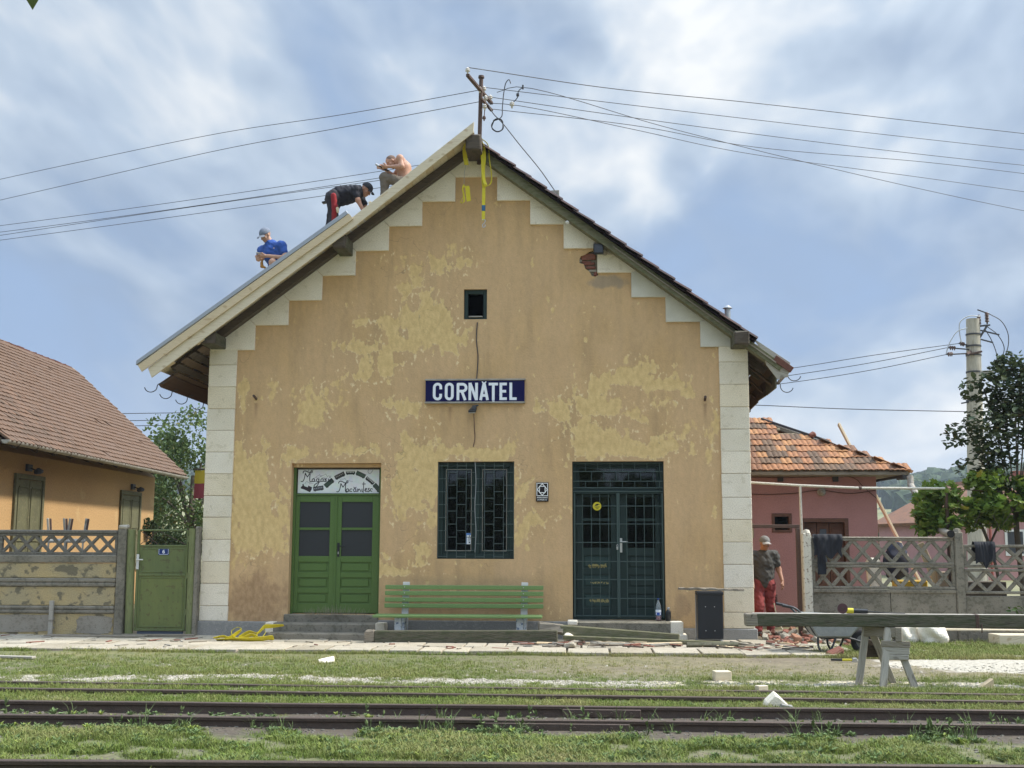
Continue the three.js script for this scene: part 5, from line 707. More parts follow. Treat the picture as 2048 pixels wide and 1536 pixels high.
{
  const f = thing('concrete_fence', 'weathered grey concrete fence with two lattice rows, right of the station', 'fence', [0, 0, -0.6]);
  const post = (x0, x1, top, m) => { part(f, 'post', jitter(boxab([x0, -0.02, -0.08], [x1, top - 0.05, 0.07], 0.014), 0.010, 5, x0), m); part(f, 'post_top', jitter(lathe([[0, 0.07], [0.05, 0.055], [(x1 - x0) / 2, 0]], 10).translate((x0 + x1) / 2, top - 0.05, 0), 0.012, 8, x1), m); };
  post(5.50, 5.645, 1.83, M.chip); post(8.0, 8.145, 1.86, M.concrete); post(10.5, 10.64, 1.8, M.concrete);
  lattice(f, 5.65, 7.998, 1.262, 1.703, 0, 7, M.concrete, 0.062); lattice(f, 5.65, 7.998, 0.862, 1.26, 0, 8, M.concrete, 0.06);
  part(f, 'cap', jitter(boxab([5.65, 1.7035, -0.05], [7.998, 1.725, 0.05], 0.008), 0.006, 6), M.stone);
  part(f, 'panel', jitter(boxab([5.65, 0.42, -0.045], [6.92, 0.86, 0.03], 0.01), 0.006, 3), M.concrete); part(f, 'panel', jitter(boxab([6.925, 0.42, -0.045], [7.998, 0.86, 0.033], 0.01), 0.006, 3, 4), M.concrete); part(f, 'panel', boxab([5.65, 0.0, -0.04], [7.998, 0.418, 0.025], 0.008), M.concrete);
  for (const [a, b] of [[0.38, 0.45], [0.80, 0.858]]) part(f, 'rib', jitter(boxab([5.65, a, 0.034], [7.998, b, 0.055], 0.008), 0.006, 6, a), M.concrete);
  lattice(f, 8.15, 10.49, 1.222, 1.60, 0, 7, M.concrete, 0.06); lattice(f, 8.15, 10.49, 0.792, 1.20, 0, 7, M.concrete, 0.06);
  part(f, 'panel', jitter(boxab([8.15, 0.0, -0.045], [10.49, 0.76, 0.03], 0.01), 0.008, 3, 9), M.concrete);
}
{   // clothes hung over the fence
  const drape = (name, label, x0, x1, top, front, back, seed) => {
    const nx = 22, ny = 26, g = new THREE.PlaneGeometry(1, 1, nx, ny), p = g.attributes.position;
    for (let i = 0; i < p.count; i++) {
      const u = p.getX(i) + 0.5, v = p.getY(i) + 0.5, s = v * (front + back) - back, edge = 0.06 * fbm(u * 4 + seed, 3, 3), fall = s > 0 ? s * (1 + edge * 2 + 0.35 * noise(u * 3 + seed, 1)) : s;
      const fold = 0.035 * noise(u * 7 + seed, s * 2) + 0.02 * noise(u * 15 + seed, s * 4), r = 0.07;
      const a = clamp(s / 0.09, -1, 1), y = top + 0.025 * (1 - a * a) - Math.max(0, Math.abs(fall) - 0.05), z = a * r + fold * (s > 0 ? 1 : -1) + (s > 0 ? 0.015 : -0.015);
      p.setXYZ(i, lerp(x0, x1, u + 0.05 * noise(s * 5 + seed, u * 2)) + 0.05 * s * noise(seed, u * 3), y, -0.6 + z);
    }
    g.computeVertexNormals(); return single(name, label, 'jacket', g, new THREE.MeshStandardMaterial({ color: lin(0.014, 0.015, 0.02), roughness: 0.85, side: THREE.DoubleSide }), 'jackets on the fence');
  };
  drape('jacket', 'black jacket draped over the fence beside the white post', 5.68, 6.15, 1.745, 0.40, 0.3, 3); drape('jacket', 'dark jacket over the fence right of the second post', 8.32, 8.66, 1.63, 0.40, 0.35, 11);
  const sl = new THREE.PlaneGeometry(0.14, 0.6, 5, 12), p = sl.attributes.position; for (let i = 0; i < p.count; i++) p.setXYZ(i, p.getX(i) + 5.80 + 0.02 * noise(p.getY(i) * 6, 1), p.getY(i) + 1.40, -0.5 + 0.03 * noise(p.getX(i) * 20, p.getY(i) * 5)); sl.computeVertexNormals(); 
  scene.children.find((o) => o.name === 'jacket').add(Object.assign(new THREE.Mesh(plain(sl), new THREE.MeshStandardMaterial({ color: lin(0.012, 0.013, 0.018), roughness: 0.9, side: THREE.DoubleSide })), { name: 'sleeve' }));
}
{
  const g = thing('gate_frame', 'rusty angle iron gate frame beside the station corner', 'gate frame', [0, 0, -0.7]);
  part(g, 'top_rail', boxab([4.60, 1.87, -0.03], [5.49, 1.93, 0.03]), M.rust); part(g, 'upright', boxab([5.42, 0, -0.035], [5.49, 1.869, 0.035]), M.rust); part(g, 'upright', boxab([4.60, 0, -0.03], [4.65, 1.869, 0.03]), M.rust);
  const t = thing('trellis_frame', 'thin pale pipe trellis frame above the right fence', 'trellis', [0, 0, -0.9]);
  part(t, 'top_pipe', rod([4.58, 2.66, 0], [5.556, 2.602, 0], 0.022, 0.022, 10), M.lightpipe); part(t, 'top_pipe', rod([5.556, 2.602, 0], [6.573, 2.559, 0], 0.022, 0.022, 10), M.lightpipe); part(t, 'top_pipe', rod([6.573, 2.559, 0], [8.03, 2.551, 0], 0.022, 0.022, 10), M.lightpipe); part(t, 'joint', new THREE.SphereGeometry(0.034, 10, 8).translate(6.573, 2.562, 0), M.rust);
  part(t, 'upright', rod([5.556, 0, 0], [5.556, 2.60, 0], 0.022, 0.022, 10), M.lightpipe); part(t, 'upright', rod([8.01, 0, 0], [8.02, 2.57, 0], 0.028, 0.028, 10), M.rust); part(t, 'top_wire', rod([8.03, 2.55, 0], [10.5, 2.42, -0.4], 0.008, 0.008, 6), M.rust); part(t, 'upright', rod([10.5, 0, -0.4], [10.5, 2.45, -0.4], 0.028, 0.028, 10), M.rust);
}
single('leaning_plank', 'long pale plank leaning against the far side of the pink house', 'plank', bar([7.384, 4.19, -6.0], [8.80, 0.02, -4.0], 0.10, 0.045, [0, 0.3, 1]), M.pine2);
// things stored behind the fence
single('yellow_crate', 'yellow plastic crate seen through the right fence', 'crate', [boxab([7.38, 0.62, -2.2], [7.92, 0.97, -1.85], 0.02)], flat(0.55, 0.33, 0.02, { roughness: 0.5 }));
single('workbench', 'grey wooden workbench behind the right fence', 'workbench', [boxab([7.0, 0.54, -2.5], [9.4, 0.60, -1.7]), ...[[7.05, -2.4], [9.3, -2.4], [7.05, -1.8], [9.3, -1.8]].map(([x, z]) => boxab([x, 0, z - 0.03], [x + 0.06, 0.539, z + 0.03]))], M.greywood);
single('dark_sack', 'dark blue sack on the workbench behind the fence', 'sack', jitter(new THREE.SphereGeometry(0.24, 16, 12).scale(0.9, 1.5, 0.8).translate(7.52, 1.30, -2.4), 0.07, 6), flat(0.02, 0.022, 0.04)); 
single('paper_sack', 'pale sack leaning behind the right fence', 'sack', jitter(boxab([6.98, 0.61, -2.45], [7.22, 1.35, -2.2], 0.05), 0.05, 5), M.white);
single('wooden_crate', 'low dark wooden crate behind the fence by the second post', 'crate', [boxab([8.5, 0.61, -2.3], [9.3, 0.95, -1.9], 0.01)], M.darkwood); single('carton', 'pale cardboard carton behind the right fence', 'box', boxab([8.1, 0.61, -2.2], [8.4, 1.12, -1.9], 0.01), flat(0.36, 0.27, 0.18));
single('scrap_board', 'slanting pale board standing behind the lattice', 'plank', bar([7.85, 1.62, -2.0], [8.25, 0.61, -1.95], 0.03, 0.14), M.pine2);
// yard things in front of the fence
{
  const b = thing('wheelbarrow', 'grey metal wheelbarrow with black handles behind the sawhorse', 'wheelbarrow', [0, 0.02, 1.9]);
  const tray = jitter(prism([[4.98, 0.56], [5.16, 0.26], [5.62, 0.25], [5.86, 0.52], [5.88, 0.55], [4.96, 0.59]].reverse(), -0.27, 0.27, 0.02), 0.01, 5); part(b, 'tray', tray, mat(T.galv, { scale: 0.6, metalness: 0.4, roughness: 0.6, color: lin(0.7, 0.72, 0.68) }));
  const bk = flat(0.035, 0.04, 0.045, { roughness: 0.5 });
  for (const z of [-0.24, 0.24]) { part(b, 'handle', tube([[4.70, 0.70, z * 1.1], [4.86, 0.66, z * 1.1], [5.02, 0.48, z], [5.18, 0.27, z * 0.9], [5.6, 0.245, z * 0.6], [5.83, 0.18, z * 0.25]], 0.017, 8, 40), bk); part(b, 'grip', tube([[4.67, 0.705, z * 1.1], [4.80, 0.68, z * 1.1]], 0.022, 8, 6), M.black); const x0 = z < 0 ? 5.40 : 5.17; part(b, 'leg', tube([[x0, 0.28, z], [x0 + 0.005, 0.12, z], [x0 + 0.05, 0.05, z], [x0 + 0.12, 0.035, z], [x0 + 0.18, 0.09, z], [x0 + 0.255, 0.26, z]], 0.016, 8, 36), bk); }
  const wh = part(b, 'wheel', new THREE.TorusGeometry(0.135, 0.042, 12, 28).translate(5.86, 0.18, 0), flat(0.03, 0.03, 0.032, { roughness: 0.9 })); part(wh, 'hub', [new THREE.CylinderGeometry(0.10, 0.10, 0.04, 20).rotateX(Math.PI / 2).translate(5.86, 0.18, 0), new THREE.CylinderGeometry(0.03, 0.03, 0.12, 12).rotateX(Math.PI / 2).translate(5.86, 0.18, 0)], flat(0.22, 0.22, 0.22, { metalness: 0.4, roughness: 0.6 }));
}
function sawhorse(name, label, dx, dz) {
  const s = thing(name, label, 'sawhorse', [dx, 0.015, dz]);
  const L = (p, q, m = M.greywood) => part(s, 'leg', bar(p, q, 0.055, 0.075), m);
  L([5.03, 0.655, 5.60], [4.93, 0, 5.56]); L([5.235, 0.655, 5.74], [5.14, 0, 5.80], mat(T.greywood, { bump: 0.005, color: lin(1.15, 1.15, 1.15) })); L([5.30, 0.60, 5.72], [5.50, 0, 5.76]); L([5.10, 0.60, 5.54], [5.36, 0, 5.38]);
  part(s, 'top_beam', bar([5.0, 0.60, 5.57], [5.36, 0.60, 5.77], 0.10, 0.11), M.oldwood);
  part(s, 'brace', box(0.30, 0.085, 0.022, [5.30, 0.40, 5.785], [0, -0.05, 0.02]), M.greywood); part(s, 'brace', box(0.32, 0.07, 0.022, [5.30, 0.475, 5.79], [0, -0.05, -0.03]), M.oldwood); part(s, 'brace', box(0.28, 0.06, 0.022, [5.30, 0.33, 5.787], [0, -0.05, 0.01]), M.greywood); part(s, 'brace', box(0.20, 0.20, 0.03, [5.12, 0.40, 5.46], [0, 0.3, 0]), M.darkwood);
  part(s, 'block', box(0.07, 0.16, 0.04, [5.335, 0.58, 5.79], null), M.oldwood);
}
sawhorse('sawhorse', 'weathered grey wooden sawhorse carrying the mossy beam', 0, 0); sawhorse('sawhorse', 'second sawhorse under the far right end of the beam', 2.25, 0.02);
{
  const b = thing('mossy_beam', 'long mossy green old beam laid across the sawhorses', 'beam');
  part(b, 'timber', jitter(new THREE.BoxGeometry(4.32, 0.140, 0.15, 60, 3, 3).toNonIndexed().translate(5.85, 0.745, 5.70), 0.010, 5), mat(T.mosswood, { bump: 0.008, scale: 1 })).geometry = (() => { const g = boxUV(cbox(4.32, 0.14, 0.15, 0.01)); g.translate(5.85, 0.745, 5.70); return g; })();
  part(b, 'sawn_end', jitter(box(0.14, 0.144, 0.154, [3.71, 0.744, 5.70], null, 0.012), 0.008, 12), M.oldwood); part(b, 'bare_top', boxab([3.72, 0.8155, 5.628], [8.0, 0.8195, 5.772], 0.001), M.greywood); part(b, 'iron_strap', [boxab([6.20, 0.668, 5.618], [6.24, 0.822, 5.782]), rod([6.26, 0.62, 5.79], [6.26, 0.72, 5.79], 0.008)], M.rust);
}
{
  const t = thing('angle_grinder', 'yellow angle grinder with brown disc lying on the mossy beam', 'power tool', [0, 0, 5.7]);
  part(t, 'disc', new THREE.CylinderGeometry(0.058, 0.058, 0.006, 24).rotateX(Math.PI / 2).translate(4.735, 0.878, 0.05), flat(0.10, 0.045, 0.05)); part(t, 'flange', new THREE.CylinderGeometry(0.018, 0.018, 0.012, 12).rotateX(Math.PI / 2).translate(4.735, 0.878, 0.056), M.rust);
  part(t, 'gear_head', rod([4.785, 0.853, 0.02], [4.86, 0.850, 0.02], 0.03, 0.032, 12), M.yellow); part(t, 'motor_body', rod([4.86, 0.850, 0.02], [5.02, 0.846, 0.02], 0.028, 0.025, 12), M.black); part(t, 'cord', tube([[5.02, 0.846, 0.02], [5.15, 0.838, 0.02], [5.3, 0.828, 0.0], [5.45, 0.826, -0.02]], 0.006, 6, 16), M.black);
}
{
  const sack = (label, x, z, w, h, d, turn, seed) => { const g = new THREE.BoxGeometry(w, h, d, 12, 9, 9).toNonIndexed(), p = g.attributes.position; for (let i = 0; i < p.count; i++) { const X = p.getX(i) / (w / 2), Y = p.getY(i) / (h / 2), Z = p.getZ(i) / (d / 2), r = Math.pow(Math.abs(X) ** 4 + Math.abs(Y) ** 4 + Math.abs(Z) ** 4, 0.25) || 1, k = Math.max(Math.abs(X), Math.abs(Y), Math.abs(Z)) / r; p.setXYZ(i, p.getX(i) * k * (1 - 0.25 * Math.max(0, Y) ** 2), p.getY(i) * k + h / 2, p.getZ(i) * k); } jitter(g, 0.05, 5, seed); const o = single('white_sack', label, 'sack', place(g, [0, 0, 0], [0, turn, 0]).translate(x, 0.0, z), mat(T.white, { scale: 0.4, bump: 0.003, color: lin(1.15, 1.17, 1.22) }), 'white sacks in the yard'); return o; };
  sack('plump white sack leaning left, behind the sawhorse', 7.02, -0.1, 0.42, 0.34, 0.36, 0.3, 2); sack('rounder white sack with blue thread, right of the other', 7.40, 0.06, 0.44, 0.36, 0.38, -0.2, 8);
}
single('new_timber', 'new squared pale timber lying on the grass at the right edge', 'timber', bar([8.30, 0.115, 0.22], [10.6, 0.115, 0.02], 0.40, 0.17, [0, 0, 1], 0.008), M.pine);
single('board', 'thin pale board propped level behind the mossy beam', 'plank', bar([6.6, 0.235, -0.25], [9.6, 0.225, -0.2], 0.16, 0.03, [0, 0, 1]), M.pine); for (const x of [6.9, 9.2]) single('wood_block', x < 8 ? 'left wooden block under the thin pale board' : 'right wooden block under the thin pale board', 'block', box(0.2, 0.20, 0.2, [x, 0.115, -0.24]), M.oldwood);
single('wood_offcut', 'pale square wood offcut on the gravel strip', 'wood block', box(0.19, 0.11, 0.16, [3.40, 0.085, 5.42], [0, 0.12, 0], 0.006), M.pine); single('wood_offcut', 'small pale wood offcut beside the far track', 'wood block', box(0.12, 0.055, 0.08, [3.70, 0.07, 6.42], [0, 0.4, 0], 0.005), M.pine); single('wood_wedge', 'pale wedge of wood in the sawdust, far right', 'wedge', prism([[6.16, 0.02], [6.32, 0.02], [6.32, 0.13]], 5.78, 5.9), M.pine2);
single('stone_marker', 'white and black painted stone tilted beside the brown track', 'stone', jitter(prism([[3.52, 0.0], [3.83, 0.0], [3.70, 0.13], [3.66, 0.155], [3.58, 0.08]], 7.38, 7.60, 0.012), 0.012, 9), M.white); single('stone_shard', 'grey painted shard against the white marker stone', 'stone', jitter(prism([[3.66, 0.0], [3.86, 0.0], [3.80, 0.055], [3.70, 0.07]], 7.605, 7.66, 0.008), 0.01, 12), M.plinth);
{
  const a = thing('hatchet', 'yellow handled hatchet lying on the worn grass', 'hatchet', [0, 0.035, 3.12], 0); part(a, 'handle', bar([5.14, 0.02, -0.02], [5.29, 0.02, 0.0], 0.03, 0.028), M.black); part(a, 'grip', bar([5.285, 0.02, 0.0], [5.42, 0.022, 0.02], 0.032, 0.03), M.yellow); part(a, 'head', prism([[5.41, -0.01], [5.50, -0.015], [5.47, 0.05], [5.42, 0.05]], -0.01, 0.04, 0.004), M.steel);
  single('garden_hose', 'thin pale hose trailing over the grass on the right', 'hose', tube([[5.0, 0.62, -0.55], [5.05, 0.3, -0.4], [5.2, 0.08, -0.1], [5.6, 0.05, 0.3], [6.2, 0.05, 0.8], [6.9, 0.045, 1.6], [7.6, 0.045, 2.2], [8.3, 0.045, 2.3], [9.4, 0.045, 2.0]], 0.011, 6, 80), flat(0.42, 0.36, 0.25));
}
// ---------- rubble and splinters ----------
{
  const mats = [M.brick, M.stone, mat(T.terra, { scale: 0.5, bump: 0.006 }), M.oldwood, mat(T.brick, { scale: 0.3, color: lin(0.8, 0.75, 0.7) })];
  const shard = (i) => jitter(cbox(1, 0.35 + (i % 3) * 0.15, 0.7, 0.08), 0.22, 2, i * 3.3); const gs = [0, 1, 2, 3, 4, 5].map((i) => { const g = boxUV(shard(i)); g.computeVertexNormals(); g.userData.ready = true; return g; });
  const pile = thing('rubble_pile', 'heap of broken brick and roof tile at the station corner', 'rubble');
  for (let i = 0; i < 150; i++) { const u = R(), x = 4.75 + u * 1.35 + rr(-0.05, 0.05), z = lerp(-0.45, 0.75, R() ** 1.4), h = 0.16 * (1 - Math.abs(u - 0.35)) * sstep(0.9, -0.4, z), o = part(pile, 'brick_piece', gs[i % 6], mats[Math.floor(R() * 5)]); const s = rr(0.05, 0.15); o.scale.setScalar(s); o.position.set(x, 0.06 + h * R(), z); o.rotation.set(rr(-0.5, 0.5), rr(0, 6), rr(-0.5, 0.5)); }
  const litter = thing('wood_debris', 'splinters and torn bits of wood on the paving before the dark door', 'debris');
  for (let i = 0; i < 130; i++) { const x = rr(0.9, 5.2), z = rr(0.6, 1.75) + 0.25 * (x > 3.6 ? 1 : 0), L = rr(0.05, 0.42) * (R() < 0.2 ? 1.7 : 1), o = part(litter, 'splinter', box(L, rr(0.008, 0.03), rr(0.012, 0.05), [0, 0, 0], null, 0.003), [M.oldwood, M.darkwood, M.brick, M.greywood, M.pine2][Math.floor(R() * 5)]); o.position.set(x, 0.078 + rr(0, 0.02), z); o.rotation.set(rr(-0.1, 0.1), rr(-0.9, 0.9), rr(-0.08, 0.08)); }
  for (let i = 0; i < 50; i++) { const o = part(litter, 'splinter', box(rr(0.05, 0.3), 0.015, rr(0.015, 0.04), [0, 0, 0], null, 0.003), [M.oldwood, M.greywood, M.brick][i % 3]); o.position.set(rr(-8, 0.8), 0.075, rr(0.3, 2.2)); o.rotation.y = rr(0, 3); }
  // larger single pieces
  single('old_plank', 'brown split plank on the paving below the dark door', 'plank', jitter(box(0.72, 0.035, 0.09, [2.95, 0.085, 1.15], [0, 0.12, 0.03]), 0.008, 5), M.pine2); single('old_plank', 'mossy split log piece on the paving left of the bin', 'plank', jitter(rod([3.35, 0.10, 1.55], [4.12, 0.11, 1.45], 0.045, 0.035, 8), 0.012, 7), M.mosswood); single('old_plank', 'grey plank end slanting off the paving near the corner', 'plank', jitter(bar([4.05, 0.13, 1.25], [4.55, 0.07, 1.65], 0.10, 0.03, [0, 0, 1]), 0.006, 6), M.oldwood);
  single('roof_tile_piece', 'red broken roof tile on the worn grass by the wheelbarrow', 'tile', jitter(box(0.22, 0.09, 0.16, [5.37, 0.085, 2.35], [0.5, 0.4, 0.3], 0.02), 0.03, 8), M.brick);
  single('stone_piece', 'pale lump of stone on the paving edge', 'stone', jitter(new THREE.IcosahedronGeometry(0.07, 1).toNonIndexed().scale(1.3, 0.7, 1).translate(1.62, 0.10, 1.75), 0.03, 12), M.stone); single('stone_piece', 'flat white stone on the grass left of centre', 'stone', jitter(box(0.22, 0.04, 0.18, [-1.62, 0.05, 3.75], [0.1, 0.3, 0.1], 0.02), 0.03, 9), M.white); single('board', 'grey board lying in the grass at the left edge', 'plank', bar([-7.0, 0.06, 3.6], [-5.6, 0.055, 3.75], 0.10, 0.03, [0, 0, 1]), M.greywood);
  single('board', 'dark broken board at the foot of the left fence', 'plank', jitter(bar([-6.95, 0.085, 0.55], [-5.3, 0.08, 0.50], 0.16, 0.03, [0, 0, 1]), 0.01, 5), M.oldwood); single('door_sill_plank', 'old plank before the green gate', 'plank', jitter(bar([-5.75, 0.085, 0.36], [-4.55, 0.085, 0.34], 0.12, 0.045, [0, 0, 1]), 0.008, 5), M.oldwood);
}
// ---------- signs ----------
function canvasTex(w, h, draw) { const c = document.createElement('canvas'); c.width = w; c.height = h; const x = c.getContext('2d'); draw(x); const t = new THREE.CanvasTexture(c); t.colorSpace = THREE.SRGBColorSpace; t.anisotropy = 8; return t; }
const printed = (t, o = {}) => new THREE.MeshStandardMaterial({ map: t, roughness: 0.4, ...o });
const sheet = (x0, y0, x1, y1, z) => new THREE.PlaneGeometry(x1 - x0, y1 - y0).translate((x0 + x1) / 2, (y0 + y1) / 2, z);
{
  const s = thing('station_sign', 'dark blue enamel sign with white letters CORNĂȚEL on the ochre wall', 'sign');
  part(s, 'board', boxab([-0.835, 3.965, 0.012], [0.845, 4.325, 0.05], 0.006), flat(0.012, 0.012, 0.075, { roughness: 0.18 }));
  const t = canvasTex(1792, 384, (x) => {
    x.fillStyle = '#0d0b44'; x.fillRect(0, 0, 1792, 384); const g = x.createLinearGradient(0, 0, 0, 384); x.strokeStyle = '#e9edf3'; x.lineWidth = 50; x.lineCap = 'butt'; x.lineJoin = 'round';
    const P = (a, close) => { x.beginPath(); a.forEach((q, i) => i ? x.lineTo(...q) : x.moveTo(...q)); if (close) x.closePath(); x.stroke(); };
    const T0 = 62, B0 = 336;   // letter tops and feet
    const round = (x0, x1, open) => { const r = 62; x.beginPath(); if (open) { x.moveTo(x1, T0 + 96); x.lineTo(x1, T0 + r + 0); x.arcTo(x1, T0, x1 - r, T0, r - 8); x.arcTo(x0, T0, x0, T0 + r, r); x.lineTo(x0, B0 - r); x.arcTo(x0, B0, x0 + r, B0, r); x.arcTo(x1, B0, x1, B0 - r, r - 8); x.lineTo(x1, B0 - 96); } else x.roundRect(x0, T0, x1 - x0, B0 - T0, r); x.stroke(); };
    round(158, 276, true); round(376, 488, false);
    P([[590, B0 + 24], [590, T0 + 4], [676, T0 + 4]]); x.beginPath(); x.moveTo(590, T0 + 4); x.lineTo(672, T0 + 4); x.arc(672, T0 + 68, 64, -Math.PI / 2, Math.PI / 2); x.lineTo(590, T0 + 132); x.stroke(); P([[660, T0 + 132], [722, B0 + 24]]);
    x.lineJoin = 'miter'; P([[805, B0 + 24], [805, T0 - 22]]); P([[926, B0 + 24], [926, T0 - 22]]); P([[808, T0 - 18], [924, B0 + 20]]);
    P([[1000, B0 + 24], [1058, T0 - 4], [1066, T0 - 4], [1126, B0 + 24]]); P([[1022, B0 - 62], [1100, B0 - 62]]); x.lineWidth = 20; x.beginPath(); x.arc(1062, 8, 36, 0.25, Math.PI - 0.25); x.stroke(); x.lineWidth = 50;
    P([[1146, T0 + 4], [1314, T0 + 4]]); P([[1230, T0], [1230, B0 + 24]]); x.lineWidth = 18; P([[1208, B0 + 40], [1252, B0 + 40]]); x.lineWidth = 50;
    P([[1474, T0 + 4], [1366, T0 + 4], [1366, B0], [1474, B0]]); P([[1366, (T0 + B0) / 2], [1462, (T0 + B0) / 2]]); P([[1546, T0 - 22], [1546, B0], [1652, B0]]);
  });
  part(s, 'lettering', sheet(-0.833, 3.967, 0.843, 4.323, 0.0515), new THREE.MeshPhysicalMaterial({ map: t, roughness: 0.2, specularIntensity: 0.35 }));
  part(s, 'rail', boxab([-0.845, 4.325, 0.004], [0.862, 4.352, 0.066], 0.005), M.gutter); part(s, 'rail', boxab([-0.845, 3.935, 0.004], [0.852, 3.965, 0.066], 0.005), M.gutter);
}
{
  const s = thing('shop_sign', 'white hand painted shop panel with a train above the green door', 'sign');
  part(s, 'panel', boxab([-3.035, 2.432, -0.205], [-1.635, 2.838, -0.185], 0.002), M.whitepaint);
  const t = canvasTex(1645, 480, (x) => {
    x.fillStyle = '#dfe3e3'; x.fillRect(0, 0, 1645, 480); x.translate(-190, -180); x.lineCap = 'round'; x.lineJoin = 'round';
    const r = rng(5); for (let i = 0; i < 260; i++) { x.fillStyle = `rgba(${180 + r() * 60 | 0},${185 + r() * 55 | 0},${190 + r() * 50 | 0},0.10)`; x.beginPath(); x.ellipse(190 + r() * 1645, 180 + r() * 480, 20 + r() * 120, 10 + r() * 40, r() * 3, 0, 7); x.fill(); }
    const C = (w, col, f) => { x.lineWidth = w; x.strokeStyle = col; x.beginPath(); f(); x.stroke(); };
    // smoke
    for (const [w, pts] of [[7, [[330, 470], [360, 430], [420, 445], [430, 480], [500, 455]]], [9, [[480, 380], [560, 330], [620, 290], [650, 320], [740, 280], [790, 320], [870, 310]]], [7, [[560, 350], [640, 330], [720, 345], [800, 330]]], [7, [[1010, 350], [1060, 385], [1130, 370], [1190, 410], [1300, 420]]]]) C(w, 'rgba(105,110,115,0.65)', () => { x.moveTo(...pts[0]); for (let i = 1; i < pts.length; i++) { const a = pts[i - 1], b = pts[i]; x.quadraticCurveTo(a[0] + 12, a[1] - 26, (a[0] + b[0]) / 2, (a[1] + b[1]) / 2); x.lineTo(...b); } });
    // carriages
    const car = (cx, cy, w, h, a, body, roofc, win) => { x.save(); x.translate(cx, cy); x.rotate(a); x.fillStyle = body; x.beginPath(); x.roundRect(-w / 2, -h / 2, w, h, 12); x.fill(); x.fillStyle = roofc; x.fillRect(-w / 2, -h / 2, w, h * 0.2); if (win) { x.fillStyle = win; for (let k = 0; k < 5; k++) x.fillRect(-w / 2 + w * (0.1 + 0.17 * k), -h * 0.2, w * 0.1, h * 0.28); } x.fillStyle = '#23211f'; x.fillRect(-w / 2 + 8, h / 2 - 8, w - 16, 14); for (const q of [-0.32, 0.32]) { x.beginPath(); x.arc(q * w, h / 2 + 4, 11, 0, 7); x.fill(); } x.restore(); };
    x.fillStyle = '#2c2124'; x.beginPath(); for (const [i, q] of [[250, 540], [285, 505], [280, 480], [305, 470], [312, 505], [330, 520], [395, 540], [400, 505], [480, 540], [470, 590], [440, 640], [330, 590], [255, 565]].entries()) i ? x.lineTo(...q) : x.moveTo(...q); x.fill();
    car(608, 560, 210, 82, -0.16, '#47484c', '#2b2b2d', '#8e9296'); car(820, 452, 210, 92, -0.72, '#36493b', '#22302a', null); car(1035, 302, 215, 84, -0.46, '#2d2b2a', '#3c3a38', '#8e8c86'); car(1252, 240, 185, 68, -0.02, '#232a24', '#d5d8d4', '#c6c9c3'); car(1462, 280, 200, 82, 0.44, '#3f5142', '#2a352c', null); car(1655, 398, 200, 78, 0.68, '#262826', '#dcdedb', '#cfd2ce'); car(1800, 548, 190, 84, 0.86, '#364639', '#2a352c', null);
    // lettering
    const K = '#17141c', W = 17;
    const bigM = (dx, dy) => { C(W, K, () => { x.moveTo(255 + dx, 420 + dy); x.bezierCurveTo(300 + dx, 445 + dy, 322 + dx, 370 + dy, 335 + dx, 255 + dy); x.lineTo(378 + dx, 330 + dy); x.bezierCurveTo(400 + dx, 300 + dy, 420 + dx, 270 + dy, 438 + dx, 232 + dy); x.bezierCurveTo(430 + dx, 300 + dy, 420 + dx, 390 + dy, 436 + dx, 420 + dy); x.bezierCurveTo(448 + dx, 438 + dy, 466 + dx, 432 + dy, 474 + dx, 415 + dy); }); C(W, K, () => { x.moveTo(290 + dx, 250 + dy); x.bezierCurveTo(288 + dx, 195 + dy, 340 + dx, 200 + dy, 390 + dx, 232 + dy); x.bezierCurveTo(430 + dx, 258 + dy, 488 + dx, 250 + dy, 478 + dx, 212 + dy); x.bezierCurveTo(470 + dx, 192 + dy, 448 + dx, 205 + dy, 450 + dx, 225 + dy); }); };
    const o = (cx, cy, rx = 24, ry = 28, tail = true) => { C(W, K, () => x.ellipse(cx, cy, rx, ry, 0.2, 0, 7)); if (tail) C(W, K, () => { x.moveTo(cx + rx, cy - ry + 4); x.bezierCurveTo(cx + rx - 4, cy + 8, cx + rx, cy + ry + 6, cx + rx + 18, cy + ry - 6); }); };
    bigM(0, 0); o(500, 396); o(588, 396, 26, 28, false); C(W, K, () => { x.moveTo(616, 368); x.bezierCurveTo(622, 430, 610, 480, 570, 520); x.bezierCurveTo(540, 550, 510, 540, 522, 505); x.bezierCurveTo(535, 470, 590, 450, 645, 425); }); o(678, 394); C(W, K, () => { x.moveTo(722, 372); x.lineTo(768, 366); x.lineTo(738, 396); x.quadraticCurveTo(776, 398, 762, 420); x.quadraticCurveTo(745, 432, 728, 418); }); C(W, K, () => { x.moveTo(812, 372); x.quadraticCurveTo(806, 430, 830, 420); }); x.fillStyle = K; x.beginPath(); x.arc(838, 336, 11, 0, 7); x.fill(); C(W, K, () => { x.moveTo(846, 382); x.lineTo(850, 426); x.quadraticCurveTo(858, 376, 884, 384); x.quadraticCurveTo(892, 400, 888, 424); });
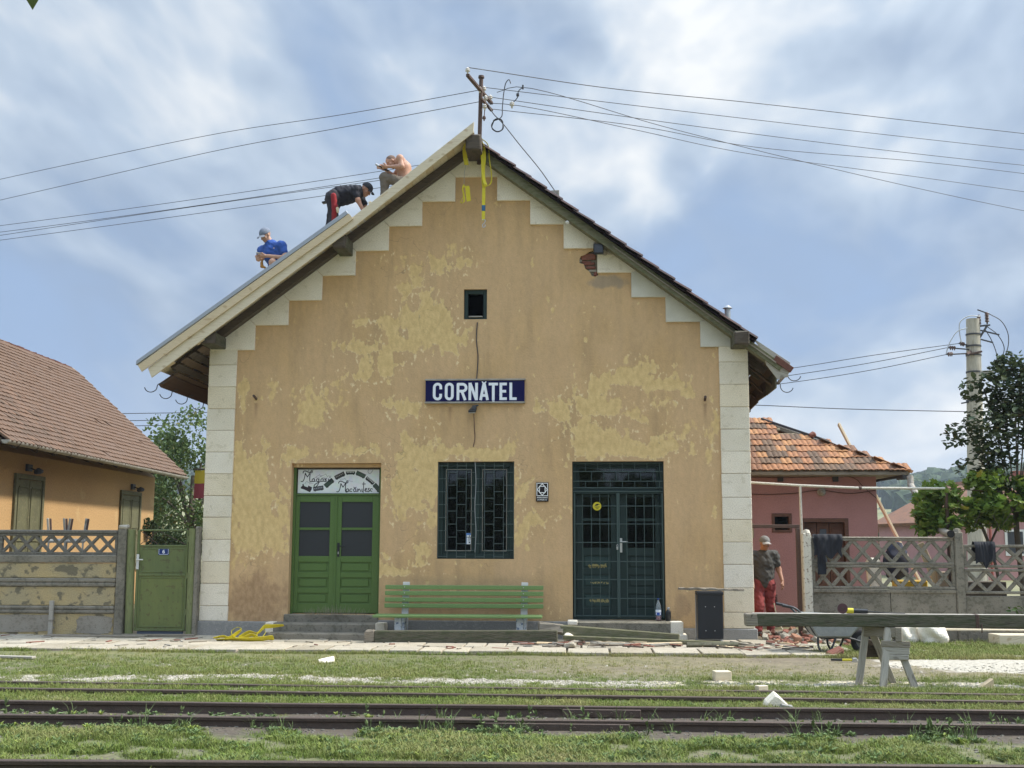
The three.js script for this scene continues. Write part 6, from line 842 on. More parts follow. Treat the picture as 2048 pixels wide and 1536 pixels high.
    bigM(728, 208); o(1196, 598, 22, 27); C(W, K, () => x.arc(1272, 598, 26, -0.8, 0.9, true)); o(1345, 598, 25, 28); C(W - 2, K, () => x.arc(1350, 530, 24, 0.3, Math.PI - 0.3)); C(W, K, () => { x.moveTo(1405, 572); x.lineTo(1408, 626); x.quadraticCurveTo(1424, 566, 1448, 580); x.quadraticCurveTo(1456, 610, 1470, 624); }); C(W, K, () => { x.moveTo(1492, 575); x.quadraticCurveTo(1486, 632, 1508, 622); }); C(W - 2, K, () => { x.moveTo(1526, 436); x.lineTo(1520, 618); x.moveTo(1498, 474); x.lineTo(1558, 472); x.moveTo(1520, 634); x.lineTo(1516, 645); }); C(W, K, () => { x.moveTo(1548, 600); x.quadraticCurveTo(1590, 590, 1584, 566); x.quadraticCurveTo(1556, 550, 1552, 600); x.quadraticCurveTo(1562, 640, 1598, 612); }); C(W, K, () => { x.moveTo(1640, 560); x.quadraticCurveTo(1606, 560, 1620, 588); x.quadraticCurveTo(1654, 606, 1632, 626); x.quadraticCurveTo(1612, 632, 1606, 620); }); C(W, K, () => x.arc(1682, 594, 25, -0.7, 1.1, true));
  });
  part(s, 'painting', sheet(-3.033, 2.434, -1.637, 2.836, -0.1835), printed(t, { roughness: 0.55 }));
  for (const x of [-2.83, -1.80]) part(s, 'wire_hook', tube([[x, 2.86, -0.18], [x - 0.03, 2.80, -0.17], [x, 2.765, -0.165], [x + 0.04, 2.80, -0.17], [x + 0.07, 2.86, -0.175]], 0.005, 5, 20), M.galv);
}
{
  const s = thing('monument_plaque', 'small black and white plaque with a square emblem beside the window', 'plaque'); part(s, 'plate', boxab([1.037, 2.288, 0.004], [1.245, 2.608, 0.02], 0.004), flat(0.02, 0.012, 0.012, { roughness: 0.25 }));
  const t = canvasTex(416, 640, (x) => { x.fillStyle = '#1a0f10'; x.fillRect(0, 0, 416, 640); x.strokeStyle = '#f2f2f0'; x.lineWidth = 20; x.strokeRect(26, 26, 364, 420); x.lineWidth = 24; x.beginPath(); x.moveTo(208, 40); x.lineTo(382, 236); x.lineTo(208, 432); x.lineTo(34, 236); x.closePath(); x.stroke(); x.strokeRect(112, 130, 192, 212); x.fillStyle = '#f2f2f0'; x.textAlign = 'center'; x.font = 'bold 62px sans-serif'; x.fillText('MONUMENT', 208, 530); x.font = 'bold 66px sans-serif'; x.letterSpacing = '12px'; x.fillText('ISTORIC', 214, 606); });
  part(s, 'print', sheet(1.039, 2.29, 1.243, 2.606, 0.0215), printed(t, { roughness: 0.25 }));
}
{
  const t = canvasTex(256, 256, (x) => { x.fillStyle = '#c3b426'; x.fillRect(0, 0, 256, 256); x.fillStyle = '#1d1c14'; x.beginPath(); x.ellipse(120, 88, 62, 26, -0.3, 0, 7); x.fill(); x.fillRect(150, 60, 60, 14); x.fillRect(40, 140, 176, 12); x.fillRect(70, 164, 120, 10); x.fillRect(100, 196, 70, 16); });
  const s = thing('round_sticker', 'round yellow and black sticker on the dark green door', 'sticker'); part(s, 'backing', new THREE.CylinderGeometry(0.071, 0.071, 0.006, 28).rotateX(Math.PI / 2).translate(2.05, 2.215, -0.038), flat(0.5, 0.42, 0.03)); part(s, 'print', new THREE.CircleGeometry(0.07, 28).translate(2.05, 2.215, -0.0335), printed(t));
  const p = canvasTex(128, 200, (x) => { x.fillStyle = '#e6ebf0'; x.fillRect(0, 0, 128, 200); x.fillStyle = '#4a7fc4'; x.fillRect(0, 0, 128, 34); x.fillRect(0, 0, 10, 200); x.fillRect(118, 0, 10, 200); x.fillStyle = '#39404c'; x.beginPath(); x.arc(64, 52, 12, 0, 7); x.fill(); for (let i = 0; i < 4; i++) x.fillRect(34, 84 + i * 18, 60 - i * 6, 6); x.fillRect(52, 156, 26, 24); });
  const n = thing('window_notice', 'small white and blue paper notice in the barred window', 'notice'); part(n, 'paper', boxab([-0.141, 1.582, -0.166], [-0.034, 1.768, -0.162], 0.001), M.whitepaint); part(n, 'print', sheet(-0.14, 1.583, -0.035, 1.767, -0.161), printed(p));
}
// ---------- fittings on the wall ----------
single('wall_cable', 'dark cable running down from the attic window to the sign', 'cable', tube([[0.036, 5.33, 0.012], [0.02, 5.05, 0.014], [0.05, 4.75, 0.012], [0.044, 4.55, 0.014], [0.03, 4.352, 0.02]], 0.009, 6, 30), M.wire);
single('wall_cable', 'brown cable hanging below the lamp under the sign', 'cable', tube([[-0.012, 3.76, 0.03], [0.0, 3.5, 0.014], [0.008, 3.35, 0.012], [-0.02, 3.2, 0.014]], 0.006, 6, 24), M.rust);
{ const l = thing('wall_lamp', 'small black lamp bracket under the station sign', 'lamp'); part(l, 'bracket', [box(0.07, 0.07, 0.10, [0.0, 3.86, 0.05]), rod([-0.03, 3.87, 0.06], [0.07, 3.90, 0.09], 0.014), rod([0.02, 3.90, 0.05], [-0.06, 3.84, 0.10], 0.010)], M.wire); part(l, 'lamp_head', box(0.13, 0.05, 0.10, [-0.03, 3.80, 0.11], [0.3, 0, 0.05], 0.012), M.black); part(l, 'lamp_glass', box(0.11, 0.02, 0.08, [-0.03, 3.775, 0.118], [0.3, 0, 0.05], 0.004), M.gutter); }
for (const [x, y, lab] of [[-3.748, 4.02, 'rusty iron stub in the wall near the left corner stones'], [3.863, 3.97, 'rusty iron stub in the wall near the right corner stones']]) single('iron_stub', lab, 'stub', rod([x, y, -0.05], [x - 0.01, y + 0.05, 0.14], 0.022, 0.022, 10), M.rust, 'iron stubs in the wall');
{ const f = thing('floodlight', 'square black floodlight on the broken gable block', 'lamp'); part(f, 'housing', box(0.17, 0.18, 0.07, [2.10, 6.53, 0.24], [-0.15, 0, 0.02], 0.01), M.black); part(f, 'lamp_glass', box(0.13, 0.13, 0.006, [2.10, 6.525, 0.277], [-0.15, 0, 0.02], 0.002), M.frosted); part(f, 'bracket', rod([2.10, 6.55, 0.0], [2.10, 6.55, 0.22], 0.015), M.wire); }
single('paper_scrap', 'small white lump stuck on the mossy gable rafter', 'scrap', jitter(new THREE.IcosahedronGeometry(0.035, 1).toNonIndexed().translate(1.58, 6.98, 0.31), 0.01, 20), M.whitepaint);
// ---------- bench, bin and things on the steps ----------
{
  const b = thing('bench', 'long green slatted bench with white posts under the barred window', 'bench');
  [[0.882, 0.20], [0.786, 0.215], [0.683, 0.235], [0.587, 0.255]].forEach(([y, z]) => part(b, 'back_slat', boxab([-1.43, y - 0.034, z], [1.166, y + 0.034, z + 0.035], 0.006, rnduv()), M.benchgreen));
  [[0.36, 0.47], [0.49, 0.60], [0.62, 0.73]].forEach(([a, c], i) => part(b, 'seat_slat', boxab([-1.545, 0.425 - i * 0.002, a], [1.158, 0.462 - i * 0.002, c], 0.006, rnduv()), M.benchgreen));
  const blue = mat(grainTex([[0.58, 0.60, 0.60], [0.42, 0.50, 0.58], [0.10, 0.15, 0.24]], { f1: 4, f2: 10, k2: 0.6, k3: 0.9, edge: 0.08, seed: 80 }), { scale: 0.5, bump: 0.004 });
  for (const x of [-1.15, 0.80]) { part(b, 'post', [boxab([x - 0.055, 0.05, 0.50], [x + 0.055, 0.424, 0.64], 0.008), boxab([x + 0.056, 0.05, 0.22], [x + 0.10, 0.41, 0.60], 0.006)], blue); part(b, 'back_post', bar([x + 0.04, 0.06, 0.22], [x + 0.06, 0.965, 0.16], 0.05, 0.11, [0, 0, 1]), M.whitepaint); [[0.882, 0.235], [0.786, 0.25], [0.683, 0.27], [0.587, 0.29]].forEach(([y, z]) => part(b, 'bolt', new THREE.SphereGeometry(0.011, 8, 6).translate(x + 0.04, y, z), M.steel)); }
}
{
  const b = thing('litter_bin', 'tall black metal litter bin with an old board on top', 'bin'); part(b, 'body', boxab([3.605, 0.12, 0.40], [4.005, 0.84, 0.68], 0.012), flat(0.014, 0.016, 0.02, { roughness: 0.4 })); part(b, 'lid', boxab([3.595, 0.80, 0.39], [4.015, 0.857, 0.69], 0.01), flat(0.012, 0.013, 0.016, { roughness: 0.5 }));
  for (const x of [3.60, 3.99]) part(b, 'leg', boxab([x - 0.006, 0.05, 0.42], [x + 0.016, 0.84, 0.46], 0.003), M.galv); part(b, 'foot', boxab([3.60, 0.065, 0.42], [4.01, 0.09, 0.66], 0.004), M.galv); for (const [x, y] of [[3.73, 0.62], [3.87, 0.62], [3.73, 0.25], [3.87, 0.25]]) part(b, 'rivet', new THREE.SphereGeometry(0.008, 8, 6).translate(x, y, 0.681), M.steel);
  single('old_plank', 'splintered grey board lying across the top of the litter bin', 'plank', jitter(new THREE.BoxGeometry(1.03, 0.03, 0.16, 24, 1, 3).toNonIndexed().rotateZ(-0.02).translate(3.83, 0.888, 0.55), 0.018, 8), M.oldwood);
}
{
  const b = thing('fallen_beam', 'long dark mossy beam lying on the ground before the bench', 'beam'); part(b, 'timber', (() => { const g = boxUV(cbox(2.86, 0.19, 0.17, 0.012)); jitter(g, 0.008, 2); return place(g, [-0.02, 0.155, 0.98], [0, 0, 0.008]); })(), mat(T.mosswood, { bump: 0.01 })); part(b, 'rotten_end', jitter(box(0.16, 0.195, 0.18, [-1.53, 0.145, 0.98], null, 0.02), 0.025, 10), M.oldwood);
  const s = thing('fallen_beam', 'grey green beam slanting down from the dark door step', 'beam'); part(s, 'timber', jitter(bar([1.45, 0.255, 0.72], [3.30, 0.135, 0.86], 0.13, 0.15, [0, 0, 1], 0.012), 0.012, 3), M.greenwood); part(s, 'rotten_end', jitter(bar([1.10, 0.29, 0.70], [1.52, 0.26, 0.725], 0.14, 0.16, [0, 0, 1], 0.03), 0.04, 9), M.oldwood); part(s, 'lower_board', jitter(bar([1.5, 0.155, 0.90], [4.25, 0.078, 1.08], 0.08, 0.06, [0, 0, 1], 0.01), 0.01, 3), M.greenwood); single('stone_piece', 'whitewashed rounded stone under the slanting beam', 'stone', jitter(new THREE.IcosahedronGeometry(0.10, 2).toNonIndexed().scale(1, 0.8, 0.8).translate(1.58, 0.13, 0.82), 0.03, 8), M.white);
}
{
  const b = thing('plastic_bottle', 'clear plastic bottle with blue cap and red drink on the step', 'bottle', [3.03, 0.362, 0.10]); const clear = new THREE.MeshPhysicalMaterial({ color: lin(0.85, 0.92, 0.95), transmission: 0.85, thickness: 0, roughness: 0.1 });
  part(b, 'body', lathe([[0.0, 0.0], [0.042, 0.003], [0.046, 0.02], [0.045, 0.20], [0.04, 0.25], [0.018, 0.31], [0.014, 0.33]], 20), clear); part(b, 'drink', lathe([[0, 0.004], [0.040, 0.006], [0.043, 0.075], [0, 0.075]], 20), flat(0.25, 0.012, 0.03, { roughness: 0.15 })); part(b, 'label', lathe([[0.0465, 0.09], [0.0465, 0.175]], 20), printed(canvasTex(256, 64, (x) => { x.fillStyle = '#e9eef4'; x.fillRect(0, 0, 256, 64); x.fillStyle = '#2f55a8'; x.fillRect(0, 30, 256, 34); x.fillStyle = '#f4f6f8'; for (let k = 0; k < 4; k++) x.fillRect(20 + k * 64, 34, 16, 26); }), { side: THREE.DoubleSide })); part(b, 'cap', lathe([[0, 0.36], [0.016, 0.36], [0.017, 0.332], [0, 0.33]], 14), flat(0.02, 0.05, 0.2));
  const f = thing('flask', 'short black flask beside the plastic bottle', 'flask', [3.19, 0.362, 0.12]); part(f, 'body', lathe([[0, 0], [0.042, 0.003], [0.043, 0.14], [0.03, 0.165], [0.02, 0.175], [0, 0.176]], 18), M.black); part(f, 'cap', lathe([[0, 0.215], [0.02, 0.213], [0.022, 0.178], [0, 0.177]], 14), M.galv);
}
{
  const d = thing('straw_bundle', 'arched bundle of dry straw on the sill of the green door', 'straw', [-2.28, 0.425, 0.03]), g = [], r = rng(77), m = flat(0.30, 0.27, 0.20, { roughness: 0.9 });
  for (let i = 0; i < 110; i++) { const a = (r() - 0.5) * 2.4, L = 0.07 + 0.09 * r(), x0 = (r() - 0.5) * 1.0, y0 = 0.02 * r() - 0.06 * (x0 * 2) ** 2; g.push(rod([x0, y0, r() * 0.05], [x0 + Math.sin(a * 0.5 + x0) * L * 0.6, y0 + L * (0.5 + 0.5 * Math.cos(a)), r() * 0.06 + 0.02], 0.0028, 0.0012, 4)); } part(d, 'straws', g, m, { kind: 'stuff' });
  part(d, 'bent_cane', tube([[-0.36, -0.10, 0.06], [-0.2, -0.03, 0.06], [0, 0.0, 0.06], [0.2, -0.02, 0.06], [0.36, -0.09, 0.06]], 0.007, 6, 24), M.oldwood);
}
// ---------- yellow lifting straps ----------
function ribbon(pts, w, side, n = 40) {   // a webbing strap: a flat band with a little thickness along a curve; side = width direction, one per point or one for all
  const c = new THREE.CatmullRomCurve3(pts.map((p) => V(...p))), P = [], at = (t) => { const p = c.getPoint(t), k = Array.isArray(side[0]) ? side : [side, side], f = t * (k.length - 1), i = Math.min(k.length - 2, Math.floor(f)), s = V(...k[i]).lerp(V(...k[i + 1]), f - i).normalize(), tg = c.getTangent(t), nn = V().crossVectors(tg, s).normalize(); return [p, s, nn]; };
  const q = (a, b, d, e) => P.push(...a, ...b, ...d, ...a, ...d, ...e), A = (v) => [v.x, v.y, v.z], T2 = 0.0022;
  for (let i = 0; i < n; i++) { const [p0, s0, n0] = at(i / n), [p1, s1, n1] = at((i + 1) / n), v = (p, s, nn, a, b) => A(p.clone().addScaledVector(s, a * w / 2).addScaledVector(nn, b * T2)); q(v(p0, s0, n0, -1, 1), v(p0, s0, n0, 1, 1), v(p1, s1, n1, 1, 1), v(p1, s1, n1, -1, 1)); q(v(p0, s0, n0, 1, -1), v(p0, s0, n0, -1, -1), v(p1, s1, n1, -1, -1), v(p1, s1, n1, 1, -1)); q(v(p0, s0, n0, 1, 1), v(p0, s0, n0, 1, -1), v(p1, s1, n1, 1, -1), v(p1, s1, n1, 1, 1)); q(v(p0, s0, n0, -1, -1), v(p0, s0, n0, -1, 1), v(p1, s1, n1, -1, 1), v(p1, s1, n1, -1, -1)); }
  const g = new THREE.BufferGeometry(); g.setAttribute('position', new THREE.Float32BufferAttribute(P, 3)); g.computeVertexNormals(); return boxUV(g);
}
const webbing = mat(grainTex([[0.66, 0.56, 0.03], [0.56, 0.48, 0.03], [0.74, 0.65, 0.07]], { f1: 4, f2: 48, k2: 0.7, k3: 0.4, grit: 0.1, seed: 90 }), { scale: 0.3, bump: 0.001, roughness: 0.8, side: THREE.DoubleSide });
{
  const a = thing('lifting_strap', 'short yellow strap with bundled tail hanging left of the ridge beam', 'strap', [0, 0, 0]);
  part(a, 'loop', ribbon([[-0.14, 8.46, 0.45], [-0.175, 8.3, 0.36], [-0.165, 8.15, 0.35], [-0.14, 8.0, 0.36]], 0.075, [[0.2, 0, 1], [1, 0, 0.2], [1, 0, -0.1]]), webbing); part(a, 'cord', tube([[-0.15, 8.0, 0.36], [-0.175, 7.85, 0.355], [-0.18, 7.64, 0.35]], 0.004, 5, 12), M.galv); part(a, 'bundle', [ribbon([[-0.18, 7.66, 0.35], [-0.20, 7.58, 0.36], [-0.185, 7.45, 0.35], [-0.235, 7.36, 0.36], [-0.21, 7.33, 0.35], [-0.175, 7.36, 0.36], [-0.19, 7.52, 0.345]], 0.03, [[1, 0, 0], [0.4, 0, 1], [1, 0, 0]]), ribbon([[-0.175, 7.60, 0.37], [-0.13, 7.62, 0.38], [-0.11, 7.5, 0.37], [-0.095, 7.36, 0.36]], 0.075, [[1, 0.1, 0], [1, 0.15, 0.2]])], webbing);
  const b = thing('lifting_strap', 'long yellow strap with blue tag and hook hanging from the ridge', 'strap'); part(b, 'loop', [ribbon([[0.08, 8.46, 0.40], [0.15, 8.32, 0.38], [0.165, 8.1, 0.36], [0.15, 7.9, 0.35], [0.165, 7.72, 0.37], [0.19, 7.64, 0.39], [0.16, 7.60, 0.36]], 0.055, [[0.3, 0, 1], [1, 0, 0.3], [0.8, 0, -0.5], [1, 0, 0.2]]), ribbon([[0.10, 8.46, 0.40], [0.22, 8.36, 0.37], [0.25, 8.1, 0.35], [0.29, 7.78, 0.35], [0.27, 7.66, 0.36], [0.17, 7.60, 0.36]], 0.03, [[0.3, 0, 1], [0.6, 0, 1], [1, 0, 0.3]]), ribbon([[0.06, 8.44, 0.44], [0.12, 8.2, 0.37], [0.135, 8.0, 0.36], [0.14, 7.75, 0.35], [0.155, 7.60, 0.355]], 0.045, [[1, 0, 0.5], [1, 0, -0.3]])], webbing); part(b, 'tail', ribbon([[0.16, 7.60, 0.355], [0.158, 7.4, 0.352], [0.155, 7.10, 0.35], [0.155, 7.02, 0.35]], 0.055, [[1, 0, 0.1], [1, 0, -0.15]]), webbing); part(b, 'tag', box(0.062, 0.10, 0.012, [0.157, 7.24, 0.352]), flat(0.03, 0.12, 0.24)); part(b, 'hook', tube([[0.13, 7.03, 0.35], [0.185, 7.03, 0.35], [0.175, 6.98, 0.35], [0.14, 6.94, 0.355], [0.155, 6.90, 0.355], [0.185, 6.92, 0.355], [0.185, 6.95, 0.35]], 0.008, 6, 36), M.steel);
  const c = thing('lifting_strap', 'yellow strap heaped on the paving left of the green door steps', 'strap', [0, 0.075, 0]);
  part(c, 'webbing', [ribbon([[-4.02, 0.03, 1.0], [-3.88, 0.05, 0.95], [-3.76, 0.03, 1.02], [-3.66, 0.10, 0.98], [-3.60, 0.16, 0.92], [-3.68, 0.19, 0.88], [-3.76, 0.13, 0.9], [-3.70, 0.04, 0.98], [-3.55, 0.03, 1.05], [-3.42, 0.08, 0.98], [-3.30, 0.04, 1.02]], 0.07, [[0, 0.3, 1], [0, 1, 0.4], [0.3, 0, 1], [0, 0.6, 1], [0, 1, 0.6]], 70), ribbon([[-3.95, 0.01, 1.08], [-3.7, 0.02, 1.1], [-3.45, 0.02, 1.12], [-3.2, 0.035, 1.1], [-3.05, 0.05, 1.04], [-3.08, 0.02, 1.0], [-3.3, 0.03, 0.98]], 0.085, [[0, 0.3, 1], [0, 0.9, 0.6], [0, 0.2, 1]], 50), ribbon([[-3.62, 0.03, 0.98], [-3.48, 0.12, 0.9], [-3.36, 0.10, 0.84], [-3.28, 0.19, 0.74], [-3.16, 0.20, 0.72], [-2.98, 0.215, 0.70]], 0.07, [[0, 1, 0.4], [0.2, 0.4, 1], [0, 1, 0.3], [0, 0.5, 1]], 40), ribbon([[-3.35, 0.03, 1.0], [-3.33, 0.10, 0.95], [-3.28, 0.17, 0.9], [-3.22, 0.12, 0.9], [-3.24, 0.05, 0.98]], 0.06, [[0, 0, 1], [0.3, 0.3, 1]], 24)], webbing);
}
// ---------- people: smooth joined tapered limbs meshed on a grid ----------
function capsule(p, a, b, ra, rb) { const bx = b[0] - a[0], by = b[1] - a[1], bz = b[2] - a[2], px = p[0] - a[0], py = p[1] - a[1], pz = p[2] - a[2], t = clamp((px * bx + py * by + pz * bz) / (bx * bx + by * by + bz * bz || 1e-9)); const x = px - bx * t, y = py - by * t, z = pz - bz * t; return Math.sqrt(x * x + y * y + z * z) - lerp(ra, rb, t); }
const smin = (a, b, k) => { const h = Math.max(k - Math.abs(a - b), 0) / k; return Math.min(a, b) - h * h * k * 0.25; };
function ellip(p, c, r, ax) {   // ellipsoid with axes ax (three unit vectors)
  const d = [p[0] - c[0], p[1] - c[1], p[2] - c[2]]; let k0 = 0, k1 = 0; for (let i = 0; i < 3; i++) { const q = d[0] * ax[i][0] + d[1] * ax[i][1] + d[2] * ax[i][2]; k0 += (q / r[i]) ** 2; k1 += (q / (r[i] * r[i])) ** 2; } k0 = Math.sqrt(k0); k1 = Math.sqrt(k1); return k0 * (k0 - 1) / (k1 || 1e-9);
}
function surfaceNet(sdf, lo, hi, h) {
  const n = [0, 1, 2].map((i) => Math.ceil((hi[i] - lo[i]) / h) + 2), [nx, ny, nz] = n, F = new Float32Array(nx * ny * nz), id = (i, j, k) => i + nx * (j + ny * k);
  for (let k = 0; k < nz; k++) for (let j = 0; j < ny; j++) for (let i = 0; i < nx; i++) F[id(i, j, k)] = sdf([lo[0] + i * h, lo[1] + j * h, lo[2] + k * h]);
  const vi = new Int32Array(nx * ny * nz).fill(-1), P = [], I = [];
  const E = [[0, 1], [2, 3], [4, 5], [6, 7], [0, 2], [1, 3], [4, 6], [5, 7], [0, 4], [1, 5], [2, 6], [3, 7]];
  for (let k = 0; k < nz - 1; k++) for (let j = 0; j < ny - 1; j++) for (let i = 0; i < nx - 1; i++) {
    const f = []; let m = 0; for (let c = 0; c < 8; c++) { const v = F[id(i + (c & 1), j + ((c >> 1) & 1), k + (c >> 2))]; f.push(v); if (v < 0) m |= 1 << c; } if (m === 0 || m === 255) continue;
    let x = 0, y = 0, z = 0, c = 0; for (const [a, b] of E) if ((f[a] < 0) !== (f[b] < 0)) { const t = f[a] / (f[a] - f[b]); x += lerp(a & 1, b & 1, t); y += lerp((a >> 1) & 1, (b >> 1) & 1, t); z += lerp(a >> 2, b >> 2, t); c++; }
    vi[id(i, j, k)] = P.length / 3; P.push(lo[0] + (i + x / c) * h, lo[1] + (j + y / c) * h, lo[2] + (k + z / c) * h);
  }
  const quad = (a, b, c, d, flip) => { if (a < 0 || b < 0 || c < 0 || d < 0) return; flip ? I.push(a, c, b, a, d, c) : I.push(a, b, c, a, c, d); };
  for (let k = 1; k < nz - 1; k++) for (let j = 1; j < ny - 1; j++) for (let i = 1; i < nx - 1; i++) {
    const s = F[id(i, j, k)] < 0;
    if (s !== F[id(i + 1, j, k)] < 0) quad(vi[id(i, j - 1, k - 1)], vi[id(i, j, k - 1)], vi[id(i, j, k)], vi[id(i, j - 1, k)], !s);
    if (s !== F[id(i, j + 1, k)] < 0) quad(vi[id(i - 1, j, k - 1)], vi[id(i - 1, j, k)], vi[id(i, j, k)], vi[id(i, j, k - 1)], !s);
    if (s !== F[id(i, j, k + 1)] < 0) quad(vi[id(i - 1, j - 1, k)], vi[id(i, j - 1, k)], vi[id(i, j, k)], vi[id(i - 1, j, k)], !s);
  }
  const g = new THREE.BufferGeometry(); g.setAttribute('position', new THREE.Float32BufferAttribute(P, 3)); g.setIndex(I); g.computeVertexNormals(); const q = plain(g); q.userData.ready = true; return q;
}
// bones: [a, b, ra, rb]; extra: more distance functions
function body(bones, h, k = 0.035, extra = [], wrinkle = 0) {
  const lo = [1e9, 1e9, 1e9], hi = [-1e9, -1e9, -1e9]; for (const [a, b, ra, rb] of bones) for (let i = 0; i < 3; i++) { lo[i] = Math.min(lo[i], a[i] - ra - 0.05, b[i] - rb - 0.05); hi[i] = Math.max(hi[i], a[i] + ra + 0.05, b[i] + rb + 0.05); }
  for (const e of extra) if (e.lo) for (let i = 0; i < 3; i++) { lo[i] = Math.min(lo[i], e.lo[i]); hi[i] = Math.max(hi[i], e.hi[i]); }
  return surfaceNet((p) => { let d = 1e9; for (const [a, b, ra, rb] of bones) { const q = capsule(p, a, b, ra, rb); d = d > 1e8 ? q : smin(d, q, k); } for (const e of extra) { const q = e.f(p); d = d > 1e8 ? q : smin(d, q, e.k ?? 0.012); } return wrinkle ? d + wrinkle * (noise(p[0] * 14 + p[1] * 9, p[1] * 16 + p[2] * 11) + 0.6 * noise(p[0] * 30 - p[2] * 20, p[1] * 22 + p[0] * 12)) : d; }, lo, hi, h);
}
const vadd = (a, b, s = 1) => [a[0] + b[0] * s, a[1] + b[1] * s, a[2] + b[2] * s], vnorm = (a) => { const l = Math.hypot(...a) || 1; return [a[0] / l, a[1] / l, a[2] / l]; }, vcross = (a, b) => [a[1] * b[2] - a[2] * b[1], a[2] * b[0] - a[0] * b[2], a[0] * b[1] - a[1] * b[0]];
// head: centre c, facing f, up u
function head(c, f, u) {
  f = vnorm(f); let r = vnorm(vcross(f, u)); u = vnorm(vcross(r, f)); const ax = [r, u, f], at = (x, y, z) => vadd(vadd(vadd(c, r, x), u, y), f, z), out = [];
  const E = (q, rad, k = 0.02) => out.push({ f: (p) => ellip(p, q, rad, ax), k });
  E(at(0, 0.025, -0.01), [0.078, 0.095, 0.098], 0.02); E(at(0, -0.045, 0.035), [0.058, 0.068, 0.058], 0.03); E(at(0, -0.098, 0.058), [0.026, 0.02, 0.022], 0.03);   // skull, face, chin
  out.push({ f: (p) => capsule(p, at(0, 0.012, 0.088), at(0, -0.032, 0.112), 0.009, 0.014), k: 0.012 });                                                                     // nose
  for (const s of [-1, 1]) { E(at(s * 0.079, -0.012, -0.005), [0.010, 0.030, 0.018], 0.008); out.push({ f: (p) => capsule(p, at(s * 0.012, 0.028, 0.085), at(s * 0.05, 0.03, 0.07), 0.010, 0.009), k: 0.014 }); E(at(s * 0.032, 0.008, 0.082), [0.013, 0.008, 0.008], 0.004); E(at(s * 0.045, -0.03, 0.062), [0.02, 0.018, 0.018], 0.02); }   // ears, brows, eyes, cheeks
  out.push({ f: (p) => capsule(p, at(-0.018, -0.066, 0.088), at(0.018, -0.066, 0.088), 0.008, 0.008), k: 0.008 });                                                          // mouth
  out[0].lo = vadd(c, [-0.17, -0.17, -0.17]); out[0].hi = vadd(c, [0.17, 0.17, 0.17]); return { list: out, at, ax, r, u, f };
}
function cap(parent, H, m, brimM, tilt = 0) {
  const g = new THREE.SphereGeometry(1, 24, 12, 0, Math.PI * 2, 0, Math.PI * 0.53); g.scale(0.092, 0.098, 0.112); g.translate(0, 0.036, -0.012);
  const b = new THREE.SphereGeometry(1, 20, 6, 0, Math.PI, 0, Math.PI * 0.5); b.scale(0.082, 0.028, 0.105); const bp = b.attributes.position; for (let i = 0; i < bp.count; i++) { const x = bp.getX(i), z = bp.getZ(i); bp.setY(i, bp.getY(i) * 0.35 - 6 * x * x * (z > 0 ? 1 : 0.3) - 0.25 * z * 0.5); } b.translate(0, 0.040, 0.075); b.computeVertexNormals();
  const M4 = new THREE.Matrix4().makeBasis(V(...H.r).negate(), V(...H.u), V(...H.f)).setPosition(...H.at(0, 0, 0)); const t = new THREE.Matrix4().makeRotationX(tilt); g.applyMatrix4(t).applyMatrix4(M4); b.applyMatrix4(t).applyMatrix4(M4);
  const o = part(parent, 'cap', g, m); part(o, 'brim', b, brimM);
}
// hand at wrist w pointing along d, thumb towards t, fingers curling towards the palm side
function hand(w, d, t, curl = 0.5) {
  d = vnorm(d); const s = vnorm(vcross(d, t)); t = vnorm(vcross(s, d)); const at = (a, b, c) => vadd(vadd(vadd(w, d, a), t, b), s, c), B = [[w, at(0.085, 0.02, 0), 0.026, 0.022], [at(0.02, -0.015, 0), at(0.085, -0.02, 0), 0.022, 0.018]];
  [[0.026, 0.040, 0.9], [0.009, 0.046, 1], [-0.009, 0.042, 0.95], [-0.025, 0.034, 0.75]].forEach(([b, L]) => { const k1 = curl, p0 = at(0.085, b, 0), p1 = at(0.085 + L * Math.cos(k1 * 0.7), b, L * Math.sin(k1 * 0.7)), p2 = vadd(vadd(p1, d, L * 0.7 * Math.cos(k1 * 1.7)), s, L * 0.7 * Math.sin(k1 * 1.7)); B.push([p0, p1, 0.0095, 0.009], [p1, p2, 0.009, 0.0075]); });
  const q0 = at(0.025, 0.025, 0.004), q1 = at(0.06, 0.055, 0.015), q2 = at(0.09, 0.05, 0.03 * curl + 0.01); B.push([q0, q1, 0.012, 0.0105], [q1, q2, 0.0105, 0.009]); return B;
}
const skinTex = grainTex([[0.46, 0.27, 0.18], [0.42, 0.235, 0.155], [0.50, 0.30, 0.21]], { f1: 4, f2: 16, k2: 0.6, k3: 0.3, grit: 0.05, seed: 101 });
const skin = mat(skinTex, { scale: 0.4, bump: 0.001, roughness: 0.6 }), skinTan = mat(skinTex, { scale: 0.4, bump: 0.001, roughness: 0.6, color: lin(0.85, 0.74, 0.68) });
const clothTex = grainTex([[0.9, 0.9, 0.9], [0.78, 0.78, 0.78], [0.6, 0.6, 0.6]], { f1: 4, f2: 64, k2: 0.7, k3: 0.2, grit: 0.08, seed: 105 }); const cloth = (r, g, b, o = {}) => mat(clothTex, { scale: 0.5, bump: 0.002, roughness: 0.9, color: lin(r, g, b), ...o });
const HB = 0.014, HH = 0.007;
function personParts(g, skinM, skinBones, H, handBones) {   // one skin: body and limbs, with head and hands on a finer grid
  const b = body(skinBones, HB), hd = body([], HH, 0.02, H.list), hs = handBones.map((B) => body(B, 0.0055, 0.012)); [b, hd, ...hs].forEach((q) => { boxUV(q); });
  part(g, 'body', [b, hd, ...hs], skinM);
}
const grow = (B, d, scale = 1) => B.map(([a, b, ra, rb]) => [a, b, ra * scale + d, rb * scale + d]);
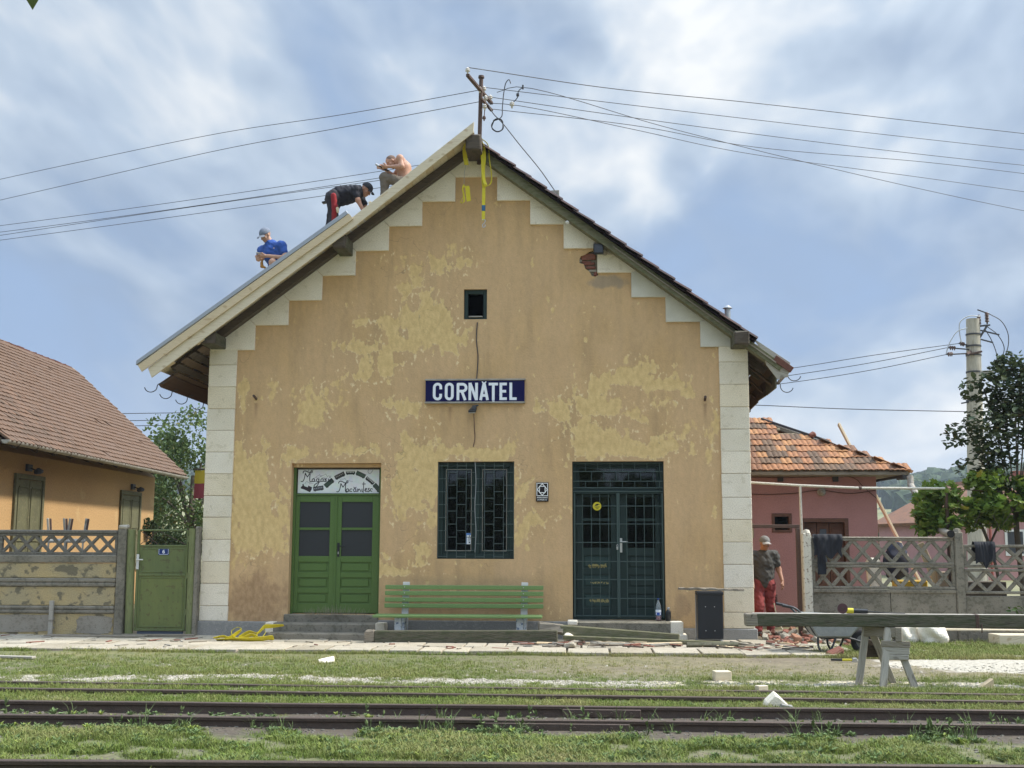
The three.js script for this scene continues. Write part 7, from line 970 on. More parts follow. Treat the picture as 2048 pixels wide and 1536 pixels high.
{   // squatting man in a blue shirt
  const g = thing('person', 'man in blue shirt and grey cap squatting on the roof, lowest of the three', 'person');
  const hc = [-3.80, 6.965, -0.20], H = head(hc, [-0.55, -0.62, 0.72], [-0.25, 0.85, 0.3]), neck = [-3.71, 6.82, -0.24], shR = [-3.885, 6.735, -0.36], shL = [-3.475, 6.745, -0.10], chest = [-3.66, 6.63, -0.22], waist = [-3.575, 6.43, -0.25], hip = [-3.50, 6.24, -0.28], hipL = [-3.47, 6.24, -0.17], hipR = [-3.55, 6.22, -0.38], elL = [-3.36, 6.50, 0.0], haL = [-3.70, 6.53, 0.04], elR = [-3.93, 6.56, -0.28], haR = [-3.79, 6.50, -0.06], knL = [-3.585, 6.41, 0.06], knR = [-3.72, 6.40, -0.42], ftL = [-3.62, 5.88, 0.02], ftR = [-3.74, 5.80, -0.44];
  const arms = [[shL, elL, 0.052, 0.043], [elL, haL, 0.043, 0.029], [shR, elR, 0.052, 0.043], [elR, haR, 0.043, 0.029]], torso = [[neck, vadd(hc, [0.03, -0.04, -0.02]), 0.056, 0.056], [shR, shL, 0.074, 0.074], [[-3.80, 6.68, -0.30], [-3.56, 6.45, -0.28], 0.10, 0.11], [[-3.54, 6.68, -0.15], [-3.50, 6.42, -0.20], 0.10, 0.11], [[-3.70, 6.78, -0.24], chest, 0.10, 0.125], [chest, waist, 0.135, 0.125], [waist, hip, 0.125, 0.135]], legs = [[hipL, knL, 0.085, 0.060], [knL, ftL, 0.058, 0.04], [hipR, knR, 0.085, 0.060], [knR, ftR, 0.058, 0.04]];
  personParts(g, skin, [...arms, ...torso, ...legs], H, [hand(haL, [-0.9, -0.1, 0.0], [0, 0.6, 0.8], 0.9), hand(haR, [-0.25, 0.1, 0.4], [0, 1, 0], 0.8)]);
  const shirt = body([...grow(torso.slice(1), 0.016), [shL, [-3.41, 6.61, -0.045], 0.072, 0.066], [shR, [-3.915, 6.64, -0.32], 0.072, 0.066], [waist, [-3.60, 6.33, -0.18], 0.14, 0.13]], 0.012, 0.04, [], 0.010); part(g, 'shirt', boxUV(shirt), cloth(0.030, 0.095, 0.36));
  part(g, 'shirt_print', boxUV(body([[[-3.60, 6.69, -0.075], [-3.565, 6.685, -0.075], 0.022, 0.02]], 0.006)), flat(0.42, 0.32, 0.28)); part(g, 'shorts', boxUV(body(grow([[hip, hipL, 0.12, 0.10], [hipL, vadd(hipL, vadd(knL, hipL, -1), 0.55), 0.09, 0.075], [hipR, vadd(hipR, vadd(knR, hipR, -1), 0.7), 0.09, 0.075]], 0.016), 0.013, 0.04, [], 0.005)), cloth(0.05, 0.055, 0.07));
  cap(g, H, cloth(0.20, 0.23, 0.29), cloth(0.24, 0.26, 0.30)); for (const f of [ftL, ftR]) part(g, 'shoe', boxUV(body([[vadd(f, [0.03, -0.02, 0]), vadd(f, [-0.16, -0.11, 0.02]), 0.042, 0.036]], 0.012)), cloth(0.03, 0.03, 0.03));
  const t = thing('screw_packet', 'small grey packet held by the man in the blue shirt', 'packet'); part(t, 'packet', box(0.10, 0.03, 0.05, [-3.83, 6.575, 0.04], [0.2, 0.2, -0.2]), M.gutter);
  single('work_glove', 'orange and black glove hanging under the blue shirted man', 'glove', boxUV(body([[[-3.80, 6.42, -0.03], [-3.79, 6.36, -0.02], 0.024, 0.03], [[-3.79, 6.36, -0.02], [-3.73, 6.33, 0], 0.024, 0.02], [[-3.80, 6.42, -0.03], [-3.79, 6.50, -0.05], 0.018, 0.016]], 0.008, 0.02)), flat(0.34, 0.16, 0.03));
}
for (const n of ['person', 'screw_packet', 'work_glove']) scene.children.find((o) => o.name === n).position.x = 0.055;
{   // bending man in a dark shirt
  const g = thing('person', 'man in dark shirt and black cap bending over the roof boards', 'person');
  const hc = [-1.965, 7.765, -0.20], H = head(hc, [0.72, -0.62, 0.22], [0.5, 0.75, 0]), neck = [-2.07, 7.765, -0.20], shL = [-2.12, 7.70, -0.02], shR = [-2.12, 7.70, -0.38], chest = [-2.24, 7.69, -0.20], waist = [-2.43, 7.685, -0.20], hipL = [-2.55, 7.60, -0.10], hipR = [-2.55, 7.60, -0.30], knL = [-2.50, 7.16, -0.07], knR = [-2.62, 7.15, -0.34], ftL = [-2.46, 6.80, -0.05], ftR = [-2.66, 6.65, -0.34], elL = [-2.06, 7.50, 0.03], haL = [-1.96, 7.30, 0.06], elR = [-2.0, 7.48, -0.38], haR = [-1.88, 7.32, -0.34];
  const torso = [[neck, vadd(hc, [-0.03, -0.02, 0]), 0.058, 0.056], [shL, shR, 0.068, 0.068], [vadd(neck, [-0.05, -0.03, 0]), chest, 0.10, 0.128], [chest, waist, 0.132, 0.125], [waist, [-2.55, 7.62, -0.20], 0.128, 0.13]], arms = [[shL, elL, 0.05, 0.042], [elL, haL, 0.042, 0.028], [shR, elR, 0.05, 0.042], [elR, haR, 0.042, 0.028]], legs = [[hipL, knL, 0.09, 0.06], [knL, ftL, 0.057, 0.04], [hipR, knR, 0.09, 0.06], [knR, ftR, 0.057, 0.04]];
  personParts(g, skinTan, [...torso, ...arms, ...legs], H, [hand(haL, [0.2, -0.9, 0.1], [1, 0, 0], 0.5), hand(haR, [0.3, -0.9, 0], [1, 0, 0], 0.5)]);
  part(g, 'shirt', boxUV(body([...grow(torso.slice(1), 0.020), [shL, [-2.09, 7.585, 0.01], 0.072, 0.066], [shR, [-2.04, 7.57, -0.38], 0.072, 0.066], [[-2.30, 7.60, -0.20], [-2.42, 7.58, -0.20], 0.10, 0.11]], 0.012, 0.045, [], 0.011)), cloth(0.022, 0.022, 0.030));
  const tr = grow(legs, 0.020); part(g, 'trousers', boxUV(body([...tr, [[-2.52, 7.62, -0.14], [-2.52, 7.62, -0.26], 0.145, 0.145]], 0.013, 0.05, [], 0.007)), cloth(0.035, 0.03, 0.034));
  part(g, 'red_stripe', boxUV(body([[[-2.50, 7.60, 0.022], [-2.475, 7.40, 0.018], 0.050, 0.052], [[-2.475, 7.40, 0.018], [-2.49, 7.12, 0.004], 0.052, 0.036]], 0.010, 0.02, [], 0.004)), cloth(0.30, 0.018, 0.022)); part(g, 'knee_patch', boxUV(body([[[-2.42, 7.36, 0.05], [-2.41, 7.30, 0.05], 0.026, 0.024]], 0.008)), flat(0.6, 0.5, 0.33)); part(g, 'tool_pouch', box(0.09, 0.03, 0.10, [-2.69, 7.53, -0.15], [0, 0, 0.2], 0.01), M.black);
  cap(g, H, cloth(0.03, 0.03, 0.038), cloth(0.02, 0.02, 0.025)); for (const f of [ftL, ftR]) part(g, 'shoe', boxUV(body([[vadd(f, [-0.03, -0.03, 0]), vadd(f, [0.17, 0.05, 0.01]), 0.045, 0.038]], 0.012)), cloth(0.03, 0.028, 0.025));
}
{   // crouching man without a shirt
  const g = thing('person', 'shirtless crouching man with shaved head and a tool, nearest the ridge', 'person');
  const hc = [-1.525, 8.265, -0.20], H = head(hc, [-0.66, -0.72, 0.30], [-0.72, 0.62, 0]), neck = [-1.43, 8.28, -0.20], shL = [-1.35, 8.27, -0.02], shR = [-1.36, 8.29, -0.38], chest = [-1.31, 8.15, -0.20], waist = [-1.27, 7.94, -0.20], hipL = [-1.21, 7.82, -0.10], hipR = [-1.21, 7.82, -0.30], knL = [-1.625, 7.95, -0.08], knR = [-1.52, 7.78, -0.40], ftL = [-1.62, 7.42, -0.08], ftR = [-1.55, 7.46, -0.40], elL = [-1.30, 8.10, 0.04], haL = [-1.56, 8.12, -0.02], elR = [-1.52, 8.08, -0.42], haR = [-1.64, 8.12, -0.12];
  const torso = [[neck, vadd(hc, [0.03, -0.01, 0]), 0.058, 0.058], [shL, shR, 0.068, 0.068], [[-1.37, 8.25, -0.2], chest, 0.105, 0.13], [chest, waist, 0.132, 0.12], [waist, [-1.22, 7.84, -0.20], 0.12, 0.13]], arms = [[shL, elL, 0.052, 0.042], [elL, haL, 0.042, 0.028], [shR, elR, 0.052, 0.042], [elR, haR, 0.042, 0.028]], legs = [[hipL, knL, 0.09, 0.062], [knL, ftL, 0.057, 0.04], [hipR, knR, 0.09, 0.062], [knR, ftR, 0.057, 0.04]];
  personParts(g, mat(skinTex, { scale: 0.4, bump: 0.001, roughness: 0.55, color: lin(1.05, 0.98, 0.95) }), [...torso, ...arms, ...legs], H, [hand(haL, [-1, 0.05, -0.1], [0, 0.8, 0.6], 1.1), hand(haR, [-0.6, 0.1, 0.5], [0, 1, 0], 1.0)]);
  part(g, 'hair', boxUV(surfaceNet((p) => { let d = ellip(p, H.at(0, 0.032, -0.018), [0.080, 0.092, 0.096], H.ax); const q = [p[0] - hc[0], p[1] - hc[1], p[2] - hc[2]], f = q[0] * H.f[0] + q[1] * H.f[1] + q[2] * H.f[2], u = q[0] * H.u[0] + q[1] * H.u[1] + q[2] * H.u[2]; return Math.max(d, f * 0.8 - u - 0.0); }, vadd(hc, [-0.16, -0.16, -0.16]), vadd(hc, [0.16, 0.16, 0.16]), 0.007)), flat(0.17, 0.11, 0.08, { roughness: 0.9 }));
  part(g, 'trousers', boxUV(body([...grow(legs, 0.022), [[-1.21, 7.80, -0.14], [-1.21, 7.80, -0.26], 0.14, 0.14]], 0.013, 0.05, [], 0.008)), cloth(0.17, 0.14, 0.105)); for (const f of [ftL, ftR]) part(g, 'shoe', boxUV(body([[vadd(f, [0.04, 0.02, 0]), vadd(f, [-0.15, -0.09, 0]), 0.045, 0.038]], 0.012)), cloth(0.05, 0.04, 0.03)); part(g, 'belt_pouch', box(0.07, 0.05, 0.08, [-1.10, 8.02, -0.2], [0, 0, 0.6], 0.01), M.black);
  const t = thing('hammer', 'grey bar tool gripped in the shirtless man\'s hands', 'tool'); part(t, 'shaft', rod([-1.755, 8.17, -0.06], [-1.55, 8.05, -0.05], 0.013, 0.015, 10), M.black); part(t, 'head', rod([-1.78, 8.185, -0.06], [-1.72, 8.15, -0.06], 0.020, 0.018, 10), M.steel);
}
{   // walking man at the corner
  const g = thing('person', 'man in grey shirt, red trousers and cap walking beside the station corner', 'person');
  const hc = [5.03, 1.615, -1.55], H = head(hc, [0.28, -0.22, 1], [0, 1, 0.1]), neck = [5.01, 1.47, -1.60], shR = [4.83, 1.395, -1.60], shL = [5.195, 1.40, -1.60], chest = [5.01, 1.27, -1.60], waist = [5.0, 1.05, -1.60], hip = [4.995, 0.92, -1.60], hipL = [5.09, 0.90, -1.60], hipR = [4.90, 0.90, -1.60], elL = [5.275, 1.15, -1.62], haL = [5.31, 0.955, -1.50], elR = [4.75, 1.14, -1.58], haR = [4.79, 0.92, -1.45], knL = [5.115, 0.50, -1.60], knR = [4.885, 0.52, -1.45], ftL = [5.12, 0.11, -1.72], ftR = [4.86, 0.11, -1.40];
  const torso = [[neck, vadd(hc, [-0.01, -0.05, -0.02]), 0.06, 0.06], [shR, shL, 0.072, 0.072], [[5.01, 1.40, -1.60], chest, 0.10, 0.13], [[4.94, 1.28, -1.60], [4.95, 1.05, -1.6], 0.115, 0.11], [[5.08, 1.28, -1.60], [5.06, 1.05, -1.6], 0.115, 0.11], [waist, hip, 0.13, 0.135]], arms = [[shL, elL, 0.055, 0.044], [elL, haL, 0.044, 0.030], [shR, elR, 0.055, 0.044], [elR, haR, 0.044, 0.030]], legs = [[hipL, knL, 0.095, 0.062], [knL, ftL, 0.058, 0.042], [hipR, knR, 0.095, 0.062], [knR, ftR, 0.058, 0.042]];
  personParts(g, skinTan, [...torso, ...arms, ...legs], H, [hand(haL, [0.05, -1, 0.25], [-0.3, 0, 1], 0.45), hand(haR, [0, -1, 0.2], [0.3, 0, 1], 0.45)]);
  part(g, 'shirt', boxUV(body([...grow(torso.slice(1), 0.018), [shL, [5.24, 1.25, -1.61], 0.078, 0.07], [shR, [4.79, 1.25, -1.59], 0.078, 0.07], [waist, [5.0, 0.95, -1.6], 0.155, 0.15]], 0.012, 0.045, [], 0.011)), cloth(0.085, 0.082, 0.072)); part(g, 'trousers', boxUV(body([...grow(legs, 0.024), [[4.96, 0.92, -1.6], [5.03, 0.92, -1.6], 0.15, 0.15]], 0.013, 0.05, [], 0.012)), cloth(0.30, 0.055, 0.05)); part(g, 'leg_pocket', [box(0.05, 0.16, 0.12, [5.205, 0.62, -1.60], [0, 0, 0.05], 0.012), box(0.035, 0.05, 0.05, [5.215, 0.70, -1.58], null, 0.008)], cloth(0.10, 0.05, 0.045));
  cap(g, H, cloth(0.22, 0.215, 0.20), cloth(0.42, 0.41, 0.38)); for (const f of [ftL, ftR]) part(g, 'shoe', boxUV(body([[vadd(f, [0, -0.05, -0.06]), vadd(f, [0.01, -0.06, 0.14]), 0.048, 0.04]], 0.012)), cloth(0.04, 0.035, 0.03));
}
// ---------- ridge pole, wires, utility pole ----------
const insul = (p, s = 1) => lathe([[0, 0.055], [0.016, 0.052], [0.02, 0.038], [0.034, 0.03], [0.034, 0.02], [0.022, 0.014], [0.036, 0.004], [0.036, -0.008], [0.016, -0.014], [0.012, -0.05], [0, -0.05]].map(([a, b]) => [a * s, b * s]), 12).translate(...p);
{
  const p = thing('ridge_pole', 'rusty steel electric pole with slanting cross arm on the roof ridge', 'pole');
  part(p, 'tube', rod([0.05, 8.10, 0.1], [0.08, 9.67, 0.1], 0.036, 0.036, 12), M.rust); part(p, 'top_cap', rod([0.08, 9.66, 0.1], [0.08, 9.70, 0.1], 0.055, 0.05, 12), M.rust);
  part(p, 'cross_arm', bar([-0.09, 9.42, 0.81], [0.22, 9.42, -0.47], 0.05, 0.06, [0, 1, 0]), M.rust); part(p, 'cross_arm', bar([0.10, 9.20, 0.30], [0.24, 9.20, -0.25], 0.04, 0.05, [0, 1, 0]), M.rust);
  for (const q of [[-0.09, 9.50, 0.80], [0.12, 9.50, -0.02], [0.20, 9.50, -0.42], [0.06, 9.42, 0.15], [0.16, 9.28, 0.1]]) { part(p, 'insulator', insul(q, 1.1), M.ceramic); part(p, 'pin', rod([q[0], q[1] - 0.10, q[2]], q, 0.009), M.rust); }
  part(p, 'hanging_insulator', [insul([0.15, 9.10, 0.16], 1.1)], M.ceramic); part(p, 'hanging_insulator', [rod([0.14, 8.92, 0.16], [0.15, 9.06, 0.16], 0.008), insul([0.14, 8.90, 0.16], 0.9)], M.ceramicbrown);
}
const sag = (a, b, d, n = 14) => Array.from({ length: n + 1 }, (_, i) => { const t = i / n; return [lerp(a[0], b[0], t), lerp(a[1], b[1], t) - 4 * d * t * (1 - t), lerp(a[2], b[2], t)]; });
const wire = (label, pts, r = 0.0065) => single('overhead_wire', label, 'wire', tube(pts, r, 5, 60), M.wire, 'overhead wires');
wire('upper of the two wires running left from the ridge pole', [[0.05, 9.42, 0.15], [-2.8, 9.86, -2.0], [-5.77, 10.29, -4.0], [-10.3, 10.55, -6.6], [-15.33, 10.57, -9.0]]);
wire('lower of the two wires running left from the ridge pole', [[0.05, 9.22, 0.12], [-2.8, 9.6, -2.0], [-5.76, 9.92, -4.0], [-10.3, 10.05, -6.6], [-15.28, 9.99, -9.0]]);
wire('topmost of four wires passing behind the roof workers', sag([-0.93, 9.59, -4.0], [-15.55, 9.66, -9.5], 0.07)); wire('second of four wires passing behind the roof workers', sag([-0.93, 9.45, -4.0], [-15.54, 9.49, -9.5], 0.08)); wire('third of four wires passing behind the roof workers', sag([-0.93, 9.36, -4.0], [-15.52, 9.33, -9.5], -0.03)); wire('lowest of four wires passing behind the roof workers', sag([-0.93, 9.21, -4.0], [-15.52, 9.25, -9.5], 0.03));
wire('highest wire running right from the outer end of the cross arm', [[-0.09, 9.56, 0.80], [2.4, 10.2, -1.8], [5.36, 10.73, -4.0], [9.7, 11.2, -6.6], [14.69, 11.5, -9.0]], 0.008); wire('second wire running right from the ridge pole', sag([0.12, 9.54, -0.02], [14.67, 11.09, -9.0], 0.03)); wire('third wire running right from the ridge pole', sag([0.20, 9.52, -0.42], [14.64, 10.72, -9.0], 0.10)); wire('steep wire crossing the others on the right', [[0.30, 9.72, -0.7], [0.81, 9.48, 0.1], [3.4, 9.50, -2.0], [6.35, 9.45, -4.0], [10.2, 9.42, -6.5], [14.55, 9.36, -9.0]]); wire('lowest right wire with a kink', [[0.2, 9.2, 0.1], [0.64, 9.16, 0.1], [2.8, 9.42, -1.9], [5.12, 9.66, -4.0], [9.6, 9.85, -6.5], [14.59, 9.96, -9.0]]); wire('right wire just above the lowest one', [[0.24, 9.21, -0.2], [2.9, 9.52, -2.0], [5.33, 9.78, -4.0], [9.8, 10.2, -6.5], [14.64, 10.45, -9.0]]);
wire('service cable dropping from the ridge pole to the right roof slope', [[0.2, 9.17, 0.1], [0.30, 9.0, 0.1], [0.44, 8.85, 0.1], [0.76, 8.43, 0.1], [1.11, 7.98, 0.1], [1.36, 7.62, 0.05]], 0.009);
{ const pts = []; for (let i = 0; i <= 44; i++) { const a = i / 44 * Math.PI * 4.4; pts.push([0.38 + (0.10 + 0.01 * Math.sin(i)) * Math.cos(a + 1.2), 8.76 + 0.115 * Math.sin(a + 1.2), 0.17 + i * 0.001]); } pts.push([0.44, 8.9, 0.2], [0.46, 9.1, 0.18], [0.48, 9.35, 0.16], [0.52, 9.55, 0.15], [0.57, 9.60, 0.15], [0.60, 9.53, 0.15]); single('cable_coil', 'loose loop of black cable hanging right of the ridge pole', 'cable', tube(pts, 0.009, 5, 160), M.wire); }
{ const c = thing('line_insulator', 'white insulator on a short link between two right wires', 'insulator'); part(c, 'link', tube([[0.81, 9.48, 0.1], [0.73, 9.40, 0.1], [0.72, 9.30, 0.1], [0.64, 9.20, 0.1]], 0.009, 5, 14), M.wire); part(c, 'clamp', [box(0.05, 0.05, 0.04, [0.72, 9.34, 0.1]), box(0.03, 0.08, 0.03, [0.81, 9.48, 0.1])], M.wire); part(c, 'insulator', insul([0.62, 9.16, 0.1], 1.2), M.ceramic); }
{
  const p = thing('utility_pole', 'pale concrete utility pole with cross arms behind the right trees', 'pole', [0, 0, -25]);
  part(p, 'shaft', rod([16.5, -0.2, 0], [16.83, 10.15, 0], 0.36, 0.25, 20), mat(T.stone, { scale: 1.5, bump: 0.008, color: lin(1.0, 1.02, 1.05) })); for (const y of [9.55, 9.1, 8.75, 8.1, 7.0]) part(p, 'band', rod([16.5 + 0.33 * y / 10.15, y - 0.03, 0], [16.5 + 0.33 * y / 10.15, y + 0.03, 0], 0.275 + (10 - y) * 0.011, 0.275 + (10 - y) * 0.011, 18), M.wire);
  part(p, 'cross_arm', bar([16.35, 8.72, 0.5], [17.1, 9.12, -0.4], 0.09, 0.09), M.rust); part(p, 'cross_arm', bar([16.55, 8.75, 0.3], [17.0, 8.85, 0.3], 0.07, 0.07), M.rust);
  for (const [a, b] of [[[16.4, 8.75, 0.45], [15.62, 8.71, 0.5]], [[16.75, 8.95, 0.1], [15.75, 9.0, 0.3]], [[17.0, 9.1, -0.2], [16.2, 9.18, 0.2]]]) { part(p, 'strain_rod', rod(a, b, 0.03, 0.03, 6), M.wire); part(p, 'strain_insulator', [0, 1, 2].map((k) => insul([lerp(a[0], b[0], 0.75 + k * 0.08), lerp(a[1], b[1], 0.75 + k * 0.08), lerp(a[2], b[2], 0.75 + k * 0.08)], 1.6)), M.ceramicbrown); }
  for (const [x, y] of [[17.02, 9.95], [17.32, 10.05]]) part(p, 'switch_insulator', [0, 1, 2].map((k) => insul([x, y + k * 0.12, 0.1], 2.2)), M.ceramicbrown); part(p, 'switch_arm', [bar([17.0, 9.86, 0.1], [17.42, 9.90, 0.1], 0.08, 0.06), bar([17.0, 9.4, 0.1], [17.3, 9.86, 0.1], 0.07, 0.07), bar([16.98, 10.5, 0.1], [17.42, 10.33, 0.1], 0.05, 0.04), bar([17.05, 9.70, 0.1], [17.75, 9.52, 0.1], 0.05, 0.05), bar([17.05, 9.35, 0.1], [17.5, 9.22, 0.1], 0.05, 0.05)], M.wire);
  for (const pts of [[[17.42, 10.33], [17.85, 10.05], [18.08, 9.5], [17.95, 8.8], [17.5, 8.35], [17.25, 8.1]], [[17.3, 9.85], [17.7, 9.5], [17.9, 9.0], [17.75, 8.6], [17.45, 8.3]], [[17.25, 9.7], [17.45, 9.3], [17.6, 8.8], [17.6, 8.5]]]) part(p, 'jumper', tube(pts.map(([x, y]) => [x, y, 0.1]), 0.018, 5, 30), M.wire); for (const pts of [[[17.0, 10.2], [16.6, 10.22], [16.25, 10.0], [16.2, 9.6], [16.25, 9.2]], [[16.5, 9.75], [16.15, 9.65], [15.9, 9.35], [15.75, 9.05], [15.66, 8.75]]]) part(p, 'jumper', tube(pts.map(([x, y]) => [x, y, 0.3]), 0.022, 5, 30), M.steel);
  part(p, 'terminal_box', box(0.62, 0.16, 0.3, [17.1, 8.05, 0.1], [0, 0, 0.06]), M.gutter); part(p, 'conduit', rod([16.98, 0, 0.2], [16.98, 4.2, 0.2], 0.05, 0.05, 8), flat(0.28, 0.07, 0.05)); part(p, 'step_bolt', rod([16.2, 6.9, 0.1], [16.5, 6.95, 0.1], 0.03, 0.03, 6), M.wire);
}
wire('upper thin wire running left from the utility pole', [[16.2, 9.18, -24.8], [13, 8.75, -24.8], [9.95, 8.30, -25.0], [5, 7.7, -25]], 0.013); wire('middle thin wire running left from the utility pole', [[15.7, 9.0, -24.7], [13, 8.48, -24.8], [9.95, 8.03, -25.0], [5, 7.4, -25]], 0.013); wire('lower thin wire running left from the utility pole', [[15.62, 8.71, -24.5], [13, 8.2, -24.8], [9.95, 7.75, -25.0], [5, 7.2, -25]], 0.013); wire('faint level wire under the white cloud on the right', [[8, 8.72, -40], [10.52, 8.67, -40], [15.57, 8.44, -40], [30, 8.1, -40]], 0.022);
for (const [k, y] of [['top', 8.36], ['middle', 7.98], ['bottom', 7.70]]) wire(k + ' one of three faint wires between tiled house and station', [[-30, y - 0.05, -40], [-23.6, y - 0.03, -40], [-17.4, y + 0.03, -40], [-8, y + 0.1, -40]], 0.02);
// ---------- lilac tree, vine, hill, far houses ----------
{
  const t = thing('lilac_tree', 'dark leaved lilac tree rising behind the right fence', 'tree'), r = rng(303), stems = [[9.45, 0, -1.5], [9.42, 1.2, -1.52], [9.38, 1.9, -1.5]];
  part(t, 'trunk', [tube([...stems, [9.40, 2.4, -1.5]], 0.05, 8, 16)], M.bark);
  const tips = [[8.55, 3.65, -1.4], [8.75, 3.1, -1.35], [8.95, 4.35, -1.5], [9.25, 4.55, -1.6], [9.6, 4.65, -1.5], [9.9, 4.4, -1.4], [9.0, 3.75, -1.2], [9.4, 3.9, -1.3], [9.8, 3.5, -1.4], [8.90, 2.85, -1.4], [9.15, 3.05, -1.6], [10.3, 4.2, -1.6], [10.2, 3.6, -1.4], [9.7, 4.0, -1.7]];
  for (const q of tips) part(t, 'branch', tube([[9.40, 1.9 + r() * 0.4, -1.5], [lerp(9.4, q[0], 0.45) + (r() - 0.5) * 0.1, lerp(2.1, q[1], 0.5), -1.5], q], 0.014, 5, 14), M.bark);
  const cs = []; for (const q of tips) for (let k = 0; k < 3; k++) cs.push([q[0] + (r() - 0.5) * 0.42, q[1] + (r() - 0.5) * 0.36, q[2] + (r() - 0.5) * 0.5, 0.24, 0.22, 0.22]);
  for (const q of [[9.2, 4.0], [9.5, 4.2], [9.3, 3.5], [9.7, 3.9], [10.0, 3.9], [9.0, 4.05], [9.6, 4.4], [10.1, 3.2], [8.95, 3.4]]) cs.push([q[0], q[1], -1.45, 0.30, 0.26, 0.28], [q[0] + 0.1, q[1] + 0.15, -1.5, 0.26, 0.22, 0.28]);
  const sh = leafShape(0.8, 1), w = clump(cs), lm = [[0.062, 0.092, 0.042], [0.088, 0.115, 0.052], [0.10, 0.088, 0.056]].map((c) => leafMatP(...c, 0.25)); const lg = sh.clone(); lg.scale(0.115, 0.115, 0.115); lg.userData.ready = true;
  for (let i = 0; i < 290; i++) { const q = w(r), o = part(t, 'leaf', lg, lm[Math.floor(r() * 3)]); o.position.set(q[0], q[1], q[2] + 0.12); o.rotation.set(-1.2 - r() * 1.2, r() * 6.28, (r() - 0.5) * 1.4, 'YXZ'); o.scale.setScalar(0.7 + 0.6 * r()); }
  part(t, 'crown', leaves(3600, sh, w, 0.10, r, 0.9), leafMat(0.075, 0.102, 0.048, 0.3), { kind: 'stuff' });
}
{
  const t = thing('grape_vine', 'bright green grape vine over the trellis on the right', 'vine'), r = rng(404), sh = leafShape(1.0, 1, 1);
  part(t, 'stem', [tube([[9.0, 0, -1.6], [9.05, 0.9, -1.55], [8.9, 1.6, -1.5], [8.6, 2.2, -1.4], [8.1, 2.5, -1.2]], 0.028, 7, 24), tube([[8.9, 1.6, -1.5], [9.3, 2.3, -1.4], [9.9, 2.5, -1.2]], 0.02, 6, 18)], M.bark); for (let k = 0; k < 10; k++) part(t, 'shoot', tube([[8.0 + k * 0.25, 2.5, -1.1], [8.05 + k * 0.25 + (r() - 0.5) * 0.2, 2.2, -0.95], [8.0 + k * 0.25 + (r() - 0.5) * 0.3, 1.85 + r() * 0.2, -0.9]], 0.006, 4, 10), M.bark);
  const cs = []; for (let k = 0; k < 60; k++) { const x = 7.72 + r() * 2.7, top = 2.72 - 0.16 * Math.max(0, 8.1 - x) * 3; cs.push([x, lerp(1.86 + (x < 8.3 ? (8.3 - x) * 0.25 : 0), top, r()), -1.25 + (r() - 0.5) * 0.7, 0.20, 0.14, 0.24]); } for (let k = 0; k < 8; k++) cs.push([7.62 + r() * 0.25, 1.85 + r() * 0.45, -1.2, 0.13, 0.14, 0.18]);
  const w = clump(cs), lm = [[0.22, 0.33, 0.045], [0.16, 0.25, 0.04], [0.30, 0.38, 0.07], [0.10, 0.17, 0.03]].map((c) => leafMatP(...c, 0.5)); const lg = sh.clone(); lg.scale(0.13, 0.13, 0.13); lg.userData.ready = true;
  for (let i = 0; i < 290; i++) { const q = w(r), o = part(t, 'leaf', lg, lm[Math.floor(r() * 4)]); o.position.set(q[0], q[1], q[2] + 0.15); o.rotation.set(-0.7 - r() * 1.3, (r() - 0.5) * 3, (r() - 0.5) * 2.2, 'YXZ'); o.scale.setScalar(0.65 + 0.6 * r()); }
  part(t, 'foliage', leaves(3400, sh, w, 0.13, r, 0.6), leafMat(0.19, 0.28, 0.045, 0.5), { kind: 'stuff' });
}
{   // weeds at the foot of the right fence
  const r = rng(505), sh = leafShape(0.6, 1); for (const [x, z, lab] of [[9.0, -0.4, 'small leafy weed at the foot of the right fence']]) { const t = thing('weed', lab, 'weed', [x, 0, z]); part(t, 'stem', rod([0, 0, 0], [0, 0.5, 0], 0.008, 0.004), M.bark); part(t, 'leaves', leaves(60, sh, () => [(r() - 0.5) * 0.35, 0.2 + r() * 0.4, (r() - 0.5) * 0.2], 0.09, r), leafMat(0.07, 0.12, 0.03), { kind: 'stuff' }); }
}
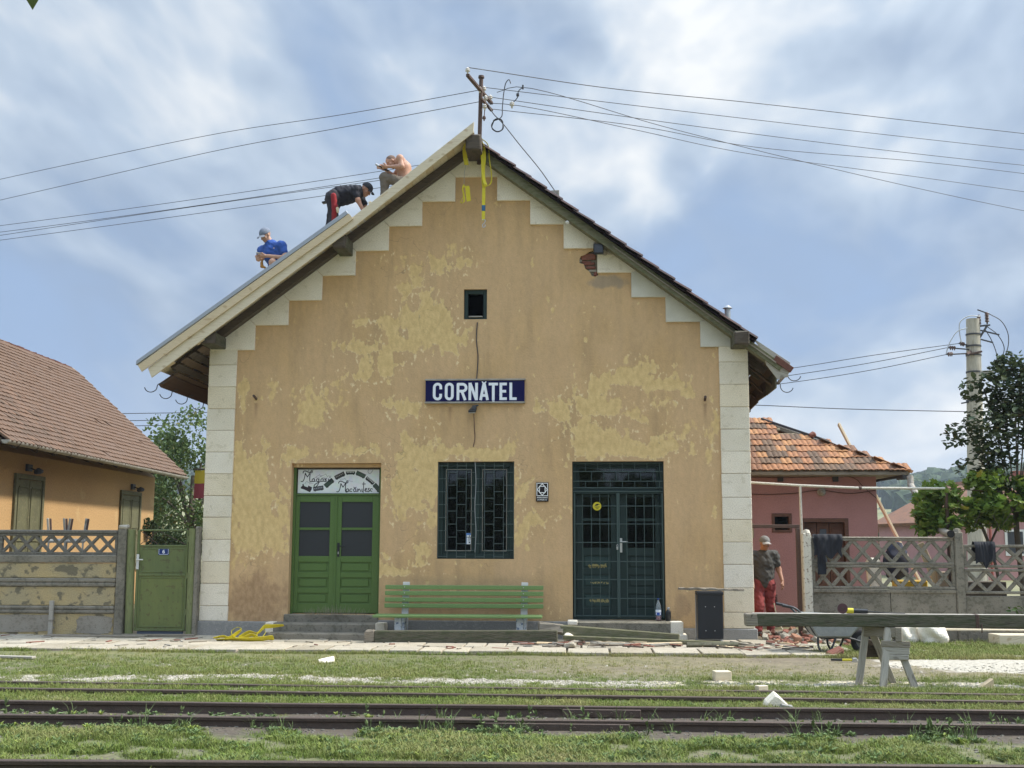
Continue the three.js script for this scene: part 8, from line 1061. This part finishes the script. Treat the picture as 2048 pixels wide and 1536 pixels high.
{   // far hillside: meadow below, wood above
  const N = 150, K = 40, g = new THREE.PlaneGeometry(1, 1, N, K), p = g.attributes.position, hgt = (az, d) => { const n = 1 + 0.16 * noise(az * 0.11 + 3, 2) + 0.05 * noise(az * 0.5, 5); return (sstep(130, 1000, d) * 46 + sstep(900, 1300, d) * 8) * n * (1 - 0.25 * sstep(28, 60, Math.abs(az - 10))) + 1.2 * noise(az * 0.3, d * 0.01); }, col = new Float32Array(p.count * 3);
  for (let i = 0; i < p.count; i++) { const az = lerp(-50, 60, p.getX(i) + 0.5), d = lerp(120, 1250, (p.getY(i) + 0.5) ** 1.2), a = az / 57.3; p.setXYZ(i, 1.76 + d * Math.sin(a), hgt(az, d) - 0.6, 19 - d * Math.cos(a)); const f = fbm(az * 0.5, d * 0.02, 3), c = mix3([0.16, 0.18, 0.07], [0.24, 0.22, 0.10], clamp(0.5 + f * 1.5)); col.set(c, i * 3); }
  g.setAttribute('color', new THREE.BufferAttribute(col, 3)); g.computeVertexNormals(); const q = plain(g); const hm = new THREE.MeshStandardMaterial({ vertexColors: true, roughness: 1 }); q.userData.ready = true; struct('hill', q, hm);
  const r = rng(606), crown = jitter(new THREE.IcosahedronGeometry(1, 2).toNonIndexed(), 0.45, 1.6), im = new THREE.InstancedMesh(plain(crown), new THREE.MeshStandardMaterial({ roughness: 1, color: 0xffffff }), 5200), m4 = new THREE.Matrix4(), cc = new THREE.Color(); let n = 0;
  while (n < 5200) { const az = lerp(-34, 34, r()), d = lerp(430, 1150, r()), wood = fbm(az * 0.22 + 7, d * 0.012, 3) + sstep(480, 720, d) * 1.2 - 0.55; if (wood < 0 && r() > 0.01) continue; const a = az / 57.3, s = 3.2 + 3.6 * r(); m4.makeRotationY(r() * 6.28).scale(V(s, s * (0.9 + 0.5 * r()), s)).setPosition(1.76 + d * Math.sin(a), hgt(az, d) + s * 0.6, 19 - d * Math.cos(a)); im.setMatrixAt(n, m4); const k = 0.7 + 0.6 * r(); cc.setRGB(0.045 * k, 0.070 * k, 0.026 * k); im.setColorAt(n, cc); n++; }
  im.name = 'hillside_wood'; im.userData = { kind: 'stuff', label: 'dark wood covering the far hill on the right', category: 'wood' }; im.castShadow = im.receiveShadow = true; scene.add(im);
  scene.fog = new THREE.FogExp2(new THREE.Color().setRGB(0.55, 0.62, 0.72), 0.00035);
}
function cottage(label, x, z, w, d, h, rh, wallM, roofM, turn) {
  const c = thing('cottage', label, 'house', [x, 0, z], turn, 'far cottages'); part(c, 'wall', prism([[-w / 2, 0], [w / 2, 0], [w / 2, h], [0, h + rh], [-w / 2, h]], -d / 2, d / 2), wallM); const L = Math.hypot(w / 2, rh), a = Math.atan2(rh, w / 2); for (const s of [-1, 1]) part(c, 'roof', box(L + 0.5, 0.18, d + 0.8, [s * (w / 4 + 0.05), h + rh / 2 + 0.1, 0], [0, 0, -s * a]), roofM); part(c, 'chimney', boxab([w * 0.15, h + rh * 0.5, -0.4], [w * 0.15 + 0.5, h + rh + 0.7, 0.1]), M.brick); for (const k of [-1, 1]) { const wd = part(c, 'window', boxab([k * w * 0.22 - 0.5, 1.1, d / 2 + 0.01], [k * w * 0.22 + 0.5, 2.3, d / 2 + 0.06]), M.whitepaint); part(wd, 'pane', boxab([k * w * 0.22 - 0.38, 1.2, d / 2 + 0.061], [k * w * 0.22 + 0.38, 2.2, d / 2 + 0.07]), M.frosted); }
}
const farRoof = mat(T.terra, { scale: 2, color: lin(0.62, 0.62, 0.62) });
cottage('far cottage with brown roof between pink house and vine', 15.2, -62, 7, 9, 2.4, 2.2, M.white, farRoof, 1.5); cottage('far white gabled cottage just over the right fence', 17.6, -68, 6, 8, 1.6, 2.4, M.white, farRoof, 0.1); cottage('far pink house behind the right fence, at the photo edge', 22.5, -40, 8, 9, 2.6, 2.0, M.pink, farRoof, 0.2); cottage('far brown roofed house behind the vine', 21, -80, 9, 8, 2.6, 2.6, M.houseplaster, farRoof, 0.8);
{ const r = rng(77); for (const [x, z, s, lab] of [[13.9, -52, 1.6, 'dark bush beside the far brown roofed cottage'], [16.6, -58, 1.2, 'small bush left of the far white gable'], [20, -60, 2.2, 'far round bush behind the vine']]) { const b = thing('bush', lab, 'bush', [x, 0, z], 0, 'far bushes'); part(b, 'foliage', leaves(900, leafShape(0.8, 1), clump(Array.from({ length: 9 }, () => [(r() - 0.5) * s * 1.5, s * (0.4 + 0.5 * r()), (r() - 0.5) * s, s * 0.5, s * 0.45, s * 0.5])), 0.25, r), leafMat(0.05, 0.08, 0.03), { kind: 'stuff' }); part(b, 'stem', rod([0, 0, 0], [0, s * 0.6, 0], 0.06, 0.04), M.bark); } }
{   // a branch reaching over the camera: two leaf tips show at the top left corner
  const t = thing('overhanging_branch', 'two leaf tips hanging into the top left corner', 'branch', [0, 0, 16.5]), lm = leafMatP(0.075, 0.10, 0.02, 0.3), lg = leafShape(0.62, 1); lg.scale(0.085, 0.085, 0.085);
  part(t, 'twig', tube([[-0.1, 3.16, 0], [0.1, 3.12, 0], [0.3, 3.085, 0], [0.42, 3.06, 0]], 0.003, 5, 16), M.bark); for (const [x, y, a] of [[0.362, 3.043, 3.10], [0.238, 3.045, 2.85]]) { const g = lg.clone().applyMatrix4(new THREE.Matrix4().makeRotationZ(a)); g.translate(x, y, 0.01); part(t, 'leaf', g, lm); }
}
{   // the trees across the line, behind the photographer: the panes mirror them
  const r = rng(808); for (let k = 0; k < 9; k++) { const x = -22 + k * 5.6 + (r() - 0.5) * 2, z = 40 + r() * 6, h = 5 + 1.5 * r(), lab = ['tall tree far left of the row behind the photographer', 'second tree from the left behind the photographer', 'third tree from the left behind the photographer', 'fourth tree from the left behind the photographer', 'middle tree of the row behind the photographer', 'tree just right of the middle one behind the photographer', 'third tree from the right behind the photographer', 'second tree from the right behind the photographer', 'tall tree far right of the row behind the photographer'][k];
    const t = thing('roadside_tree', lab, 'tree', [x, 0, z], 0, 'trees across the line'); part(t, 'trunk', rod([0, 0, 0], [0, h * 0.7, 0], 0.2, 0.08), M.bark); part(t, 'crown', leaves(2600, leafShape(0.9, 1), clump(Array.from({ length: 18 }, () => [(r() - 0.5) * 6, h * (0.12 + 0.72 * r()), (r() - 0.5) * 3, 1.4, 1.2, 1.3])), 0.6, r), leafMat(0.07, 0.10, 0.035), { kind: 'stuff' }); }
}
// ---------- grass, weeds, gravel ----------
{
  const r = rng(909);
  function tuft(n, h, spread, w, lean) {
    const P = []; for (let i = 0; i < n; i++) { const a = r() * 6.2832, q = Math.sqrt(r()) * spread, x = q * Math.cos(a), z = q * Math.sin(a), b = r() * 6.2832, H = h * (0.45 + 0.75 * r()), l = lean * H * (0.3 + r()), dx = Math.cos(b), dz = Math.sin(b), sx = -dz * w / 2, sz = dx * w / 2; const m = [x + dx * l * 0.35, H * 0.6, z + dz * l * 0.35], t = [x + dx * l, H * (0.97 - 0.25 * r()), z + dz * l]; P.push(x - sx, 0, z - sz, x + sx, 0, z + sz, m[0] + sx * 0.8, m[1], m[2] + sz * 0.8, x - sx, 0, z - sz, m[0] + sx * 0.8, m[1], m[2] + sz * 0.8, m[0] - sx * 0.8, m[1], m[2] - sz * 0.8, m[0] - sx * 0.8, m[1], m[2] - sz * 0.8, m[0] + sx * 0.8, m[1], m[2] + sz * 0.8, t[0], t[1], t[2]); }
    const g = new THREE.BufferGeometry(); g.setAttribute('position', new THREE.Float32BufferAttribute(P, 3)); g.computeVertexNormals(); return boxUV(g);
  }
  function rosette(n, s, up) { const P = [], lf = leafShape(0.55, 1), p = lf.attributes.position, v = V(), e = new THREE.Euler(); for (let i = 0; i < n; i++) { e.set(-1.45 + up * (0.3 + r()), i / n * 6.2832 + r() * 0.8, 0, 'YXZ'); const k = s * (0.6 + 0.7 * r()), y = r() * s * up * 0.8; for (let j = 0; j < p.count; j++) { v.fromBufferAttribute(p, j).multiplyScalar(k).applyEuler(e); P.push(v.x, v.y + y + 0.006, v.z); } } const g = new THREE.BufferGeometry(); g.setAttribute('position', new THREE.Float32BufferAttribute(P, 3)); g.computeVertexNormals(); return boxUV(g); }
  const bladeM = new THREE.MeshPhysicalMaterial({ color: 0xffffff, roughness: 0.75, transmission: 0.25, thickness: 0, side: THREE.DoubleSide, specularIntensity: 0.3 });
  const m4 = new THREE.Matrix4(), cc = new THREE.Color(), q4 = new THREE.Quaternion(), up = V(0, 1, 0);
  const inView = (x, z) => { const d = 19.235 - z; return Math.abs(x - (1.76 - 0.0588 * d)) < d * 0.475 + 0.4; };
  function scatter(name, label, geos, count, zr, accept, scale, colour) {
    const per = Math.ceil(count / geos.length); geos.forEach((g, gi) => {
      const im = new THREE.InstancedMesh(g, bladeM, per); let n = 0, tries = 0; 
      while (n < per && tries++ < per * 30) { const z = lerp(zr[0], zr[1], Math.sqrt(r())), d = 19.235 - z, x = 1.76 - 0.0588 * d + (r() * 2 - 1) * (d * 0.475 + 0.4), c = cover(x, z); if (!accept(x, z, c)) continue; const s = scale(x, z, c); q4.setFromAxisAngle(up, r() * 6.2832); m4.compose(V(x, 0.012 + 0.022 * fbm(x * 0.7, z * 0.7, 3), z), q4, V(s, s * (0.75 + 0.5 * r()), s)); im.setMatrixAt(n, m4); const k = colour(x, z, c); cc.setRGB(k[0], k[1], k[2]); im.setColorAt(n, cc); n++; }
      im.count = n; im.name = numbered(name); im.userData = { kind: 'stuff', label, category: 'grass' }; im.castShadow = im.receiveShadow = true; scene.add(im);
    });
  }
  const offRail = (x, z) => Math.abs(z - railB1(x)) > 0.05 && Math.abs(z - railB2(x)) > 0.05 && Math.abs(z - railA2(x)) > 0.045 && Math.abs(z - railA1(x)) > 0.04 && Math.abs(z - railC(x)) > 0.05;
  const green = (c) => { const k = 0.75 + 0.5 * r(), d = clamp(c.dry * 0.9 + (r() - 0.5) * 0.5 + 0.05), q = mix3([0.155, 0.225, 0.040], [0.36, 0.31, 0.14], d); return q.map((v) => v * k); };
  scatter('grass', 'short green grass between the paving and the tracks', [tuft(12, 0.055, 0.055, 0.0042, 0.7), tuft(14, 0.045, 0.06, 0.004, 0.9), tuft(10, 0.065, 0.05, 0.0042, 0.6)], 100000, [2.45, 12.6], (x, z, c) => offRail(x, z) && r() < c.grass ** 1.3 * (z > 9.2 ? sstep(-0.32, 0.12, c.f + c.w * 0.4 - 0.06 * sstep(0, 5, x)) : 1) * (z > 8.3 && z < 9.2 ? 0.5 : 1), (x, z, c) => (0.6 + 0.7 * r()) * (z > 9.4 ? 0.95 : 0.85) * (0.7 + 0.5 * c.grass), (x, z, c) => green(c));
  scatter('weeds', 'low broad leaved weeds along the foreground track', [rosette(9, 0.035, 0.5), rosette(7, 0.045, 0.35), rosette(11, 0.028, 0.8)], 9000, [7.4, 12.6], (x, z, c) => offRail(x, z) && c.f + c.w * 0.5 > -0.02 && r() < (z > railB2(x) && z < 10.9 ? 0.9 : z > railB1(x) && z < railB2(x) ? 0.22 : 0.16), () => 0.6 + 0.9 * r(), (x, z, c) => { const k = 0.7 + 0.6 * r(), y = r() < 0.2; return y ? [0.25 * k, 0.30 * k, 0.07 * k] : [0.15 * k, 0.215 * k, 0.085 * k]; });
  scatter('tall_weeds', 'taller weed sprigs leaning over the near rail', [tuft(7, 0.17, 0.03, 0.006, 0.8), rosette(14, 0.035, 2.6)], 200, [8.3, 9.9], (x, z, c) => offRail(x, z) && (c.f > 0.02) && r() < 0.25 + 0.75 * sstep(-2, 3, x) && (Math.abs(z - railB2(x) - 0.12) < 0.16 || Math.abs(z - (railB1(x) + railB2(x)) / 2) < 0.2), () => 0.6 + 0.8 * r(), () => { const k = 0.7 + 0.6 * r(); return [0.14 * k, 0.19 * k, 0.07 * k]; });
  scatter('grass', 'grass fringe along the paving edge', [tuft(10, 0.06, 0.05, 0.0045, 0.8)], 2600, [2.30, 2.62], (x, z, c) => r() < 0.3 + c.f, () => 0.6 + 0.7 * r(), (x, z, c) => green(c));
  // grass beyond: yard to the right and between slabs
  scatter('yard_grass', 'grass in the yard before the right fence', [tuft(12, 0.06, 0.06, 0.005, 0.8)], 9000, [-0.6, 2.6], (x, z, c) => x > 5.2 + 0.35 * fbm(x, z * 2, 2) && r() < 0.35 + 0.6 * (1 - c.gravel) * sstep(-0.35, 0.15, c.f), () => 0.6 + 0.8 * r(), (x, z, c) => green(c));
  // gravel: real small stones
  const st = [0, 1, 2].map((i) => boxUV(jitter(new THREE.IcosahedronGeometry(1, 1).toNonIndexed(), 0.55, 1.7, i * 9).scale(1, 0.6, 0.85))), stM = new THREE.MeshStandardMaterial({ roughness: 0.95, color: 0xffffff });
  st.forEach((g, gi) => { const N = 5200, im = new THREE.InstancedMesh(g, stM, N); let n = 0, tries = 0; while (n < N && tries++ < N * 40) { const z = lerp(3, 12.4, Math.sqrt(r())), d = 19.235 - z, x = 1.76 - 0.0588 * d + (r() * 2 - 1) * (d * 0.475 + 0.4), c = cover(x, z); if (r() > sstep(0.25, 0.8, c.gravel) * (x > 2.6 ? 0.35 : 1) + (z > railB1(x) && z < railB2(x) + 0.2 ? 0.04 : 0.012)) continue; const s = 0.006 + 0.016 * r() ** 2; q4.setFromEuler(new THREE.Euler(r() - 0.5, r() * 6.28, r() - 0.5)); m4.compose(V(x, 0.022 + 0.022 * fbm(x * 0.7, z * 0.7, 3), z), q4, V(s, s, s)); im.setMatrixAt(n, m4); const k = 0.75 + 0.5 * r(), dk = z > 8.2 ? 0.32 : 0.85; cc.setRGB(0.46 * k * dk, 0.42 * k * dk, 0.345 * k * dk); im.setColorAt(n, cc); n++; } im.count = n; im.name = numbered('gravel'); im.userData = { kind: 'stuff', label: 'pale gravel stones along the far track', category: 'gravel' }; im.castShadow = im.receiveShadow = true; scene.add(im); });
}
renderer.render(scene, camera);
